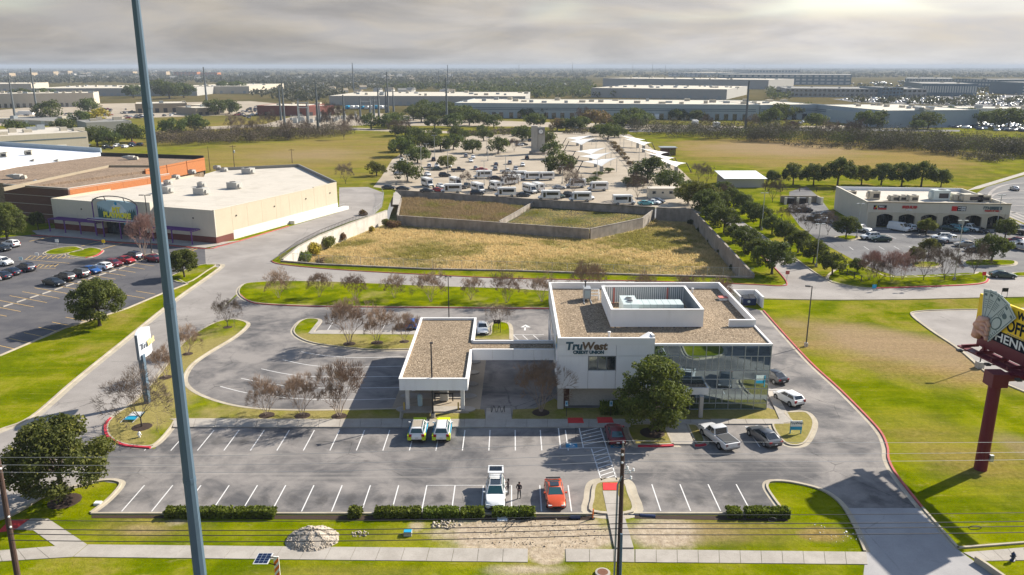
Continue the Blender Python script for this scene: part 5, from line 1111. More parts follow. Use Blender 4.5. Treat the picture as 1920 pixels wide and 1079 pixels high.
# ------------------------------------------------------------------ big play store
def colparam(px,O,u,z=0.):
    return ((px-CX)*(O.y*CP+(HC-z)*SP)-F*O.x)/(F*u.x-(px-CX)*u.y*CP)
SO=P(407,458); SU=(P(104,430)-SO); SLEN=SU.length; SU.normalize(); SWv=(P(634,395)-SO); SDEP=SWv.length; SWv.normalize(); SN=Vector((SU.y,-SU.x,0)); 
if SN.y>0: SN=-SN
def SL(a,b,z=0.): q=SO+SU*a+SWv*b; return Vector((q.x,q.y,z))
ST=thing('play_store','cream windowless store with purple trellises and a big mountain sign','building',SO)
def sbox(a0,a1,b0,b1,z0,z1,nm,m,par=ST): return MB().prism([SL(a0,b0),SL(a1,b0),SL(a1,b1),SL(a0,b1)],z0,z1).build(nm,MT[m],par)
HS=7.9
sbox(.35,SLEN-.35,.35,SDEP-.35,0,HS-.45,'roof','roof_membrane')
# front wall in three stretches with a taller centre
aS0,aS1=colparam(296,SO,SU),colparam(190,SO,SU)
sbox(0,aS0-.02,0,.35,1.6,HS,'front_wall','cream_wall2'); sbox(aS1+.02,SLEN,0,.35,1.6,HS,'front_wall','cream_wall2')
sbox(0,aS0-.02,-.06,.35,0,1.58,'brick_base','burgundy_brick'); sbox(aS1+.02,SLEN,-.06,.35,0,1.58,'brick_base','burgundy_brick')
sbox(aS0,aS1,-1.2,.35,3.6,HS+1.0,'entrance_wall','cream_wall2'); sbox(aS0,aS0+2,-1.2,.35,1.6,3.58,'entrance_pier','cream_wall2'); sbox(aS1-2,aS1,-1.2,.35,1.6,3.58,'entrance_pier','cream_wall2'); sbox(aS0,aS0+2,-1.26,.35,0,1.58,'brick_base','burgundy_brick'); sbox(aS1-2,aS1,-1.26,.35,0,1.58,'brick_base','burgundy_brick')
dd=sbox(aS0+2,aS1-2,.2,.5,0,3.6,'entrance_door','window_dark'); sbox((aS0+aS1)/2-1.4,(aS0+aS1)/2+1.2,.1,.2,2.6,3.4,'door_sign','sky_blue')
# side and back walls
n=9
for k in range(n):
    b0=.35+(SDEP-.35)*k/n; b1=.35+(SDEP-.35)*(k+1)/n; sbox(0,.35,b0+.02,b1-.02,(1.6 if k<1 else 2.2),HS+.25*(k>6),'side_wall_panel','cream_wall'); sbox(-.03,.35,b0,b1,0,(1.58 if k<1 else 2.18),'side_wall_base','burgundy_brick' if k<1 else 'white_wall')
sbox(SLEN-.35,SLEN,.35,SDEP-.35,0,HS,'west_wall','cream_wall')
sbox(-.04,.4,-.03,SDEP+.03,HS+.001,HS+.09,'coping','cream_wall2'); 

rw=[SL(.3,SDEP-.3),P(560,311,HS),P(405,318,HS),P(384,324,HS),SL(SLEN-4,SDEP-.3)]
MB().prism(rw,0,HS-.45).build('rear_roof',MT['roof_membrane'],ST); MB().band([SL(.2,SDEP),P(560,311,HS),P(405,318,HS)],-.2,.2,0,HS+.5).build('rear_parapet',MT['roof_grey'],ST,fix=True)

for b in (7,21,34,45): sbox(-.15,0,b,b+.3,5.4,5.7,'wall_lamp','black')
for a in (6,SLEN-10): sbox(a,a+.3,-.12,0,5.6,5.9,'wall_lamp','black')
# loading ramp with a handrail
sbox(-1.6,-.05,SDEP-22,SDEP+3,0,.9,'loading_ramp','white_wall')
for k in range(12): q=SL(-1.5,SDEP-21+2*k); MB().tube((q.x,q.y,.9),(q.x,q.y,1.9),.03).build('handrail_post',MT['metal_galv'],ST)
q0,q1=SL(-1.5,SDEP-21),SL(-1.5,SDEP+1); MB().tube((q0.x,q0.y,1.9),(q1.x,q1.y,1.9),.035).build('handrail',MT['metal_galv'],ST)
# sign board with mountains, and the purple arch over it
a0,a1=colparam(200,SO,SU),colparam(271,SO,SU); mid=(a0+a1)/2; W2=abs(a0-a1)/2; 
def SG(u,z,out): q=SO+SU*(mid-u)+SN*(1.55+out)+SU*0; return Vector((q.x,q.y,z))      # u grows to the right seen from the front
zs0,zs1=4.45,8.9
def signpoly(pts,out,m,par,th=.03,nm='sign_print'):
    pts=[p for p in pts]; k=len(pts); mm=MB(); A=[SG(u,z,out) for u,z in pts]; Bq=[SG(u,z,out-th) for u,z in pts]; tr=tessellate_polygon([[Vector((u,z,0)) for u,z in pts]])
    mm.add(A+Bq,[t for t in tr]+[tuple(i+k for i in t[::-1]) for t in tr]+[(i,(i+1)%k,(i+1)%k+k,i+k) for i in range(k)]); return mm.build(nm,MT[m],par,fix=True)
arc=[(W2*math.cos(t),zs1-1.0+1.0*math.sin(t)) for t in np.linspace(0,math.pi,13)]
sb_=signpoly([(W2,zs0)]+arc+[(-W2,zs0)],.12,'bin_blue',ST,.35,'sign_board')
mat('sign_forest',(.03,.10,.11),.6,.2,1); mat('sign_snow',(.58,.66,.70),.6,.05,1)
signpoly([(-W2*.45,zs0+1.4),(-W2*.1,zs1-.9),(W2*.1,zs1-.5),(W2*.3,zs1-1.0),(W2*.62,zs0+1.4)],.15,'sign_snow',sb_)
for s in (-1,1):
    tp=[(s*W2*.99,zs0+.02)]; 
    for k in range(7): u=s*W2*(.98-.095*k); tp+=[(u,zs0+2.6-.2*k+.5),(u-s*W2*.045,zs0+1.9-.2*k)]
    tp.append((s*W2*.3,zs0+.02)); signpoly(tp,.165,'sign_forest',sb_)
signpoly([(.0+.42*math.cos(t),zs1-.75+.42*math.sin(t)) for t in np.linspace(0,6.28,13)[:-1]],.17,'cyan_blue',sb_)
Mi=Matrix.Translation(-SO); rgt=-SU
def stext(body,size,u,z,out,m,par,bold=.05,sx=1.,nm='lettering'):
    q=SG(u,z,out); o=textmesh(nm,body,size,MT[m],par,Matrix.Translation(-SO)@frame(q,rgt,(0,0,1)),.05,0,bold,sx=sx); return o
stext('MT',1.6,0,zs0+2.2,.22,'letter_yellow',sb_,.08,1.15); stext('PLAYMORE',1.75,.1,zs0+.82,.22,'letter_yellow',sb_,.09,.98)
e=ST
def tubeS(p,q,r,nm='trellis_bar',m='purple',par=ST): return MB().tube(p,q,r,n=6).build(nm,MT[m],par)
W3=W2+1.0
for s in (-1,1):
    MB().tube(SG(s*W3,0,.6),SG(s*W3,zs1-.8,.6),.14,n=8).build('arch_post',MT['purple'],ST)
    MB().tube(SG(s*W3*.38,0,2.2),SG(s*W3*.38,zs0-.1,2.2),.16,n=8).build('canopy_post',MT['purple'],ST)
ap=[SG(W3*math.cos(t),zs1-.8+1.9*math.sin(t),.6) for t in np.linspace(0,math.pi,17)]; MB().path(ap,.13,6).build('arch_beam',MT['metal_dark'],ST)
for t in (math.pi*.36,math.pi*.64): MB().tube(SG(W3*math.cos(t),zs1-.8+1.9*math.sin(t),.6),SG(W3*math.cos(t),zs1-.2,.2),.1).build('arch_stay',MT['metal_dark'],ST)
MB().prism([SG(-W3,0,2.6),SG(W3,0,2.6),SG(W3,0,.1),SG(-W3,0,.1)],4.2,4.4).build('entrance_canopy',MT['white_wall'],ST); MB().prism([SG(-W3,0,2.7),SG(W3,0,2.7),SG(W3,0,2.5),SG(-W3,0,2.5)],4.38,4.62).build('canopy_beam',MT['purple'],ST)
def trellis(x0,x1,nc,label):
    b0,b1=colparam(x0,SO,SU),colparam(x1,SO,SU); t=thing('trellis',label,'trellis',SL(b0,0),0,'purple trellises on the store front'); 
    D_=3.0; f=lambda a,o,z:(SO+SU*a+SN*o+Vector((0,0,z)))
    for k in range(nc):
        a=b0+(b1-b0)*k/(nc-1); MB().tube(f(a,D_,0),f(a,D_,3.1),.16,n=6).build('post',MT['purple'],t); MB().tube(f(a,D_+.3,3.15),f(a,.1,3.15),.12,n=4).build('rafter',MT['purple'],t)
    for o in np.linspace(.3,D_+.2,6): MB().tube(f(b0,o,3.35),f(b1,o,3.35),.09,n=4).build('slat',MT['purple'],t)
trellis(114,201,4,'purple steel trellis along the store front on the brown building side'); trellis(306,378,3,'purple steel trellis along the store front near the loading drive')
# rooftop units of the store
def roof_unit(loc,s,m,label,z,group,rz=0.):
    e=thing('rooftop_unit',label,'rooftop unit',(loc.x,loc.y,z),rz,group); x,y,h=s
    MB().box((0,0,h/2+.1),(x,y,h)).build('casing',MT[m],e,local=True); MB().box((0,0,.05),(x*.9,y*.9,.14)).build('curb',MT['metal_grey'],e,local=True); MB().box((x*.1,-y/2-.01,h*.5),(x*.6,.03,h*.5)).build('grille',MT['metal_dark'],e,local=True); MB().lathe((x*.15,0,h+.1),[(min(x,y)*.33,0),(min(x,y)*.33,.1),(.1,.14)],12).build('fan',MT['metal_dark'],e,local=True); MB().box((-x*.5-.25,0,h*.55),(.5,y*.6,h*.55),taper=.8).build('intake_hood',MT[m],e,local=True); return e
ru=[(440,354),(378,365),(466,326),(312,362),(315,346),(378,350),(407,318),(330,336),(360,326),(420,322)]
for i,(x,y) in enumerate(ru):
    roof_unit(P(x,y,HS-.45),(3.4,2.4,1.7) if i<4 else (1.8,1.5,1.1),'hvac_grey','%s on the white store roof'%['large rooftop unit nearest the store side wall','large rooftop unit in the middle','rooftop unit near the back edge','squat rooftop unit beside the tall blue pole','small rooftop unit right of the tall blue pole','small rooftop unit behind the middle one','small rooftop unit close to the back wall','small rooftop unit behind the entrance sign','small rooftop unit toward the brown building','small rooftop unit in the back row'][i],HS-.45,'rooftop units on the store',math.atan2(SU.y,SU.x))
# ------------------------------------------------------------------ brown brick building behind the store
HB=9.6
c0=P(127,354,HB); c1=P(5,346,HB); c2=P(318,326,HB)
u=(c1-c0).normalized(); w_=(c2-c0).normalized()
BBd=thing('brick_store','low brown brick building with orange sunlit side and gravel roof','building',c0-Vector((0,0,HB)))
far0=c0+w_*(c2-c0).length; 
def bprism(pts,z0,z1,nm,m): return MB().prism(pts,z0,z1).build(nm,MT[m],BBd)
L1=(c1-c0).length; D1=(c2-c0).length
def bl(a,b): return c0+u*a+w_*b
bprism([bl(.2,.2),bl(L1-.2,.2),bl(L1-.2,D1-.2),bl(.2,D1-.2)],0,HB-.5,'roof','gravel_brown')
bands=[0,2.4,4.9,7.2,9.3,HB]
for k in range(5):
    z0,z1=bands[k]+.06,bands[k+1]
    bprism([bl(-.02,-.02),bl(L1,-.02),bl(L1,.4),bl(-.02,.4)],z0,z1-.06,'front_wall','brick_brown'); bprism([bl(0,-.0),bl(L1,-.0),bl(L1,.35),bl(0,.35)],z1-.06,z1+.06 if k<4 else z1+.12,'stone_band','trim_soffit')
    if k>=2:
        for j in range(4): bprism([bl(0,.42+(D1-.42)*j/4+.03),bl(.4,.42+(D1-.42)*j/4+.03),bl(.4,.42+(D1-.42)*(j+1)/4-.03),bl(0,.42+(D1-.42)*(j+1)/4-.03)],z0,z1-.06,'side_wall_panel','brick_sunlit')
        bprism([bl(.03,.42),bl(.4,.42),bl(.4,D1),bl(.03,D1)],z1-.06,z1+.06 if k<4 else z1+.12,'stone_band','trim_soffit')
bprism([bl(L1-.5,.4),bl(L1,.4),bl(L1,D1),bl(L1-.5,D1)],0,HB+.1,'west_wall','brick_brown')
q=P(205,310,HB); 
# taller rear block
t0=P(270,318,HB+.6); t1=P(382,296,HB+.6); t2=P(190,288,HB+.6); t3=t2+(t1-t0)*.0; TB=thing('brick_hall','taller brick hall with orange side wall behind the brown building','building',(t0.x,t0.y,0))
t4=P(60,300,HB+.6); bk=t1+(t2-P(382,296,HB+.6))
MB().prism([t0+Vector((-.2,.2,0)),t1+Vector((-.3,.1,0)),P(190,290,HB+.6),P(-120,330,HB+.6),P(60,345,HB+.6)],0,HB+.1).build('roof',MT['gravel_brown'],TB)
for k in range(3):
    a=t0.lerp(t1,k/3+.005); b=t0.lerp(t1,(k+1)/3-.005)
    for z0,z1 in ((6,9.6),(9.7,HB+.62)): MB().band([a,b],-.35,0,z0,z1).build('side_wall_panel',MT['brick_sunlit'],TB,fix=True)
MB().band([t1,P(190,290,HB+.6)],-.1,.3,0,HB+1.3).build('back_parapet',MT['black'],TB,fix=True)
MB().band([P(6,353,HB+.6),P(204,311,HB+.6),P(290,311,HB+.6)],-.2,.2,HB-.2,HB+.75).build('roof_kerb',MT['tan_block'],TB,fix=True)
for i,(x,y,lab) in enumerate(((247,300,'rooftop vent with flared hood on the brown roof behind the blue pole'),(35,336,'rooftop vent with flared hood on the brown roof near the left edge'))):
    e=thing('roof_ventilator',lab,'roof vent',P(x,y,HB+.1),0,'flared vents on the brown roof'); MB().box((0,0,.7),(1.8,1.6,1.2)).build('casing',MT['hvac_grey'],e,local=True); MB().add([(-3.,-.8,.9),(-.9,-.8,.2),(-.9,.8,.2),(-3.,.8,.9),(-3.,-.8,1.15),(-.9,-.8,1.4),(-.9,.8,1.4),(-3.,.8,1.15)],[(0,3,2,1),(4,5,6,7),(0,1,5,4),(1,2,6,5),(2,3,7,6),(3,0,4,7)]).build('hood',MT['metal_grey'],e,local=True); MB().box((1.6,0,.6),(1.2,1.2,.9),taper=.7).build('duct',MT['hvac_beige'],e,local=True)
for i,(x,y) in enumerate(((67,345),(75,345))): o=MB().lathe(P(x,y,HB-.45),[(.35,0),(.35,.5),(.6,.55),(.55,.95),(.2,1.1)],10).build('turbine_vent',MT['metal_galv']); tag(o,rank_label(i,2,'round turbine vent','on the brown gravel roof'),'vent','turbine vents')
# white roofed block further left
WB=thing('white_roof_building','low building with bright white roof and pale blue parapet at the left edge','building',P(60,300,9)-Vector((0,0,9)))
pts=[P(-60,328,9.),P(-10,326,9.),P(190,291,9.),P(188,285,9.),P(0,274,9.),P(-160,280,9)]
MB().prism(pts,0,9).build('roof',MT['roof_white'],WB); MB().band([P(-160,278,9),P(0,273.5,9),P(190,286,9)],-.25,.25,0,10.6).build('parapet',MT['warehouse_blue'],WB,fix=True)
MB().prism([P(-80,312,10),P(-80,322,10),P(0,318,10),P(45,309,10),P(43,302,10)],9,11.5).build('roof_monitor',MT['roof_white'],WB)
for i,(x,y) in enumerate(((9,295),(56,291),(62,303),(107,303))): roof_unit(P(x,y,9),(2.6,2,1.6) if i<2 else (1.2,1,.5),'hvac_beige',rank_label(i,4,'rooftop unit','on the bright white roof'),9,'units on the white roof')
# ------------------------------------------------------------------ strip of shops
MO=P(1622,428); MU=(P(1888,433)-MO); MLEN=MU.length; MU.normalize(); MV=Vector((-MU.y,MU.x,0)); HM=6.6
bl_=P(1559,402); MD=(bl_-MO); sidelen=MD.length; MD.normalize(); 
SM=thing('shop_row','cream single storey row of shops with six arched bays','building',MO)
def ML(a,b,z=0.): q=MO+MU*a+MV*b; return Vector((q.x,q.y,z))
def mbx(a0,a1,b0,b1,z0,z1,nm,m,par=SM): return MB().prism([ML(a0,b0),ML(a1,b0),ML(a1,b1),ML(a0,b1)],z0,z1).build(nm,MT[m],par)
dep=28.; aL=colparam(1559,MO+MV*dep,MU,0)
mbx(.4,MLEN-.4,3.2,dep-.3,0,HM-.9,'roof','roof_membrane')
ns=6
for b in range(7):
    mbx(0-.0,.35,dep*b/7+.02,dep*(b+1)/7-.02,0,HM,'side_wall_panel','cream_wall2')
mbx(MLEN-.35,MLEN,0.4,dep,0,HM,'side_wall','cream_wall2'); mbx(.35,MLEN-.35,dep-.3,dep,0,HM,'back_wall','roof_white')
a_st=colparam(1633,MO,MU); a_en=MLEN
bw=(a_en-a_st-.8)/ns; mats_=('cream_wall2','cream_wall')
zt_,zsp=4.1,3.15
for k in range(ns):
    p0=a_st+bw*k; pier=bw*.26
    mbx(p0-pier/2+.4,p0+pier/2+.4,-.05,.5,0,zt_,'pier','cream_wall')
    # arch ring over the bay
    x0,x1=p0+pier/2+.4,p0+bw-pier/2+.4; n=10; mm=MB(); pts=[]
    for i in range(n+1):
        t=i/n; pts.append((x0+(x1-x0)*t, zsp+.62*(1-(2*t-1)**2)))
    V=[]; 
    for o in (.0,.4):
        for (a,z) in pts: q=ML(a,o,z); V.append(q)
        for (a,z) in pts: q=ML(a,o,zt_+.02); V.append(q)
    m1=n+1; fs=[]
    for i in range(n): fs+=[(i,i+1,m1+i+1,m1+i),(2*m1+i+1,2*m1+i,3*m1+i,3*m1+i+1),(i+1,i,2*m1+i,2*m1+i+1)]
    mm.add(V,fs); mm.build('arch',MT['cream_wall'],SM,fix=True)
    for j in range(4): 
        wf=mbx(x0+(x1-x0)*j/4+.04,x0+(x1-x0)*(j+1)/4-.04,3.0,3.08,.1,3.3,'shop_window','metal_dark'); mbx(x0+(x1-x0)*j/4+.12,x0+(x1-x0)*(j+1)/4-.12,2.95,3.0,.3,3.2,'pane','window_dark',wf)
    mbx(p0+.4,p0+bw+.4,3.1,3.3,0,4.1,'shop_front','black')
p0=a_st+bw*ns; mbx(p0-bw*.11+.4,MLEN,-.05,.75,0,zt_,'pier','cream_wall'); mbx(.35,a_st-bw*.11+.4,0.,.4,0,zt_,'front_wall','cream_wall')
mbx(0,MLEN,0,.4,zt_+.03,HM,'front_wall','cream_wall2'); mbx(a_st-1.2,MLEN+.1,-.12,.5,HM,HM+.25,'cornice','tan_block'); mbx(-.1,a_st-1.2,0,.5,HM,HM+.2,'cornice','tan_block'); mbx(.4,MLEN-.4,.42,3.1,zt_+.1,zt_+.3,'arcade_ceiling','cream_wall'); mbx(.4,MLEN-.4,.45,3.15,HM-1.1,HM-.9,'arcade_roof','roof_membrane'); mbx(-.1,.4,.5,dep,HM,HM+.15,'coping','cream_wall2')
MI=Matrix.Translation(-MO)
def mtext(body,size,a,z,m,bold=.02,sx=1.): return textmesh('lettering',body,size,MT[m],SM,MI@frame(ML(a,-.1,z),MU,(0,0,1)),.04,0,bold,sx=sx)
def acol(x): return colparam(x,MO,MU,5.)
def shop_sign(x0,x1,z0,z1,m): return mbx(acol(x0),acol(x1),-.09,-.01,z0,z1,'shop_sign',m)
zc=5.35
def glyphs(x0,x1,z0,z1,n,m):
    """a line of lettering too small to read in the photograph: one raised block per letter"""
    a0,a1=acol(x0),acol(x1); st=(a1-a0)/n; rr=random.Random(int(x0)); mm=MB()
    for k in range(n):
        b0=a0+st*(k+.1); b1=a0+st*(k+.88); zz=z0+(z1-z0)*rr.choice((0,0,0,.15)); th=(b1-b0)*.34
        mm.prism([ML(b0,-.14),ML(b0+th,-.14),ML(b0+th,-.02),ML(b0,-.02)],zz,z1)
        if rr.random()<.6: mm.prism([ML(b1-th,-.14),ML(b1,-.14),ML(b1,-.02),ML(b1-th,-.02)],zz,z1)
        h=rr.choice((.0,.4,.75)); mm.prism([ML(b0+th,-.135),ML(b1,-.135),ML(b1,-.02),ML(b0+th,-.02)],zz+(z1-zz)*h,zz+(z1-zz)*(h+.25))
    return mm.build('lettering',MT[m],SM)
shop_sign(1637.5,1644,zc-.5,zc+.6,'sign_black'); mbx(acol(1641.5),acol(1643.5),-.13,-.09,zc,zc+.5,'sign_emblem','yellow_sign'); mbx(acol(1638.5),acol(1641.2),-.13,-.09,zc-.4,zc+.1,'sign_emblem','red_letter')
shop_sign(1646,1662,zc-.05,zc+.6,'sign_black'); shop_sign(1646,1662,zc-.5,zc-.12,'red_letter'); glyphs(1647,1657,zc+.05,zc+.5,6,'white')
glyphs(1691,1720,zc-.15,zc+.6,10,'red_letter'); glyphs(1699,1711,zc-.65,zc-.25,6,'white')
shop_sign(1784,1794,zc-.55,zc+.65,'red_letter'); shop_sign(1794.6,1811,zc-.55,zc+.65,'sign_black'); glyphs(1796,1810,zc+.1,zc+.55,5,'white'); glyphs(1796,1810,zc-.45,zc,5,'white')
glyphs(1843,1878,zc-.1,zc+.7,9,'teal_letter'); glyphs(1846,1875,zc-.6,zc-.2,12,'red_letter')
for i,(x,y,s) in enumerate(((1597,364,(2.,1.6,.8)),(1637,374,(2.6,2.2,2.2)),(1675,377,(2.2,1.8,1.4)),(1690,377,(2.6,1.8,1.4)),(1710,378,(2.4,1.8,1.6)),(1760,375,(4.2,3,2.6)),(1795,376,(3.,2.4,1.7)),(1820,378,(5,2.4,1.9)),(1840,378,(3.4,2.4,1.7)))):
    roof_unit(P(x,y,HM-.9),s,'hvac_beige' if i!=5 else 'hvac_green',rank_label(i,9,'rooftop unit','on the shop row roof'),HM-.9,'units on the shop row roof')
# cars at the shops
shopc=[('van','white',1685,433,-55,'white cargo van parked in front of the second arch of the shops'),('pickup','white',1612,434,-55,'white pickup truck parked left of the lamp at the shop row corner'),('suv','white',1703,432,100,'white suv parked beside the white cargo van'),('suv','black',1722,434,100,'black suv beside the tree in front of the third arch'),('sedan','dark green',1779,433,-55,'dark sedan parked before the fourth arch'),('suv','teal',1797,434,-60,'pale suv with green roof between dark sedan and white pickup'),('pickup','white',1816,433,-55,'white pickup parked before the fifth arch'),('sedan','black',1835,436,-50,'black sedan at the end of the row under the last shop sign'),
('suv','white',1631,449,190,'white suv driving across the shop lot near the small island'),('sedan','dark green',1651,453,175,'dark green sedan behind the pinkish bare trees'),('sedan','black',1753,459,170,'black sedan behind the bare tree in the middle of the shop lot'),('pickup','white',1787,455,175,'white crew cab pickup in the middle of the shop lot'),('sedan','beige',1809,463,165,'beige sedan in front of the white crew cab pickup'),('sedan','dark grey',1829,472,168,'dark grey sedan nearest the kerbed island in the shop lot'),('suv','white',1765,450,170,'white suv half hidden behind the crew cab pickup'),
('suv','dark red',1903,458,120,'dark red suv at the right edge of the shop lot'),('sedan','white',1912,461,120,'white sedan at the right picture edge of the shop lot'),('pickup','silver',1917,469,120,'silver pickup cut by the right picture edge'),('suv','silver',1912,434,130,'silver suv behind the tree beside the shop row'),('pickup','dark grey',1901,438,130,'dark pickup in shade beside the end of the shops'),
('sedan','dark grey',1507,398,175,'dark grey sedan parked beside the bin enclosure'),('pickup','black',1533,413,175,'black pickup left of the shop row'),('sedan','silver',1544,418,172,'silver sedan beside the black pickup'),('suv','black',1545,408,175,'black suv behind the black pickup at the shop side'),('sedan','silver',1902,357,75,'pale car driving on the curving highway')]
for kd,col,x,y,hd,lab in shopc: carpx(kd,col,x,y,hd,lab,group='cars around the shops')
# bin enclosure left of shops
q=P(1500,384); e=thing('bin_enclosure','open cream walled bin enclosure beside the shop lot','enclosure',q)
for k in range(4): MB().box((q.x-4.4+k*3.6,q.y,1.1),(.7,.5,2.2)).build('pier',MT['cream_wall2'],e)
MB().box((q.x+1,q.y+4,1.),(11.4,.3,2.)).build('back_wall',MT['tan_block'],e); MB().box((q.x+6.4,q.y+2.,1.),(.3,3.6,2.)).build('side_wall',MT['cream_wall2'],e)
for k in range(2): o=thing('dumpster','dark dumpster in the cream bin enclosure, '+('nearer the shops' if k else 'nearer the oaks'),'dumpster',(q.x-2.6+k*3.6,q.y+2,0)); MB().box((q.x-2.6+k*3.6,q.y+2,.9),(2.4,1.7,1.5),taper=1.08).build('bin_body',MT['black'],o); MB().box((q.x-2.6+k*3.6,q.y+2,1.72),(2.6,1.9,.1)).build('lid',MT['metal_dark'],o)
# ------------------------------------------------------------------ oak rows
def row(lst,name,what,where,meshes,frm='from the near end',group=None,base=9.6,mats=None,h=1.0,cat='tree',kk=1.):
    n=len(lst)
    for i,t in enumerate(lst):
        x,y,wp=t[:3]; sc=wp*mpp(x,y)/base*kk; cm=t[3] if len(t)>3 else None
        tree(name,meshes[i%len(meshes)],P(x,y),sc,rank_label(i,n,what,where,frm),cat,group,crown_mat=cm,sz=sc*h)
row([(1447,514,64),(1420,492,46),(1396,472,48),(1374,453,34),(1357,437,48),(1341,423,42),(1324,408,52)],'live_oak','live oak','between basin wall and entrance drive',OAK,group='oaks on the basin side of the drive',h=1.12,kk=1.22)
row([(1560,516,46),(1525,494,46),(1496,474,44),(1471,456,42),(1447,440,38),(1425,426,42),(1407,412,36),(1391,398,36)],'live_oak','live oak','between entrance drive and shop lot',OAK[::-1],group='oaks on the shop side of the drive',h=1.12,kk=1.2)
row([(1290,382,44,'leaf_oak_olive'),(1312,392,60,'leaf_oak_olive'),(1345,398,44),(1375,388,40),(1355,372,36)],'live_oak','live oak','in the clump atop the entrance drive',OAK,'from the left','oak clump at the drive top',kk=1.2)
row([(1447,346,27),(1487,347,42),(1525,348,42),(1570,349,56),(1615,347,38,'leaf_oak_olive'),(1652,348,44),(1690,350,46),(1727,350,50),(1764,351,34)],'live_oak','live oak','in the straight row behind the shops',OAK,'from the left','oaks in the row behind the shops',h=1.15,kk=1.15)
row([(1586,446,44),(1607,511,30),(1716,492,32,'leaf_oak_olive'),(1736,440,34,'leaf_oak_olive'),(1741,478,34,'leaf_oak_olive'),(1859,490,56),(1884,447,40)],'live_oak','live oak','among the shop lot islands',OAK,'from the left','oaks in the shop lot',h=1.15,kk=1.1)
row([(1629,526,42),(1639,522,38),(1671,529,44),(1692,525,40)],'bare_tree','pinkish bare tree','in the shop frontage bed',REDT,'from the left','pinkish bare trees at the shop frontage',base=5.0)
row([(1647,534,40),(1731,527,56),(1770,526,58),(1826,515,52)],'bare_tree','grey bare tree','in the shop frontage bed',BARE,'from the left','grey bare trees at the shop frontage',base=9.0)
row([(1475,424,36),(1497,418,34),(1516,440,36),(1552,441,40),(1448,380,40),(1360,378,30)],'bare_tree','thin bare tree','left of the shop lot',BARE,'from the left','bare trees left of the shops',base=9.)
row([(706,330,34,'leaf_oak_olive'),(752,294,46),(762,284,40),(764,341,50),(783,306,40),(783,271,40),(796,283,38),(826,284,38),(838,316,32,'leaf_oak_olive'),(850,281,38),(886,287,34),(907,264,28),(934,289,40),(979,265,38),(1024,275,36),(1038,298,40),(1050,326,50),(1140,263,40),(1214,344,62,'leaf_dark'),(1255,356,50),(1290,364,34)],'live_oak','live oak','in the transit lot',OAKF,'from the left','oaks in the transit lot',h=1.0,kk=1.12)
row([(742,254,26),(754,255,28),(775,256,26),(815,262,30),(855,256,28),(868,262,26),(905,252,24),(1008,262,30),(1125,256,34),(1160,258,30)],'live_oak','live oak','along the back of the transit lot',OAKF,'from the left','oaks behind the transit lot')
row([(648,345,34),(760,338,24),(872,352,26),(955,358,34),(964,285,22),(1075,367,40),(1062,345,34),(1195,375,44),(1310,340,30),(1325,345,30)],'bare_tree','bare tree','around the transit lot',BARE,'from the left','bare trees round the transit lot',base=9.)
row([(1112,345,30),(1122,330,20),(1140,324,22),(1188,348,42)],'shrub','rounded evergreen shrub','beside the shade sails',[(OAKF[0][0],OAKF[0][1]),(OAKF[1][0],OAKF[1][1])],'from the left','shrubs by the sails',h=.62,cat='shrub')
row([(1150,274,14),(1156,281,15),(1162,287,15),(1167,294,14),(1173,301,13),(1182,311,15)],'small_tree','small reddish tree','in the median between sails',[OAKF[2]],'from the far end','small trees in the median',h=.9)
for o in COL.objects:
    if o.name.startswith('small_tree'):
        for c in o.children:
            if c.name.startswith('crown'): c.material_slots[0].link='OBJECT'; c.material_slots[0].material=MT['leaf_rust']
# ------------------------------------------------------------------ transit lot: vehicles
A_=90; 
tc=[('sedan','white',753,303,-80),('suv','navy',813,302,95),('suv','white',805,314,95),('suv','white',819,314,-85),('sedan','dark green',818,320,185),('hatch','white',843,314,-85),('pickup','navy',859,322,5),('suv','silver',874,295,90),('sedan','white',887,297,-85),('sedan','white',883,304,-85),('sedan','navy',930,311,92),('suv','silver',956,308,90),('hatch','silver',892,318,90),('sedan','red',904,321,5),('suv','silver',929,319,90),('pickup','white',951,325,5),('sedan','white',802,330,-70),('suv','black',834,332,8),('sedan','black',930,337,5),('sedan','white',826,352,-60),('pickup','dark grey',875,353,60),('sedan','dark grey',729,355,-10),('sedan','dark grey',756,357,-6),('sedan','dark grey',801,361,-5),('sedan','red',822,360,5),('suv','black',895,366,3),('sedan','silver',749,328,10),('suv','white',868,259,90),('hatch','white',980,312,-88),('suv','black',988,299,90),('suv','silver',967,320,-88),('suv','dark green',1030,323,90),('sedan','silver',1048,355,5),('suv','dark green',1047,371,-50),('suv','dark grey',1068,370,-50),('suv','white',1102,374,-50),('sedan','dark grey',981,369,0),('sedan','white',974,274,0),('sedan','dark grey',982,273,0),('suv','navy',997,266,0),('suv','white',962,256,90),('sedan','teal',1210,385,5),('sedan','white',1226,383,-40),('sedan','black',1233,380,-40)]
bus=[(905,335,185),(802,350,-62),(855,349,-62),(897,360,-62),(927,356,115),(952,347,-150),(846,362,182),(947,369,182),(970,336,180),(958,343,178),(995,338,185),(1021,338,186),(994,362,-62),(1007,359,115),(1029,375,182),(1087,378,182),(1120,358,184),(1079,352,186),(1170,384,4)]
grp={}
for t in tc: grp.setdefault((t[1],t[0]),[]).append(t)
nice=dict(suv='suv',hatch='hatchback',sedan='sedan',pickup='pickup truck')
for (col,kd),L in grp.items():
    L.sort(key=lambda t:t[2])
    for i,t in enumerate(L): carpx(kd,col,t[2],t[3],t[4],rank_label(i,len(L),f'{col} {nice[kd]}','in the transit lot'),group='cars in the transit lot',parts=False)
bus.sort()
for i,(x,y,h) in enumerate(bus): car('bus','white',P(x,y),h,rank_label(i,len(bus),'white shuttle bus','in the transit lot'),group='shuttle buses',parts=False,cat='bus')
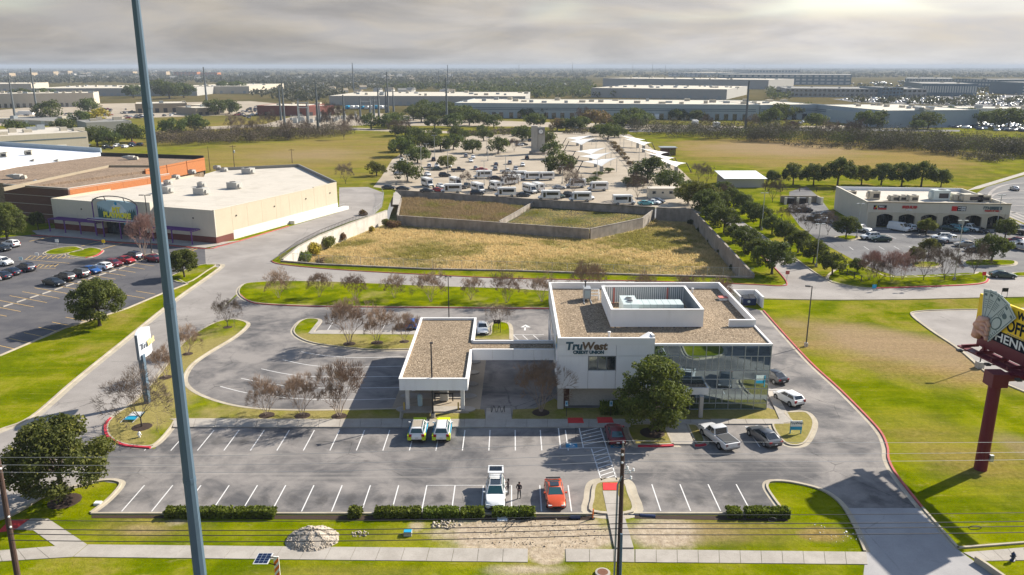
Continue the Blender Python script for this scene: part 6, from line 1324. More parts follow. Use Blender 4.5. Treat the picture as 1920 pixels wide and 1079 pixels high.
# clock tower
q=P(1008,289); hC=HT(1008,289,236); e=thing('clock_tower','tall grey concrete clock tower standing in the transit lot','tower',q)
MB().box((q.x-1.6,q.y,hC/2),(2.9,3.4,hC)).build('shaft',MT['concrete_tower'],e); MB().box((q.x+1.65,q.y+.2,hC/2-.3),(3.4,2.8,hC-.6)).build('shaft',MT['concrete_tower'],e); MB().lathe((q.x+.6,q.y,0),[(4.6,0),(4.6,1.2),(4.2,1.25)],20).build('plinth',MT['concrete_wall'],e)
f=MB().box((q.x+1.4,q.y-1.6,hC-2.6),(2.6,.4,2.6)).build('clock_housing',MT['panel_joint'],e); d=MB().tube((q.x+1.4,q.y-1.8,hC-2.6),(q.x+1.4,q.y-1.9,hC-2.6),.95,n=20).build('clock_face',MT['white'],f)
MB().box((q.x+1.4,q.y-1.93,hC-2.3),(.1,.04,.8)).box((q.x+1.65,q.y-1.93,hC-2.6),(.6,.04,.1)).build('clock_hands',MT['black'],f)
# tensile shade sails : hypar cloth between a high mast, a low anchor and two side corners
SAIL={}
def sail(px_l,px_r,px_f,yb,label,group,hl=4.2,hr=6.2,hf=3.2):
    """px_l / px_r / px_f : photo points of left tip, right tip and front low corner ; yb: ground row of the sail"""
    Yg=P((px_l[0]+px_r[0])/2,yb).y
    def at(p):
        v=(p[1]-CY)/F; u=(p[0]-CX)/F; fw=CP-v*SP; t=Yg/fw; return Vector((u*t,Yg,HC-t*(SP+v*CP)))
    a,b,c=at(px_l),at(px_r),at(px_f); c.y-=5.; 
    k=(c.y)/Yg; cc=Vector(((px_f[0]-CX)/F*(c.y/(CP-((px_f[1]-CY)/F)*SP)),c.y,HC-(c.y/(CP-((px_f[1]-CY)/F)*SP))*(SP+((px_f[1]-CY)/F)*CP)))
    d=(a+b)/2+Vector((0,2.5,-.2)); n=8; V=[]; fs=[]
    for i in range(n+1):
        for j in range(n+1):
            s,t=i/n,j/n; p=(a*(1-s)*(1-t)+cc*s*(1-t)+d*(1-s)*t+b*s*t); sag=1-.0*s
            m=(a+b+cc+d)/4; ed=4*(s*(1-s))*(1 if t in (0,1) else 0)+4*(t*(1-t))*(1 if s in (0,1) else 0)
            p=p.lerp(m,.16*(4*s*(1-s)*abs(2*t-1)**3+4*t*(1-t)*abs(2*s-1)**3)); V.append(p)
    for i in range(n):
        for j in range(n): A=i*(n+1)+j; fs.append((A,A+1,A+n+2,A+n+1))
    e=thing('shade_sail',label,'shade sail',(m.x,m.y,0),0,group); th=Vector((0,0,-.06)); N=len(V)
    mm=MB().add(V+[v+th for v in V],fs+[tuple(q+N for q in f[::-1]) for f in fs]); mm.build('cloth',MT['sail'],e,True)
    for p,out in (((b,Vector((1.6,.4,0))),) if 'field' in group else ((a,Vector((-1.6,-.6,0))),)):
        MB().tube((p.x+out.x*1.4,p.y+out.y,0),(p.x,p.y,p.z+.1),.22,.14,8).build('mast',MT['metal_dark'],e)
    MB().box((cc.x,cc.y,max(cc.z,1.5)/2),(1.3,1.0,max(cc.z,1.5))).build('anchor_pier',MT['concrete_tower'],e); [MB().tube((p.x,p.y,0),(p.x,p.y,p.z),.1,n=6).build('mast',MT['metal_galv'],e) for p in (d,a if 'field' in group else b)]
sl_=[((1062,259),(1110,254),(1083,264),272),((1067,265),(1118,259),(1090,272),282),((1079,284),(1136,277),(1108,290),300),((1086,293),(1146,286),(1117,300),311),((1093,303),(1157,296),(1128,312),323)]
for i,t in enumerate(sl_): sail(*t,rank_label(i,5,'white tensile shade sail','in the clock tower row','from the far end'),'shade sails nearer the clock tower')
sr_=[((1163,254),(1210,262),(1196,266),276),((1170,260),(1222,268),(1207,273),284),((1199,278),(1253,286),(1238,291),301),((1210,286),(1265,296),(1254,301),312),((1224,296),(1287,306),(1268,313),324)]
for i,t in enumerate(sr_): sail(*t,rank_label(i,5,'white tensile shade sail','in the field side row','from the far end'),'shade sails nearer the field')
# kiosk with grey roof
q=P(1252,291); e=thing('kiosk','small brick kiosk with flat grey roof beside the shade sails','kiosk',q); MB().box((q.x,q.y,1.7),(6.4,4.6,3.4)).build('walls',MT['brick_brown'],e); MB().box((q.x-.2,q.y,3.6),(7.8,6.2,.35)).build('roof',MT['metal_grey'],e)
for k in range(3): MB().box((q.x+.8+k*.9,q.y-2.33,1.6),(.7,.05,2.2)).build('pane',MT['window_mirror'],e)
# attendants' hut
q=P(1245,372); e=thing('site_hut','long beige portable hut at the end of the transit lot','hut',P(1240,372)); w2=P(1267,372).x-P(1222,372).x
MB().box((q.x-.6,q.y+1.5,1.5),(w2+1,4.4,3)).build('walls',MT['cream_wall2'],e); MB().box((q.x-.6,q.y+1.5,3.08),(w2+1.3,4.7,.16)).build('roof',MT['roof_membrane'],e)
for k,s in enumerate((-.36,0,.34)): wf=MB().box((q.x-.6+s*w2,q.y-.73,1.9),(1.1 if k!=1 else .6,.06,.9 if k!=1 else .5)).build('window',MT['metal_grey'],e); MB().box((q.x-.6+s*w2,q.y-.78,1.9),(.9 if k!=1 else .5,.03,.75 if k!=1 else .4)).build('pane',MT['window_dark'],wf)
# white metal roofed shed
a=P(1360,352); b=P(1432,352); e=thing('metal_shed','long grey shed with bright white metal roof beyond the oak rows','shed',a); hS=HT(1396,352,336)
MB().bb(a.x,b.x,a.y,a.y+12,0,hS).build('walls',MT['warehouse_grey'],e); MB().add([(a.x-.8,a.y-.8,hS+.05),(b.x+.8,a.y-.8,hS+.05),(b.x+.8,a.y+13,hS+1.0),(a.x-.8,a.y+13,hS+1.0),(a.x-.8,a.y-.8,hS+.2),(b.x+.8,a.y-.8,hS+.2),(b.x+.8,a.y+13,hS+1.2),(a.x-.8,a.y+13,hS+1.2)],[(0,3,2,1),(4,5,6,7),(0,1,5,4),(1,2,6,5),(2,3,7,6),(3,0,4,7)]).build('roof',MT['roof_white'],e)
# lamp posts
def lamp(x,y,yt,label,arms=1,m='metal_dark',r=.1,hd=0.,group='lamp posts',head=.7):
    h=HT(x,y,yt); q=P(x,y); e=thing('lamp_post',label,'lamp post',q,hd,group)
    MB().tube((0,0,0),(0,0,h),r,r*.7,8).build('pole',MT[m],e,local=True); MB().lathe((0,0,0),[(.28,0),(.28,.55),(.24,.6)],12).build('footing',MT['concrete_walk'],e,local=True)
    for k in range(arms):
        s=1 if k==0 else -1; MB().box((s*(.25+head*.5),0,h-.02),(head,.38,.16)).box((s*.15,0,h-.04),(.4,.07,.07)).build('lamp_head',MT[m],e,local=True)
lamp(842,602,519,'dark lamp post with square head beside the drive-through canopy',2,r=.09,head=.3); lamp(812,784,645,'tall dark lamp post in front of the drive-through canopy',1,r=.11,hd=1.57,head=.2); lamp(1511,650,537,'dark lamp post with box head on the turf beside the red kerb',1,r=.1,hd=2.9)
lamp(285,476,366,'dark lamp post with twin heads before the play store',2,r=.13,head=1.0)
for i,(x,y,yt) in enumerate(((1428,432,362),(1530,500,420),(1606,447,382),(1789,526,414),(1866,442,366))): lamp(x,y,yt,rank_label(i,5,'pale grey lamp post','around the shop lot'),2,'metal_galv',.11,group='pale lamp posts round the shops')
tl=[(765,342,291),(800,298,270),(815,296,254),(840,326,282),(880,276,262),(908,348,302),(913,288,258),(915,302,276),(1022,326,292),(1054,345,313),(1119,337,300),(1209,345,323),(1131,262,232),(948,330,292),(790,320,275)]
tl.sort()
for i,(x,y,yt) in enumerate(tl): lamp(x,y,yt,rank_label(i,len(tl),'thin pale lamp post','in the transit lot'),2,'metal_galv',.12,group='lamp posts in the transit lot',head=.9)
# dark railing beside the sails and bollard posts
railing([(1130,258),(1150,278),(1180,310),(1190,324)],'dark railing along the planted median between the shade sails',h=1.6,step=1.6,zb=0)
# fence behind shops
pts=WP([(1435,358),(1560,360),(1700,362),(1790,362)]); e=thing('post_fence','long dark post and rail fence behind the shop row','fence',pts[0]); me=MB().box((0,0,.7),(.2,.2,1.4)).mesh('post',MT['wood_pole'])
for p in along(pts,5.5): b=link('post',me,e); b.location=(p.x-pts[0].x,p.y-pts[0].y,0)
for z in (.5,1.15): MB().band(pts,-.05,.05,z,z+.12).build('rail',MT['wood_pole'],e,fix=True)
pts=WP([(1574,512),(1592,520),(1611,529),(1619,534)]); e=thing('steel_fence','short dark steel fence on the verge by the oaks','fence',pts[0])
for p in along(pts,2.6): MB().tube((p.x,p.y,0),(p.x,p.y,1.5),.09,n=6).build('post',MT['metal_dark'],e)
for z in (.5,1.3): MB().band(pts,-.03,.03,z,z+.08).build('rail',MT['metal_dark'],e,fix=True)
# ------------------------------------------------------------------ hedges, rubble, street furniture
def hedge(x0,x1,yb,label,h=1.0,d=1.1,tall=1.):
    a,b=P(x0,yb),P(x1,yb); L=(b-a).length; e=thing('clipped_hedge',label,'hedge',a); r=np.random.default_rng(int(x0)); n=int(900*L/2+300)
    f=r.integers(0,5,n); p=np.zeros((n,3)); u=r.random(n); v=r.random(n); ends=(r.random(n)<.08)
    ztop=h*(.92+.12*np.sin(u*L*2.1+x0)+.05*r.random(n)); p[:,0]=a.x+u*L; p[:,1]=a.y+v*d; p[:,2]=ztop
    side=f>=3; p[side,1]=a.y+r.normal(0,.04,side.sum()); p[side,2]=v[side]*h
    s2=(f==2); p[s2,1]=a.y+d; p[s2,2]=v[s2]*h; p[ends,0]=np.where(r.random(ends.sum())<.5,a.x,b.x); p[ends,2]=r.random(ends.sum())*h
    p+=r.normal(0,.05,(n,3)); t=r.normal(size=(n,3)); t/=np.linalg.norm(t,axis=1,keepdims=True); b2=np.cross(t,r.normal(size=(n,3))); b2/=np.linalg.norm(b2,axis=1,keepdims=True); s=r.uniform(.08,.18,(n,1))
    V=np.stack([p-t*s,p-b2*s*.7,p+t*s,p+b2*s*.7],1).reshape(-1,3)-np.array([a.x,a.y,0]); me=npmesh('foliage',V,np.arange(len(V)).reshape(-1,4),MT['leaf_hedge'],{'leaf':np.repeat(r.random(n),4)}); link('foliage',me,e)
    MB().box((L/2,d/2,h*.44),(L*.92,d*.78,h*.8)).build('branch_core',MT['leaf_hedge'],e,local=True); return e
hd=[(310,330,'small loose shrub by the tall blue pole at the front kerb'),(334,430,'clipped hedge half hidden by the tall blue pole'),(437,513,'clipped hedge right of the tall blue pole'),(655,676,'lone round shrub between the hedges and rubble pile'),(703,787,'long clipped hedge, first past the round shrub'),(795,859,'clipped hedge left of the white crossover, second past the round shrub'),(865,906,'short clipped hedge touching the white crossover'),(925,972,'low clipped hedge below the two standing people'),(975,1002,'short bushy hedge left of the orange coupe'),(1365,1389,'lone clipped shrub right of the utility pole'),(1401,1480,'clipped hedge by the grass corner at the exit drive')]
for x0,x1,l in hd: hedge(x0,x1,972,l,.70 if x1-x0>30 else .7,.85)
hedge(1128,1172,779,'dark clipped hedge in shade against the pale brick base',1.3,1.4)
# foundation shrubs in the basin corner
def bush(x,y,wp,hgt,m,label,z=0.,seed=1):
    R=wp*mpp(x,y)/2; r=random.Random(seed); lob=[((r.uniform(-.5,.5)*R,r.uniform(-.5,.5)*R,hgt*r.uniform(.3,.7)),R*r.uniform(.35,.55),hgt/R*.7) for _ in range(9)]
    e=thing('bush',label,'bush',P(x,y,z),0,'bushes in the basin'); link('foliage',leaf_cloud('foliage',lob,260,.34,m,seed),e); t=MB(); [t.tube((0,0,0),c,.05,.02,4) for c,_,_ in lob]; link('stems',t.mesh('stems',MT['bark']),e)
bush(588,480,46,3.6,'leaf_gold','golden yellow bush against the pale basin wall',-3.5,201); bush(616,466,38,3.4,'leaf_shrub','green bush behind the golden yellow one',-3.5,202); bush(572,492,36,2.8,'leaf_hedge','dark green bush at the fence corner of the basin',-3.5,203); bush(600,498,24,2.,'leaf_rust','rusty bush below the golden one',-3.5,204)
bush(640,452,28,2.2,'leaf_rust','russet bush halfway along the pale basin wall',-3.5,205); bush(620,458,24,2.,'leaf_shrub','pale green bush along the pale basin wall',-3.5,206); bush(697,436,16,2.,'leaf_gold','small yellow green bush near the spillway',-3.5,207); bush(738,428,36,2.2,'leaf_rust','dark rusty bush below the spillway box',-3.5,208); bush(725,425,24,2.4,'leaf_shrub','olive bush below the spillway box',-3.5,209); bush(683,408,22,2.4,'leaf_rust','brown creeper hanging over the pale wall top',-.6,210)
for i,(x,y,w) in enumerate(((1372,470,30),(1350,445,26),(1330,425,22),(1310,412,20),(1392,497,30))): bush(x-14,y+10,w,1.6,'leaf_dark',['dark scrub bush in the shade midway along the tall basin wall','dark scrub bush just beyond the midpoint of the tall basin wall','dark scrub bush third from the far corner of the tall basin wall','dark scrub bush nearest the far corner of the tall basin wall','dark scrub bush nearest the fence by the tall basin wall'][i],-3.5,220+i)
# rubble heap : countless stones over a mound
def stones(name,cx,cy,rx,ry,h,n,smin,smax,label,seed,m='rubble',base=True):
    r=np.random.default_rng(seed); V=[]; Fc=[]; th=r.uniform(0,6.283,n); k=r.random(n)**.5
    for i in range(n):
        x=cx+rx*k[i]*math.cos(th[i]); y=cy+ry*k[i]*math.sin(th[i]); z=h*max(0,1-k[i]**1.6)*(.85+.15*math.sin(7*th[i])); s=r.uniform(smin,smax)*(1.6 if r.random()<.06 else 1)
        c=np.array([(-1,-1,-1),(1,-1,-1),(1,1,-1),(-1,1,-1),(-1,-1,1),(1,-1,1),(1,1,1),(-1,1,1)])*.5*s*r.uniform(.6,1.1,(8,3)); q=np.array(Quaternion(r.normal(size=4)).normalized().to_matrix()); c=c@q.T+np.array([x,y,z+s*.2])
        b=len(V); V+=c.tolist(); Fc+=[(b,b+3,b+2,b+1),(b+4,b+5,b+6,b+7),(b,b+1,b+5,b+4),(b+1,b+2,b+6,b+5),(b+2,b+3,b+7,b+6),(b+3,b,b+4,b+7)]
    o=link(name,npmesh(name,V,Fc,MT[m])); o['kind']='stuff'; tag(o,label,'rubble')
    if base:
        mm=MB(); prof=[(1,.0),(.8,.28),(.55,.62),(.25,.9),(.03,.97)]; vs=[]; ns=24
        for a,z in prof:
            for j in range(ns): t=6.283*j/ns; w=1+.07*math.sin(5*t+a*9); vs.append((cx+rx*a*w*math.cos(t),cy+ry*a*w*math.sin(t),h*z*1.0))
        mm.add(vs,[(i*ns+j,i*ns+(j+1)%ns,(i+1)*ns+(j+1)%ns,(i+1)*ns+j) for i in range(len(prof)-1) for j in range(ns)]); mm.build('mound',MT[m],o)
    return o
q=P(585,1014); stones('rubble_heap',q.x,q.y+.2,2.25,1.9,1.05,4200,.05,.14,'rounded heap of pale crushed concrete on the front lawn',5)
q=P(675,1002); stones('rubble_scatter',q.x,q.y,.8,.5,.04,40,.05,.14,'small scatter of broken concrete right of the rubble heap',6,base=False); q=P(835,985); stones('rubble_scatter',q.x,q.y,1.4,.7,.04,60,.06,.20,'scatter of broken concrete lumps below the hedge',7,base=False)
q=P(1000,1000); stones('dirt_clods',q.x,q.y,6.6,2.4,.0,260,.03,.10,'loose stones and clods over the bare dirt',8,base=False,m='dirt_clod'); q=P(1560,1000); stones('litter_stones',q.x,q.y,3.,1.6,.0,26,.04,.10,'pale stones scattered on the lawn by the exit drive',9,base=False,m='white')
# utility box, valve cover, manhole
q=P(765,1003); e=thing('utility_box','small grey utility box with blue lid mark on the lawn','utility box',q); MB().box((q.x,q.y,.2),(.7,.6,.4)).build('housing',MT['hvac_grey'],e); MB().box((q.x,q.y,.42),(.66,.56,.05)).build('lid',MT['cyan_blue'],e)
q=P(1130,1077); e=thing('manhole','round concrete manhole ring at the bottom edge','manhole',q); MB().lathe((q.x,q.y,0),[(.62,0),(.62,.2),(.45,.22)],18).build('ring',MT['concrete_walk'],e); MB().lathe((q.x,q.y,.2),[(.44,0),(.44,.03)],18).build('cover',MT['rust_metal'],e)
q=P(185,946); e=thing('valve_box','small white utility cover by the corner oak kerb','utility box',q); MB().box((q.x-.05,q.y,.12),(.62,.45,.24)).build('housing',MT['white'],e)
# orange delineator, cables on dirt
q=P(1111,973); e=thing('delineator_post','orange delineator post on the dirt below the orange coupe','marker post',q); MB().tube((q.x,q.y,.05),(q.x+.05,q.y,1.0),.07,.06,8).build('post',MT['sign_orange'],e); MB().lathe((q.x,q.y,0),[(.22,0),(.22,.07),(.1,.1)],10).build('foot',MT['rubber'],e)
o=MB().path(smooth([P(975,978,.12),P(1010,972,.1),P(1060,971,.1),P(1100,968,.15),P(1120,962,.4)],5),.05,6).build('cable_conduit',MT['black']); tag(o,'black cable conduit lying along the dirt under the hedge line','cable')
o=MB().path(smooth([P(945,990,.1),P(955,978,.4),P(966,975,.3),P(960,985,.1),P(948,993,.1)],5),.03,6).build('cable_coil',MT['black']); tag(o,'loose black cable coil at the edge of the dirt','cable')
q=P(1078,973); o=MB().tube((q.x-.4,q.y,.15),(q.x+.5,q.y,.15),.16,n=10).tube((q.x-.5,q.y,.15),(q.x-.4,q.y,.15),.1,n=8).build('splice_case',MT['navy_bin']); tag(o,'dark blue splice case lying on the dirt','splice case')
q=P(942,975); e=thing('folding_sign','white folded sign lying behind the hedge','sign',q); MB().box((q.x,q.y,.1),(.9,.6,.08),R=Matrix.Rotation(.15,3,'X')).build('sign_panel',MT['white'],e); MB().tube((q.x-.5,q.y-.1,.1),(q.x+.5,q.y-.2,.12),.03).build('frame',MT['metal_galv'],e)
# hydrants
def hydrant(x,y,m,label):
    q=P(x,y); e=thing('fire_hydrant',label,'hydrant',q,0,'fire hydrants'); MB().lathe((q.x,q.y,0),[(.2,0),(.2,.08),(.12,.1),(.12,.55),(.17,.57),(.17,.65),(.12,.74),(.04,.82)],12).build('barrel',MT[m],e); MB().tube((q.x-.24,q.y,.46),(q.x+.24,q.y,.46),.07,n=8).build('outlet',MT[m],e); MB().tube((q.x,q.y-.2,.42),(q.x,q.y,.42),.09,n=8).build('outlet',MT[m],e); MB().lathe((q.x,q.y,.8),[(.05,0),(.05,.08)],6).build('cap_nut',MT['metal_dark'],e)
hydrant(262,822,'white','white fire hydrant on the grass island by the red kerb'); hydrant(1898,1052,'navy_bin','dark fire hydrant beside the sidewalk at the right edge')
# solar barricade marker
q=P(517,1076); e=thing('barricade_marker','orange and white panel marker with a small solar panel','marker',(q.x,q.y-1.0,0)); X,Y=q.x,q.y-1.0
zt=2.0; X=P(519,1060,1.2).x; Y=P(519,1060,1.2).y
MB().box((X,Y,1.0),(.42,.08,2.0)).build('marker_panel',MT['white'],e)
for k in range(3): z=1.55-k*.62; MB().add([(X-.21,Y-.05,z-.1),(X-.21,Y-.05,z-.45),(X+.21,Y-.05,z+.1),(X+.21,Y-.05,z+.44)],[(0,1,2,3)]).build('orange_stripe',MT['sign_orange'],e)
MB().slabquad((X-1.75,Y-.5,1.62),(X-.55,Y-.5,1.62),(X-.3,Y+.35,2.05),(X-1.5,Y+.35,2.05),.05).build('solar_frame',MT['white'],e)
for i in range(3):
    for j in range(4):
        f=lambda u,v:Vector((X-1.75,Y-.5,1.685)).lerp(Vector((X-.55,Y-.5,1.685)),u).lerp(Vector((X-1.5,Y+.35,2.115)).lerp(Vector((X-.3,Y+.35,2.115)),u),v)
        MB().quad(f(.05+.3*i+.01,.04+.23*j),f(.05+.3*i+.29,.04+.23*j),f(.05+.3*i+.29,.04+.23*j+.21),f(.05+.3*i+.01,.04+.23*j+.21)).build('solar_cell',MT['solar'],e)
MB().tube((X-.5,Y,1.95),(X,Y,1.9),.05).tube((X-.6,Y-.3,1.6),(X,Y,1.2),.04).build('bracket',MT['black'],e)
# signs
def board(x0,x1,y,yt,label,name='entry_sign',tilt=False):
    a,b=P(x0,y),P(x1,y); h=HT(x0,y,yt); e=thing(name,label,'sign',a); w_=b.x-a.x
    for s in (0,w_): MB().box((a.x+s,a.y,h/2),(.1,.1,h)).build('post',MT['sky_blue'],e)
    MB().box((a.x+w_/2,a.y-.06,h*.80),(w_+.1,.08,h*.4)).build('sign_panel',MT['white'],e); MB().box((a.x+w_/2,a.y-.06,h*.47),(w_+.1,.08,h*.24)).build('sign_panel',MT['cyan_blue'],e)
    textmesh('lettering','TruWest',h*.24,MT['teal_letter'],e,Matrix.Translation((-a.x,-a.y,0))@frame((a.x+w_/2,a.y-.115,h*.84),(1,0,0),(0,0,1)),.005,.1,.008)
    for z in (.51,.43): MB().box((a.x+w_/2,a.y-.112,h*z),(w_*.8,.01,h*.035)).build('lettering',MT['sky_blue'],e)
board(1481,1501,815,789,'blue and white entry sign on the small kerbed island by the grey sedan')
# leaning / fallen entry sign on the west island
a,b=P(232,789,.25),P(258,789,.25); e=thing('fallen_sign','pale blue sign tilted low over the grass near the hydrant','sign',a); MB().slabquad((a.x,a.y,.35),(b.x-.2,a.y,.35),(b.x+.5,a.y+1.05,.85),(a.x+.7,a.y+1.05,.85),.06).build('sign_panel',MT['sky_blue'],e); MB().slabquad((a.x+.35,a.y+.45,.66),(b.x+.12,a.y+.45,.66),(b.x+.45,a.y+.98,.92),(a.x+.68,a.y+.98,.92),.02).build('sign_panel',MT['white'],e)
for dx in (0,b.x-a.x-.2): MB().tube((a.x+dx-.3,a.y-.3,.12),(a.x+dx+.2,a.y+.3,.6),.05).build('post',MT['white'],e)
# small blue accessible-parking signs on posts
for x,y,yt,l in ((1062,782,752,'blue accessible parking sign on a post beside the crepe myrtle'),(1145,781,752,'blue accessible parking sign on a post by the dark hedge')):
    q=P(x,y); h=HT(x,y,yt); e=thing('parking_sign',l,'sign',q,0,'accessible parking signs'); MB().tube((q.x,q.y,0),(q.x,q.y,h),.035,n=6).build('post',MT['metal_dark'],e); s_=MB().box((q.x,q.y-.04,h-.32),(.36,.03,.66)).build('sign_plate',MT['bin_blue'],e); MB().box((q.x,q.y-.06,h-.3),(.18,.01,.3)).build('symbol',MT['paint_blue'],s_)
for x,y,yt,l,m in ((1475,527,508,'small reddish road sign at the entrance drive corner','kerb_red'),(1843,526,510,'small red sign at the shop lot exit','red_letter'),(1638,547,534,'short blue marker sign by the red shop kerb','cyan_blue'),(108,462,449,'small accessible sign on the store lot island','white'),(70,483,474,'small white accessible sign near the hatched bays','white'),(195,461,450,'yellow crossing sign before the store entrance','yellow_sign'),(40,490,482,'small pale blue sign near the left hatched bay','bin_blue')):
    q=P(x,y); h=HT(x,y,yt); e=thing('road_sign',l,'sign',q); MB().tube((q.x,q.y,0),(q.x,q.y,h),.05,n=6).build('post',MT['metal_galv'],e); MB().box((q.x,q.y-.07,h-.35),(.75,.05,.7)).build('sign_plate',MT[m],e)
q=P(1882,560); h=HT(1882,560,549); e=thing('street_plate','small dark sign on two posts beyond the billboard','sign',q); 
for s in (-.5,.5): MB().tube((q.x+s,q.y,0),(q.x+s,q.y,1.9),.04).build('post',MT['black'],e)
MB().box((q.x,q.y-.03,1.6),(1.1,.05,.7)).build('sign_plate',MT['black'],e)
q=P(932,624); e=thing('island_sign','dark sign on two posts in front of the bare tree','sign',q)
for s in (-.5,.5): MB().tube((q.x+s,q.y-.3,.1),(q.x+s,q.y-.3,2.3),.045).build('post',MT['black'],e)
MB().box((q.x,q.y-.36,1.9),(1.1,.05,.6)).build('sign_plate',MT['black'],e)
# pole sign of the credit union
q=P(277,757); e=thing('pole_sign','tall white curved pole sign with blue post by the road','sign',q)
MB().box((q.x,q.y,3.2),(.62,.62,6.4)).build('post',MT['pole_blue'],e)
z0,z1=5.9,9.0; Wd=3.5; cxp,cyp=q.x-.1,q.y+1.2
pts=[]; n=10
def sx_(t): return .55-.9*(2*t-1)**2*.35
mm=MB(); V=[]
for i in range(n+1):
    t=i/n; y=cyp-Wd/2+Wd*t; b=.30*(1-(2*t-1)**2)+.12; V+=[(cxp+b,y,z0),(cxp+b,y,z1+.5*math.sin(math.pi*t)*.6),(cxp-b,y,z1+.5*math.sin(math.pi*t)*.6),(cxp-b,y,z0)]
fs=[]
for i in range(n): A=4*i; Bq=A+4; fs+=[(A,Bq,Bq+1,A+1),(A+1,Bq+1,Bq+2,A+2),(A+2,Bq+2,Bq+3,A+3),(A+3,Bq+3,Bq,A)]
fs+=[(0,1,2,3),(4*n,4*n+3,4*n+2,4*n+1)]; mm.add(V,fs).build('sign_cabinet',MT['sign_pale'],e,fix=True)
MB().bb(cxp-.16,cxp+.16,cyp-Wd/2-.06,cyp-Wd/2+.02,z0-.05,z1+.02).build('end_trim',MT['grey_letter'],e)
textmesh('lettering','Tru',1.05,MT['grey_letter'],e,Matrix.Translation((-q.x,-q.y,0))@frame((cxp+.42,cyp-.75,7.4),(.10,1,0),(0,0,1)),.04,.12,.0); textmesh('lettering','West',1.05,MT['gold_letter'],e,Matrix.Translation((-q.x,-q.y,0))@frame((cxp+.44,cyp+.85,7.4),(-.10,1,0),(0,0,1)),.04,.12,.04)
# ------------------------------------------------------------------ billboard
pb=P(1838,880); zb=12.2; hb=4.3; fl=Vector((50.2,82.1,0)); fd=Vector((1.05,-7.2,0)).normalized(); nrm=Vector((fd.y,-fd.x,0)); nrm=nrm if nrm.x<0 else -nrm; LB=14.6
BB=thing('billboard','yellow and black roadside billboard with banknote cutout on a maroon pole','billboard',pb)
def bq(s,z,o=0.): v=fl+fd*s+nrm*o; return Vector((v.x,v.y,zb+z))
def bpanel(s0,s1,z0,z1,o0,o1,nm,m,par=BB): return MB().prism([bq(s0,0,o0),bq(s1,0,o0),bq(s1,0,o1),bq(s0,0,o1)],zb+z0,zb+z1).build(nm,MT[m],par)
fc=bpanel(0,LB,1.25,hb,-.25,0,'face_board','yellow_sign'); fk=bpanel(0,LB,0,1.25,-.25,.004,'face_board','sign_black')
bpanel(.5,LB-.5,-1.3,-.02,-.6,-.1,'apron','maroon'); bpanel(-.3,LB+.4,-1.75,-1.6,.5,1.5,'catwalk','maroon')
for k in range(7): bpanel(.3+k*2.2,.5+k*2.2,-1.6,-1.3,-.5,1.5,'catwalk_bracket','maroon')
for k in range(3):
    v=bq(1.5+k*4.2,-1.5,2.6); MB().tube(bq(1.5+k*4.2,-1.65,1.4),v,.06).build('light_arm',MT['maroon'],BB); MB().box(v,(.5,.5,.2)).build('floodlight',MT['metal_dark'],BB)
pt=Vector((pb.x,pb.y,zb-2.6)); mid_=bq(LB*.52,-1.9,-.7)
MB().tube((pb.x,pb.y,0),(pb.x,pb.y,zb-1.9),.62,.57,20).build('pole',MT['maroon'],BB); MB().box((pb.x,pb.y,zb-2.2),(1.6,1.6,1.4)).build('pole_head',MT['maroon'],BB); 
MB().tube((pb.x,pb.y,zb-2.1),(mid_.x+.3,mid_.y,zb-2.1),.5,n=10).build('cross_beam',MT['maroon'],BB); MB().tube(bq(.8,-2.1,-.75),bq(LB-.6,-2.1,-.75),.42,n=10).build('torsion_beam',MT['maroon'],BB)
for k in range(5): bpanel(1.2+k*3,1.45+k*3,-2.1,hb-.3,-.75,-.27,'upright','maroon')
MB().box((pb.x+.62,pb.y-.5,1.5),(.35,.3,.7)).build('meter_box',MT['metal_galv'],BB)
def btext(body,size,s,z,m,par,o=.02,bold=.03,sx=1.): return textmesh('lettering',body,size,MT[m],par,Matrix.Translation(-pb)@frame(bq(s,z,o),fd,(0,0,1)),.012,0,bold,align='LEFT',sx=sx)
btext("WE'LL",1.05,5.55,hb-.75,'sign_black',fc,.02,.045,.92); btext('OFFER',1.75,4.35,2.15,'sign_black',fc,.02,.05,.80); btext('HENN',1.3,3.05,.58,'white',fk,.03,.02,1.25)
mm=MB(); [mm.prism([bq(4.6+k*.35,0,.0),bq(4.6+k*.35+.26,0,.0),bq(4.6+k*.35+.26,0,.02),bq(4.6+k*.35,0,.02)],zb+1.3,zb+1.4) for k in range(22)]; mm.build('small_print',MT['tan_block'],fc)
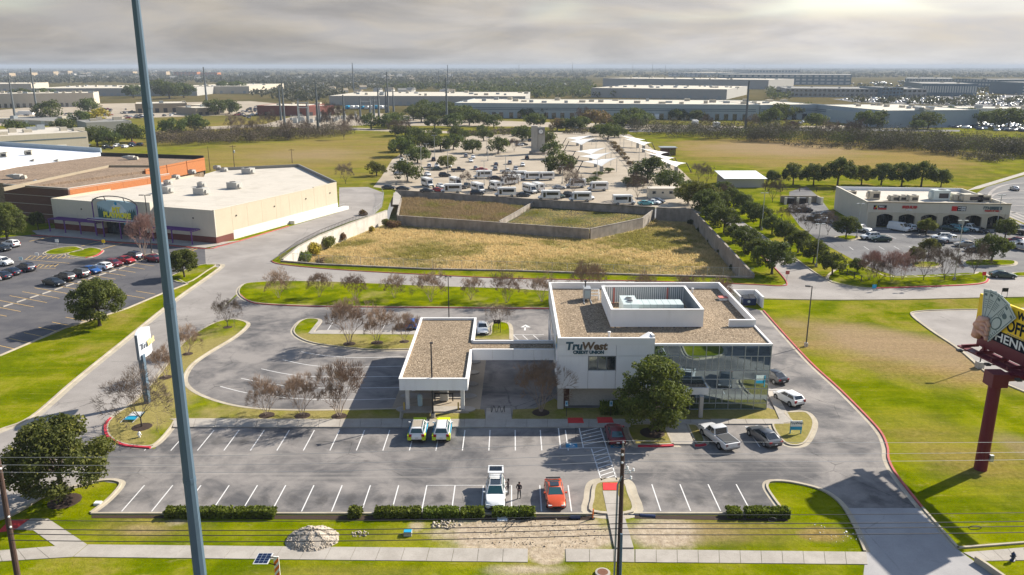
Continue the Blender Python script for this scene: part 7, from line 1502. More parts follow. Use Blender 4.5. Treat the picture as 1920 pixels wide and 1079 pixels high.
# banknote cutout : four notes fanned from the hand, standing proud of the board
cut=empty('banknote_cutout',pb-pb+Vector((0,0,0))); cut.parent=BB; cut['label']='fan of banknotes held in a hand'
piv=(2.0,.55)
def noteq(ang,l0,l1,w0,w1,o,m,nm):
    c,s=math.cos(ang),math.sin(ang); f=lambda l,w:bq(piv[0]+l*s+w*c,piv[1]+l*c-w*s,o)
    A=[f(l0,w0),f(l0,w1),f(l1,w1),f(l1,w0)]; Bq=[p-nrm*.05 for p in A]; return MB().add(A+Bq,[(0,1,2,3),(7,6,5,4),(0,4,5,1),(1,5,6,2),(2,6,7,3),(3,7,4,0)]).build(nm,MT[m],cut,fix=True)
for i,an in enumerate((-.12,.10,.38,.72)):
    o=.10+.06*i; noteq(an,-.3,4.55,-.95,.95,o,'note_paper','banknote'); noteq(an,-.1,4.4,-.82,-.76,o+.015,'note_ink','note_border'); noteq(an,-.1,4.4,.76,.82,o+.015,'note_ink','note_border'); noteq(an,4.3,4.36,-.76,.76,o+.015,'note_ink','note_border'); noteq(an,3.9,4.15,-.7,-.35,o+.015,'note_ink','note_print'); noteq(an,3.9,4.15,.35,.7,o+.015,'note_ink','note_print'); [noteq(an,2.6+.22*k,2.66+.22*k,-.68,-.3+.05*k,o+.015,'note_ink','note_print') for k in range(5)]; [noteq(an,.2+.3*k,.28+.3*k,.5,.72,o+.015,'note_ink','note_print') for k in range(5)]
    c,s=math.cos(an),math.sin(an)
def oval(an,l,w,rl,rw,o,m,nm):
    c,s=math.cos(an),math.sin(an); P_=[]
    for k in range(16):
        t=6.283*k/16; ll=l+rl*math.cos(t); ww=w+rw*math.sin(t); P_.append(bq(piv[0]+ll*s+ww*c,piv[1]+ll*c-ww*s,o))
    MB().add(P_+[p-nrm*.03 for p in P_],[tuple(range(16))]+[(k,(k+1)%16,(k+1)%16+16,k+16) for k in range(16)]).build(nm,MT[m],cut,fix=True)
oval(.72,1.9,0,.85,.6,.31,'note_ink','note_portrait_oval'); oval(.72,1.9,0,.7,.48,.33,'note_paper','note_portrait_oval'); oval(.72,3.3,0,.3,.3,.31,'note_ink','note_seal'); 
# the hand : palm plus four curled fingers and a thumb, painted cut-out relief
hm=MB()
def blob(s0,z0,s1,z1,r0,r1,o): hm.tube(bq(s0,z0,o),bq(s1,z1,o),r0,r1,10); 
blob(.55,-.35,.95,.9,.5,.62,.15); blob(.9,.9,1.35,1.7,.72,.45,.2)
for k in range(4): z=1.95-.42*k; blob(.95,z-.1,2.0+.1*k,z+.12-.18*k,.27,.24,.42); blob(2.0+.1*k,z+.12-.18*k,2.55-.05*k,z-.55-.1*k,.24,.18,.42)
blob(.9,1.5,2.3,2.15,.30,.22,.5)
hm.build('hand',MT['skin'],cut,True)
# the concrete footed post by the loop drive
q=P(1836,690); e=thing('footed_post','thin post on a square concrete footing beside the loop drive','post',q); MB().box((q.x,q.y,.45),(.85,.85,.9)).build('footing',MT['concrete_tower'],e); MB().tube((q.x,q.y,.9),(q.x+.1,q.y,7.2),.09,.07,8).build('post',MT['metal_dark'],e); MB().box((q.x-.5,q.y,7.1),(1.0,.4,.15)).build('lamp_head',MT['metal_dark'],e)
# ------------------------------------------------------------------ tall pole, utility poles, wires
def atY(x,y,Y):
    v=(y-CY)/F; u=(x-CX)/F; t=Y/(CP-v*SP); return Vector((u*t,Y,HC-t*(SP+v*CP)))
p0=atY(375,1075,47.); p1=atY(255,10,47.); xb=(p0.x+p1.x)/2; 
e=thing('steel_monopole','very tall tapered blue grey steel pole rising past the top edge','pole',(p0.x,47.,0)); r0=24*47*1.17/F/2; 
ax=lambda z:p0.x+(p1.x-p0.x)*(z-p0.z)/(p1.z-p0.z)
zs=[0,14,26,38,47]; rs=[.46,.40,.34,.26,.19]
for k in range(4): MB().tube((ax(zs[k]),47,zs[k]-.02),(ax(zs[k+1]),47,zs[k+1]),rs[k],rs[k+1],10,cap=False).build('shaft',MT['pole_blue'],e)
MB().lathe((ax(0),47,0),[(.8,0),(.8,.12),(.5,.15)],16).build('base_plate',MT['metal_galv'],e)
for k in range(1,4): MB().lathe((ax(zs[k]),47,zs[k]-.35),[(rs[k]+.02,0),(rs[k]+.02,.35)],12).build('slip_joint',MT['pole_blue'],e)
UY=50.
u_top=atY(1168,842,UY); u_bot=atY(1160,1079,UY); 
def ux(z): return u_top.x+(u_bot.x-u_top.x)*(z-u_top.z)/(u_bot.z-u_top.z)
U=thing('utility_pole','dark wooden utility pole with cutouts and riser pipes before the walkway','utility pole',(ux(0),UY,0)); hU=u_top.z
MB().tube((ux(0),UY,0),(ux(hU),UY,hU),.20,.145,10).build('pole',MT['wood_pole'],U)
MB().tube((ux(0)-.36,UY-.12,0),(ux(hU-2.7)-.30,UY-.1,hU-2.7),.07,n=8).build('riser_pipe',MT['metal_grey'],U); MB().tube((ux(hU-2.7)-.30,UY-.1,hU-2.7),(ux(hU-2.1),UY-.1,hU-2.0),.06,n=8).build('riser_pipe',MT['metal_grey'],U); MB().tube((ux(0)+.1,UY-.30,0),(ux(hU-6.5)+.06,UY-.26,hU-6.5),.10,n=8).build('riser_pipe',MT['pole_blue'],U)
for k,(dz,dx) in enumerate(((1.45,.35),(1.75,.5),(1.6,.75),(2.2,.6))):
    z=hU-dz; MB().tube((ux(z)+.1,UY-.1,z-.1),(ux(z)+dx,UY-.15,z),.03).build('bracket',MT['metal_galv'],U); MB().lathe((ux(z)+dx,UY-.15,z-.05),[(.05,0),(.09,.05),(.05,.12),(.09,.18),(.04,.25)],8).build('insulator',MT['white'],U)
MB().box((ux(hU-1.5)+.25,UY-.12,hU-1.5),(.06,.06,.75)).build('cutout',MT['white'],U); MB().tube((ux(hU),UY,hU-.05),(ux(hU),UY,hU+.45),.025).lathe((ux(hU),UY,hU+.42),[(.04,0),(.09,.06),(.04,.14)],8).build('top_pin',MT['metal_galv'],U)
zi=[hU+.5,hU-.35,hU-.95]; 
for z in zi[1:]: MB().lathe((ux(z)-.05,UY-.24,z-.06),[(.05,0),(.1,.07),(.05,.15)],8).build('insulator',MT['white'],U)
# left wooden pole
lb=atY(32,1075,UY-1.); lt=atY(-6,850,UY-1.); V_=thing('utility_pole','leaning dark purple brown utility pole at the bottom left corner','utility pole',(0,UY-1,0)); fx=lambda z:lb.x+(lt.x-lb.x)*(z-lb.z)/(lt.z-lb.z); hL=hU-.3; V_.location.x=fx(0)
MB().tube((fx(0),UY-1,0),(fx(hL),UY-1,hL),.23,.16,10).build('pole',MT['wood_pole'],V_)
for z in (hL-5.2,hL-4.4,hL-.7): MB().lathe((fx(z)+.15,UY-1.1,z),[(.05,0),(.09,.08),(.04,.16)],8).build('insulator',MT['white'],V_)
def wire(a,b,sag,r,label,m='wire',n=18):
    a,b=Vector(a),Vector(b); pts=[a.lerp(b,i/n)-Vector((0,0,sag*4*(i/n)*(1-i/n))) for i in range(n+1)]; o=MB().path(pts,r,4).build('overhead_wire',MT[m]); return tag(o,label,'wire','overhead wires')
far_r=Vector((62.,UY+2.,0)); 
for k,z in enumerate(zi):
    A=Vector((fx(hL)-.0,UY-1.25,hL+.3-.55*k)); Bp=Vector((ux(z)-(.05 if k else 0),UY-(.24 if k else 0),z+.12)); wire(A,Bp,.35,.013,['topmost','second','third'][k]+' bare power wire left of the utility pole','wire_pale' if k<3 else 'wire'); wire(Bp,(66,UY+1,hU+.6-.55*k),.35,.013,['topmost','second','third'][k]+' bare power wire right of the utility pole','wire_pale')
zl=[hU-5.0,hU-5.7,hU-6.1,hU-6.6]
for k,z in enumerate(zl):
    wire((fx(z),UY-1.2,z+.2),(ux(z),UY-.22,z),.3,.03 if k else .022,['highest','second highest','third highest','lowest'][k]+' dark communication cable left of the utility pole'); wire((ux(z),UY-.22,z),(66,UY+1,z+.2),.3,.03 if k else .022,['highest','second highest','third highest','lowest'][k]+' dark communication cable right of the utility pole')
z=zl[0]; o=MB().tube((ux(z)+1.3,UY-.24,z-.02),(ux(z)+2.4,UY-.24,z-.12),.13,n=10).tube((ux(z)+.5,UY-.24,z+.05),(ux(z)+1.3,UY-.24,z-.02),.04).build('splice_closure',MT['navy_bin']); tag(o,'dark cable splice closure hanging right of the utility pole','splice closure')
for (x,y,l) in ((1828,990,'oval loop of spare cable hanging above the lawn right of the driveway'),(1448,975,'small loop of spare cable over the hedge end')):
    c=atY(x,y,UY); o=MB().path([c+Vector((.32*math.cos(t)*(1.4 if x>1500 else .9),0,.16*math.sin(t))) for t in np.linspace(0,6.283,15)],.03,5).build('cable_loop',MT['wire']); tag(o,l,'cable')
# ------------------------------------------------------------------ people
def person(x,y,h,hd,label,pose):
    q=P(x,y); s=h/1.75; J=dict(pel=(0,0,.95),sp=(0,.01,1.15),ch=(0,.0,1.36),nk=(0,.0,1.49),hd=(0,.02,1.58),tp=(0,.0,1.70)); E=[('pel','sp'),('sp','ch'),('ch','nk'),('nk','hd'),('hd','tp')]; R=dict(pel=.145,sp=.13,ch=.155,nk=.06,hd=.092,tp=.07)
    for sd,n in ((-1,'l'),(1,'r')):
        st=pose.get('stride',.06)*sd; J.update({n+'hip':(sd*.09,0,.88),n+'kn':(sd*.10,st*.6+.02,.48),n+'an':(sd*.11,st,.09),n+'to':(sd*.12,st+.16,.04),n+'sh':(sd*.19,0,1.41)}); el,wr=pose[n]; J[n+'el']=el; J[n+'wr']=wr
        E+= [('pel',n+'hip'),(n+'hip',n+'kn'),(n+'kn',n+'an'),(n+'an',n+'to'),('ch',n+'sh'),(n+'sh',n+'el'),(n+'el',n+'wr')]; R.update({n+'hip':.095,n+'kn':.062,n+'an':.045,n+'to':.038,n+'sh':.065,n+'el':.05,n+'wr':.036})
        w=Vector(wr); e=Vector(el); d=(w-e).normalized(); pal=w+d*.07; J[n+'pa']=tuple(pal); R[n+'pa']=.036; E.append((n+'wr',n+'pa')); lat=d.orthogonal().normalized()
        for f in range(5):
            o=(f-1.5)*.02 if f<4 else -.05; L=(.07,.085,.08,.06,.05)[f]; b=pal+lat*o+d*(.02 if f<4 else -.03); t=b+d*L*.8+Vector((0,.015,-.01)); J[f'{n}f{f}']=tuple(b); J[f'{n}t{f}']=tuple(t); R[f'{n}f{f}']=.010; R[f'{n}t{f}']=.008; E+=[(n+'pa',f'{n}f{f}'),(f'{n}f{f}',f'{n}t{f}')]
    names=list(J); me=bpy.data.meshes.new('body'); me.from_pydata([J[k] for k in names],[(names.index(a),names.index(b)) for a,b in E],[]); o=bpy.data.objects.new('body',me); COL.objects.link(o)
    o.modifiers.new('skin','SKIN'); o.modifiers.new('sub','SUBSURF').levels=1
    for i,k in enumerate(names): v=me.skin_vertices[0].data[i]; v.radius=(R[k],R[k]*(.72 if k in('pel','sp','ch') else 1)); v.use_root=(k=='pel')
    dg=bpy.context.evaluated_depsgraph_get(); m2=bpy.data.meshes.new_from_object(o.evaluated_get(dg)); bpy.data.objects.remove(o)
    m2.materials.clear(); [m2.materials.append(MT[k]) for k in ('jacket','trousers','skin','shoe')]
    for f in m2.polygons:
        c=f.center; f.use_smooth=True; f.material_index=3 if c.z<.10 else 1 if c.z<.93 and abs(c.x)<.24 and not any((c-Vector(J[n+'pa'])).length<.16 for n in 'lr') else 2 if c.z>1.50 or any((c-Vector(J[n+'pa'])).length<.12 for n in 'lr') else 0
    e=thing('person',label,'person',(q.x,q.y,.012),math.radians(hd),'people beside the white crossover'); e.scale=(s,s,s); m2.name='body'; link('body',m2,e)
    hm=MB(); 
    for (zz,rr) in ((1.60,.102),): pass
    hm.lathe((0,-.015,1.585),[(.075,-.06),(.103,.0),(.104,.06),(.085,.115),(.04,.14)],12); link('hair',hm.mesh('hair',MT['hair'],True),e)
    fm=MB(); [fm.box((sx*.033,.105,1.60),(.022,.012,.012)) for sx in (-1,1)]; link('eyes',fm.mesh('eyes',MT['black']),e); link('nose',MB().box((0,.118,1.575),(.022,.03,.035),taper=.6).mesh('nose',MT['skin']),e); link('mouth',MB().box((0,.103,1.535),(.045,.01,.01)).mesh('mouth',MT['lamp_red']),e); link('ears',MB().box((-.097,.01,1.58),(.015,.03,.05)).box((.097,.01,1.58),(.015,.03,.05)).mesh('ears',MT['skin']),e)
mat('jacket',(.035,.024,.028),.8,.2,6,worldpos=False); mat('trousers',(.020,.023,.034),.85,.2,6,worldpos=False); mat('shoe',(.02,.02,.02),.6,0); mat('hair',(.018,.014,.012),.7,.2,20,worldpos=False)
person(973.5,935,1.78,160,'person in dark hoodie and jeans standing left of the orange coupe',dict(l=((-.27,.05,1.15),(-.14,.20,1.08)),r=((.27,.05,1.15),(.14,.20,1.08)),stride=.10))
person(953,928,1.75,75,'person in dark coat standing against the white crossover',dict(l=((-.25,.0,1.14),(-.24,.14,.94)),r=((.26,.08,1.16),(.16,.28,1.22)),stride=.05))
# ------------------------------------------------------------------ middle distance and far country
def fbuild(name,label,cat,pl,pr,ytop,yback,wm,rm,doors=0,door_h=4.,door_m='window_dark',stripe=0,units=0,winrows=0,wincols=0,win_m='window_dark',group=None,split=0,parapet=.5):
    a=P(*pl); b=P(*pr); u=(b-a); L=u.length; u.normalize(); v=Vector((-u.y,u.x,0)); v=v if v.y>0 else -v; h=HT(pl[0],pl[1],ytop)
    depth=max(12.,P(pl[0],yback,h).y-P(pl[0],ytop,h).y) if yback<ytop else 40.
    depth=min(depth,260.); e=thing(name,label,cat,a,0,group)
    def q(s,o): p=a+u*s+v*o; return Vector((p.x,p.y,0))
    def bx_(s0,s1,o0,o1,z0,z1,nm,m,par=e): return MB().prism([q(s0,o0),q(s1,o0),q(s1,o1),q(s0,o1)],z0,z1).build(nm,MT[m],par)
    bx_(0,L,0,depth,0,h-parapet,'walls',wm); bx_(.6,L-.6,.6,depth-.6,h-parapet-.05,h-parapet+.12,'roof',rm)
    for s0,s1,o0,o1 in ((0,L,0,.5),(0,L,depth-.5,depth),(0,.5,.5,depth-.5),(L-.5,L,.5,depth-.5)): bx_(s0,s1,o0,o1,h-parapet+.01,h,'parapet',wm)
    for k in range(doors): s=L*(k+.5)/doors+random.uniform(-.1,.1)*L/doors; w=min(4.,L/doors*.45); bx_(s-w/2,s+w/2,-.12,0,.1,door_h,'door',door_m)
    for k in range(stripe): bx_(L*.01,L*.99,-.1,0,h*.66-k*1.3,h*.66-k*1.3+.5,'stripe','warehouse_stripe')
    for r in range(winrows):
        for c in range(wincols):
            s0=L*(c+.18)/wincols; s1=L*(c+.82)/wincols; z0=h*(r+.28)/winrows; z1=h*(r+.8)/winrows; bx_(s0,s1,-.15,0,z0,z1,'window',win_m)
    rr=random.Random(int(pl[0]*7+pl[1]))
    for k in range(units):
        s=L*(k+rr.uniform(.2,.8))/units; o=depth*rr.uniform(.15,.85); w=rr.uniform(2.5,5.5); bx_(s,s+w,o,o+w*.7,h-.4,h+rr.uniform(.8,2.),'roof_unit','hvac_beige' if rr.random()<.6 else 'metal_grey')
    return e
fbuild('warehouse','long pale blue warehouse with cream roof behind the shade sails','warehouse',(853,221),(1422,226),193,185,'warehouse_blue','roof_cream',34,4.5,'window_dark',2,26)
fbuild('warehouse','long grey white warehouse behind the substation poles','warehouse',(618,198),(985,199),180,172,'warehouse_grey','roof_cream',26,4.,'metal_grey',0,20)
fbuild('warehouse','blue warehouse continuing right of the long pale blue one','warehouse',(1425,226),(1535,224),197,190,'warehouse_blue','roof_cream',6,4.5,'window_dark',2,6)
fbuild('warehouse','angled pale blue warehouse with lit roof beyond the open field','warehouse',(1530,224),(1656,240),196,189,'warehouse_blue','roof_cream',8,4.5,'window_dark',2,14)
fbuild('warehouse','blue striped warehouse end wall above the dark tree belt','warehouse',(1656,240),(1775,238),215,205,'warehouse_blue','roof_cream',0,4.5,'window_dark',2,8)
fbuild('warehouse','low white warehouse at the right picture edge','warehouse',(1730,222),(2010,226),202,198,'white_wall','roof_cream',24,4.,'metal_grey',0,6)
fbuild('warehouse','grey warehouse with sunlit roof behind dark green trees','warehouse',(1108,183),(1362,187),165,159,'warehouse_grey','roof_cream',10,4,'metal_grey',0,22)
fbuild('warehouse','far long grey warehouse just below the office glass block','warehouse',(1130,163),(1440,168),147,145,'warehouse_grey','roof_cream',14,4,'metal_grey',0,18)
fbuild('warehouse','very long cream warehouse behind the left power poles','warehouse',(60,181),(370,180),166,160,'warehouse_grey','roof_cream',24,4,'metal_grey',0,30)
fbuild('warehouse','cream sunlit warehouse end right of the tall blue pole','warehouse',(345,176),(468,176),162,157,'warehouse_cream','roof_cream',6,4,'metal_grey',0,8)
fbuild('warehouse','cream warehouse with dark doors at the far left edge','warehouse',(-80,204),(178,200),177,174,'warehouse_cream','roof_cream',22,4,'window_dark',0,14)
fbuild('warehouse','cream warehouse roof line far left below the horizon','warehouse',(-60,172),(60,171),158,155,'warehouse_cream','roof_cream',6,4,'metal_grey',0,10)
# big tan warehouse at left middle with long sunlit wall
h=8.5; c=[P(-160,308,0),P(165,283,0)]
fbuild('warehouse','tan warehouse with a long sunlit tilt-up wall behind the white roof','warehouse',(-120,300),(168,281),262,246,'warehouse_cream','roof_membrane',3,3.2,'white_wall',1,12)
fbuild('warehouse','low grey roofed shed with white doors at the left middle','warehouse',(165,256),(250,252),230,224,'warehouse_grey','roof_grey',5,3.,'white_wall',0,3)
fbuild('barn','low grey shed between two power poles at the left edge','shed',(-20,230),(100,236),222,216,'warehouse_cream','roof_grey',4,3,'white_wall',0,2)
fbuild('block_building','flat tan block building with garage doors beside the tall blue pole','building',(255,213),(352,211),195,191,'tan_block','roof_cream',6,4,'metal_dark',0,3)
fbuild('block_building','low tan block building right of the garages','building',(368,217),(412,215),203,199,'tan_block','roof_cream',3,2.6,'metal_dark',0,2); fbuild('block_building','pale tan annex building right of the garages','building',(405,213),(444,211),199,194,'warehouse_cream','roof_cream',2,2.6,'metal_dark',0,2)
fbuild('brick_shop','long dark red brick building left of the substation','building',(483,217),(575,218),198,194,'brick_red','roof_cream',3,3,'metal_dark',0,2); fbuild('brick_shop','sunlit red brick wing beside the substation','building',(575,218),(627,215),200,195,'brick_red','roof_cream',3,3,'metal_dark',0,1)
# offices on the right
fbuild('office_block','wide blue glass office block below the cream one','office',(1345,158),(1595,160),140,138,'office_blue','roof_grey',0,4,'window_dark',0,3,3,22,'office_pale')
fbuild('office_block','cream office block with window bays on the skyline','office',(1405,143),(1500,143),131.5,130.5,'office_pale','roof_grey',0,4,'window_dark',0,3,2,16,'office_blue')
fbuild('office_block','low glass office block at the start of the skyline','office',(1253,144),(1322,145),136.5,135,'office_blue','roof_cream',0,4,'window_dark',0,2,2,8,'office_pale')
fbuild('office_block','long grey office block in front of the car parks','office',(1472,182),(1736,184),166,162,'warehouse_grey','roof_grey',0,4,'window_dark',0,6,2,30,'window_dark'); fbuild('office_block','dark square office block set in the long grey one','office',(1652,184),(1692,184),164.5,162,'office_blue','roof_grey',0,4,'window_dark',0,1,3,6,'window_dark')
fbuild('office_block','blue grey office block at the back of the right skyline group','office',(1695,166),(1785,167),147.5,145,'office_blue','roof_grey',0,4,'window_dark',0,2,3,16,'office_pale'); fbuild('office_block','striped white office block in front of the right skyline group','office',(1727,180),(1830,181),157,153,'office_blue','roof_grey',0,4,'window_dark',0,3,1,22,'office_pale'); fbuild('office_block','tall office block at the end of the right skyline group','office',(1786,167),(1870,170),148,146,'office_blue','roof_grey',0,4,'window_dark',0,2,3,14,'office_pale'); fbuild('office_block','grey office slab cut by the right picture edge','office',(1915,178),(1990,178),155,153,'office_blue','roof_grey',0,4,'window_dark',0,1,4,10,'office_pale')
# apartment blocks on the left skyline
for i,(x0,x1,y) in enumerate(((-8,18,145),(29,60,144),(72,101,142),(114,128,141),(228,250,142),(292,312,142),(326,370,143),(376,408,144))): 
    fbuild('apartment_block',rank_label(i,8,'small orange lit apartment block','on the left skyline'),'building',(x0,y),(x1,y),y-7.5,y-7.5,'brick_sunlit' if i in(6,7) else 'apartment','roof_grey',0,4,'window_dark',0,0,3,6,'window_dark',group='apartment blocks on the left skyline')
# little houses sharing one mesh
hb_=MB().bb(-6,6,-4.5,4.5,0,3.4); hr_=MB().add([(-6.6,-5,3.3),(6.6,-5,3.3),(6.6,5,3.3),(-6.6,5,3.3),(-6.6,0,6.4),(6.6,0,6.4)],[(0,1,5,4),(2,3,4,5),(0,4,3),(1,2,5),(0,3,2,1)])
hm1=hb_.mesh('house_wall',MT['white_wall']); hm2=hr_.mesh('house_roof',MT['roof_grey']); hm3=hr_.mesh('house_roof2',MT['tan_block'])
rh=random.Random(3)
hs_=sorted((rh.uniform(440,900),rh.uniform(141,176)) if i<52 else (rh.uniform(0,460),rh.uniform(133,154)) for i in range(90))
for i,(x,y) in enumerate(hs_):
    e=thing('house',rank_label(i,90,'small pale pitched house','among far trees'),'house',P(x,y),rh.uniform(-.6,.6),'far houses'); s=1.0+ (P(x,y).y>2200)*.5; e.scale=(s,s,s); link('walls',hm1,e); link('roof',hm2 if rh.random()<.6 else hm3,e)
# ---------------- leaf masses
def blobs(name,pos,rad,hgt,per,leaf,m,label,cat,seed=1,lift=.5):
    r=np.random.default_rng(seed); pos=np.asarray(pos); n=len(pos); rad=np.asarray(rad); hgt=np.asarray(hgt); idx=np.repeat(np.arange(n),per); k=len(idx)
    d=r.normal(size=(k,3)); d/=np.linalg.norm(d,axis=1,keepdims=True); R=rad[idx][:,None]; H=hgt[idx][:,None]; sh=r.uniform(.5,1.05,(k,1))
    p=pos[idx]+np.concatenate([d[:,:2]*R*sh,(H*lift+d[:,2:]*H*(1-lift)*sh)],1); nr=d*.7+r.normal(0,.5,(k,3)); t=np.cross(nr,r.normal(size=(k,3))); t/=np.linalg.norm(t,axis=1,keepdims=True); b=np.cross(t,nr); b/=np.linalg.norm(b,axis=1,keepdims=True)
    s=leaf*np.minimum(R,H*1.6)*r.uniform(.6,1.3,(k,1)); V=np.stack([p-t*s,p-b*s*.6,p+t*s,p+b*s*.6],1).reshape(-1,3)
    c=np.clip(r.random(n)[idx]*.7+r.random(k)*.3,0,1); o=link(name,npmesh(name,V,np.arange(len(V)).reshape(-1,4),MT[m],{'leaf':np.repeat(c,4)})); o['kind']='stuff'; return tag(o,label,cat)
def zone(poly,n,seed):
    r=np.random.default_rng(seed); pv=[Vector((a,b,0)) for a,b in poly]; xs=[a for a,b in poly]; ys=[b for a,b in poly]; x=r.uniform(min(xs),max(xs),n*4); y=r.uniform(min(ys),max(ys),n*4); k=inpoly(pv,x,y); return x[k][:n],y[k][:n]
def wood(name,polys,m,label,seed,per=22,base=5.,hmin=5.,hmax=10.,leaf=.30,grow=.006):
    ps=[];rs=[];hs=[]; r=np.random.default_rng(seed)
    for poly,n in polys:
        xs,ys=zone(poly,n,seed+len(ps))
        for x,y in zip(xs,ys):
            p=P(x,y); D=p.y; ps.append((p.x,p.y,0)); rs.append(max(base*r.uniform(.7,1.3),D*grow*r.uniform(.6,1.3))); hs.append(r.uniform(hmin,hmax))
    return blobs(name,ps,rs,hs,per,leaf,m,label,'woodland',seed)
wood('far_woodland',[([(-100,126.2),(2020,126.2),(2020,134),(-100,134)],2600),([(-100,132),(2020,134),(2020,146),(-100,146)],1500),([(-100,146),(640,146),(860,150),(1100,150),(1100,158),(-100,156)],900),([(440,150),(640,150),(640,186),(560,192),(470,180)],330),([(640,150),(860,150),(860,168),(640,168)],200)],'far_wood','far rolling woodland reaching to the skyline',61,18,6.,6,11,.34,.0045)
wood('evergreen_wood',[([(860,160),(960,150),(1100,152),(1130,176),(1180,184),(985,184),(860,178)],330),([(720,160),(860,162),(860,170),(720,170)],60),([(1440,170),(1480,172),(1480,186),(1440,186)],30)],'leaf_dark','dark evergreen wood behind the long warehouse',62,30,6,7,11,.26)
wood('car_park_trees',[([(1590,186),(2000,186),(2000,200),(1780,200),(1600,194)],110),([(1600,158),(1760,150),(2000,160),(2000,172),(1740,178),(1600,172)],140)],'far_wood','low trees dotted through the far right car parks',63,18,4,5,8,.3)
wood('brush_thicket',[([(285,262),(400,252),(520,250),(650,246),(662,252),(640,258),(500,268),(380,274),(290,274)],260)],'brush','leafless brown thicket along the edge of the left field',64,260,3.5,4,7.5,.065)
wood('tree_belt',[([(1180,244),(1400,250),(1600,258),(1780,272),(1960,284),(1960,300),(1760,290),(1560,272),(1380,266),(1200,256)],480)],'belt_brush','dense leafless tree belt beyond the open field',65,200,4.2,6,10.5,.07)
wood('belt_evergreens',[([(1220,246),(1440,254),(1640,264),(1960,284),(1960,298),(1640,280),(1400,264),(1220,254)],90)],'leaf_dark','dark evergreens scattered through the tree belt',66,200,3.6,5,8.5,.08)
wood('meadow_scrub',[([(1470,272),(1640,276),(1700,280),(1690,284),(1500,278)],26),([(1750,286),(1860,300),(1900,302),(1890,308),(1800,300)],24),([(870,250),(1020,246),(1170,246),(1170,251),(870,256)],70)],'brush','low scrub at the field edge before the tree belt',67,90,2.4,1.5,4,.13)
# countable middle-distance trees
mid=[(30,262,44),(95,226,44),(150,238,36),(165,212,34),(183,274,46),(205,275,36),(122,250,34),(248,268,46),(325,258,44),(366,247,40),(405,216,36),(430,214,34),(318,186,40),(345,184,34),(422,174,26),(447,174,26),(300,180,36),(250,184,30),(85,196,36),(120,200,30),(40,190,30),(696,242,34),(728,242,36),(744,238,34),(790,230,36),(820,222,34),(800,218,36),(862,230,36),(880,236,36),(838,214,30),(988,222,24),(1022,222,24),(1185,234,40),(1205,238,34),(1270,225,26),(1305,226,24),(1440,240,44),(1465,226,40),(1490,224,30),(1508,222,34),(1530,240,34),(1625,240,40),(1645,240,38),(1740,242,40),(1720,244,24),(1785,222,26),(1815,226,30),(1840,238,36),(1890,242,50),(1863,228,24)]
mid+=[(775,226,30),(786,222,34),(812,229,34),(846,229,36),(870,225,34),(815,241,30),(851,241,34),(892,229,30),(906,237,30),(926,240,30),(1001,240,34),(1061,246,30),(1086,246,34),(1161,244,36),(1196,243,36)]
mid.sort()
mid=[(x,y,w) for x,y,w in mid]
row([(x,y,w*.9) for x,y,w in mid],'broadleaf_tree','dark evergreen tree','in the middle distance',OAKF,'from the left','middle-distance evergreen trees',kk=1.3)
row([(186,232,40,'leaf_gold'),(1117,240,50,'leaf_rust'),(1095,238,30,'leaf_rust'),(1045,246,34,'leaf_rust'),(1155,240,30,'leaf_rust'),(1694,236,28,'leaf_rust')],'broadleaf_tree','yellow or russet tree','in the middle distance',OAKF,'from the left','coloured middle-distance trees')
bare_mid=[(443,256,34),(505,250,34),(625,248,44),(612,250,30),(665,250,30),(740,256,26),(760,256,26),(645,262,30),(1092,236,28),(1325,248,26),(1410,252,30),(540,262,30),(570,262,30),(475,262,30),(1480,262,30),(1555,268,34),(1600,268,36)]
bare_mid.sort(); row(bare_mid,'bare_tree','tall bare tree','along the brushy field edges',BARE,'from the left','bare trees along the field edges',base=8.5)
# ---------------- power poles and masts
def mast(x,y,yt,label,r=.55,m='pole_steel',arms=0,name='power_pole'):
    h=HT(x,y,yt); q=P(x,y); e=thing(name,label,'pole',q,0,'steel power poles'); MB().tube((q.x,q.y,0),(q.x,q.y,h),r,r*.45,8).build('shaft',MT[m],e)
    for k in range(arms): z=h-1.5-k*3.; MB().box((q.x,q.y,z),(3.2,.2,.2)).build('crossarm',MT[m],e)
    return e
pp=[(28,219,145),(71,220,128),(388,195,126),(434,250,240),(534,237,151),(527,226,162),(597,246,152),(561,230,185),(577,232,192),(600,230,196),(646,238,178),(663,170,118),(676,225,182),(694,217,181),(711,232,166),(728,212,135),(724,212,165),(738,210,166),(702,228,181),(838,235,146),(840,166,122),(823,160,133),(1073,142,117),(1186,138,117),(1223,140,118),(1397,251,152),(1247,140,122),(973,142,121),(494,126,110),(1500,140,126),(1572,140,132),(1677,145,132),(1729,146,130),(1827,142,140),(1437,134,122),(1395,134,120)]
pp.sort()
for i,(x,y,yt) in enumerate(pp): mast(x,y,yt,rank_label(i,len(pp),'steel power pole','across the far distance'),.95 if y>200 else 1.3,arms=2 if y>190 and i%3==0 else 0)
q=P(972,150); 
for i,(x,y,yt,l) in enumerate(((394,321,275,'wooden pole on the left field behind the brown roof'),(440,318,272,'wooden pole with transformer on the left field'),(548,306,279,'short wooden pole on the field behind the store roof'),(34,283,250,'thin wooden pole beside the tan warehouse wall'))):
    e=mast(x,y,yt,l,.16,'wood_pole',0,'wooden_pole'); e['group']='wooden poles'
    h=HT(x,y,yt); q=P(x,y)
    if i in (1,2): MB().box((q.x,q.y,h-.6),(2.4,.12,.14)).build('crossarm',MT['wood_pole'],e)
    if i==1: MB().lathe((q.x+.5,q.y-.3,h-3.2),[(.3,0),(.34,.1),(.34,1.0),(.25,1.1)],10).build('transformer',MT['metal_galv'],e)
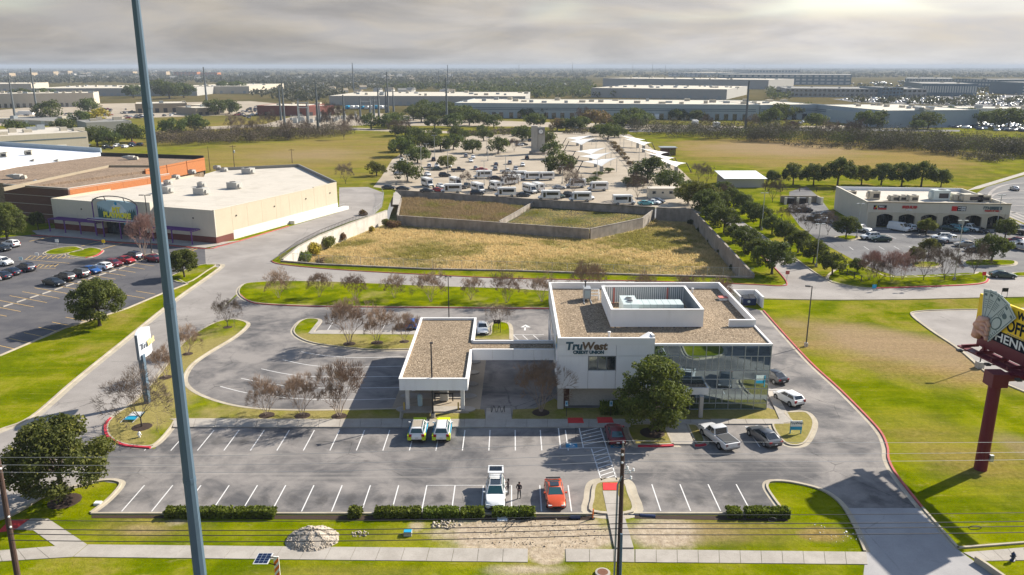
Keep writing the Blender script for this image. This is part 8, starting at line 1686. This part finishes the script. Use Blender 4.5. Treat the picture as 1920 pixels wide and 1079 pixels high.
# substation gantries and switchgear
for i,(x0,x1,y,yt) in enumerate(((560,580,233,190),(676,696,224,188),(700,712,222,186))):
    a,b=P(x0,y),P(x1,y); h=HT(x0,y,yt); e=thing('substation_gantry',rank_label(i,3,'grey steel gantry','in the substation'),'gantry',a,0,'substation gantries')
    for p in (a,b): MB().tube((p.x,p.y,0),(p.x,p.y,h),.45,.3,8).build('leg',MT['metal_grey'],e)
    for z in (h-1,h*.72): MB().tube((a.x,a.y,z),(b.x,b.y,z),.3,n=6).build('beam',MT['metal_galv'],e)
rs_=random.Random(12)
sw=sorted([(rs_.uniform(545,690),rs_.uniform(222,232)) for _ in range(22)])
for i,(x,y) in enumerate(sw):
    q=P(x,y); e=thing('switchgear',rank_label(i,22,'grey switchgear unit','in the fenced substation'),'switchgear',q,0,'substation switchgear'); w=rs_.uniform(1.5,3.); hh=rs_.uniform(1.8,3.5); MB().box((q.x,q.y,hh/2),(w,2,hh)).build('tank',MT['metal_galv'],e)
    for k in range(3): MB().tube((q.x-w*.3+k*w*.3,q.y,hh),(q.x-w*.3+k*w*.3,q.y,hh+2.2),.14,.1,6).build('bushing',MT['hvac_grey'],e)
# row of blue-white trailers behind the substation
for i in range(9):
    x=652+i*9; q=P(x,205); o=thing('trailer',rank_label(i,9,'white and blue box trailer','behind the substation'),'trailer',q,0,'trailers behind the substation'); MB().box((q.x,q.y,2.0),(3.2,9,2.6)).build('box',MT['white' if i%3 else 'cyan_blue'],o); MB().box((q.x,q.y,.45),(2.6,8,.6)).build('chassis',MT['black'],o)
# vehicles near the far buildings
fv=[]; rv=random.Random(21); pals=['white','silver','black','dark grey','white','red','navy','beige']
def lotcars(n,poly,seed):
    xs,ys=zone(poly,n,seed); return list(zip(xs,ys))
near_l=lotcars(26,[(120,214),(200,206),(250,206),(250,212),(180,222),(120,224)],31)+lotcars(26,[(440,216),(480,200),(490,212),(480,224),(440,222)],32)+lotcars(14,[(235,219),(330,214),(330,218),(240,224)],33)+lotcars(10,[(140,278),(170,272),(260,272),(260,276),(180,282)],34)+lotcars(8,[(1485,228),(1530,228),(1530,234),(1485,234)],35)
near_l.sort()
for i,(x,y) in enumerate(near_l):
    c=rv.choice(pals); car(rv.choice(('sedan','suv','pickup')),c,P(x,y),rv.choice((0,90,180,270))+rv.uniform(-8,8),rank_label(i,len(near_l),'parked vehicle','near the distant warehouses'),group='far parked vehicles',parts=False)
for x,y,l in ((1219,224,'white box truck at a dock of the long blue warehouse'),(1230,224,'second white box truck at the dock of the long blue warehouse'),(1343,240,'white box truck on the yard in front of the blue warehouse'),(1303,236,'white van on the yard before the blue warehouse'),(50,217,'white semi trailer between the two left power poles')):
    q=P(x,y); e=thing('box_truck',l,'truck',q,0); MB().box((q.x,q.y,2.3),(3.4 if x>1000 else 12,6.5 if x>1000 else 3,3.)).build('cargo_box',MT['white'],e); MB().box((q.x+(0 if x>1000 else -7.5),q.y-(4.4 if x>1000 else 0),1.5),(2.4,2.2,2.2)).build('cab',MT['white'],e); MB().box((q.x,q.y-.5,.45),(3.,6. if x>1000 else 2.6,.8)).build('chassis',MT['black'],e)
# the hundreds of tiny parked cars beyond, too many to count
cv=[]; cf=[]; cm=[]; rc=np.random.default_rng(77)
for poly,n in (([(1560,186),(2000,178),(2000,203),(1830,199),(1730,196),(1600,191)],380),([(1775,228),(1960,232),(1960,250),(1860,246),(1775,240)],170),([(1590,158),(1740,150),(1960,158),(1960,172),(1850,178),(1740,168)],220),([(960,156),(1060,156),(1060,162),(960,162)],90)):
    xs,ys=zone(poly,n,int(rc.integers(999)))
    for x,y in zip(xs,ys):
        p=P(x,y); s=1.+(p.y>1500)*.8; w,l,hh=1.0*s,2.3*s,1.5*s
        if rc.random()<.4: w,l=l,w
        b=len(cv); cv+=[(p.x+a*w*t,p.y+c_*l*t,z) for z,t in ((.3,1),(hh*.62,1),(hh,.72)) for a,c_ in ((-1,-1),(1,-1),(1,1),(-1,1))]
        f=[(8,9,10,11)]+[(q*4+k,q*4+(k+1)%4,(q+1)*4+(k+1)%4,(q+1)*4+k) for q in (0,1) for k in range(4)]; cf+=[tuple(i+b for i in g_) for g_ in f]; mi=int(rc.choice([0,1,2,3,2,1])); cm+=[mi]*5+[mi if rc.random()<.0 else mi]*4
o=link('distant_parked_cars',npmesh('distant_parked_cars',cv,cf,[CPAINT('white'),CPAINT('silver'),CPAINT('dark grey'),CPAINT('navy')],mi=cm)); o['kind']='stuff'; tag(o,'mass of tiny parked cars in the far right car parks','cars')
# ------------------------------------------------------------------ air
hz=MB().bb(-16000,16000,-900,17500,-5.0,56).build('haze',bpy.data.materials.new('haze')); hz['kind']='stuff'; tag(hz,'thin pale haze over the whole view','haze')
hm=hz.data.materials[0]; hm.use_nodes=True; t=NT(hm.node_tree); vn=t.n('ShaderNodeVolumePrincipled'); vn.inputs['Color'].default_value=(.54,.62,.74,1); vn.inputs['Density'].default_value=.00012; vn.inputs['Anisotropy'].default_value=0.
on=t.n('ShaderNodeOutputMaterial'); t.t.links.new(vn.outputs[0],on.inputs['Volume'])
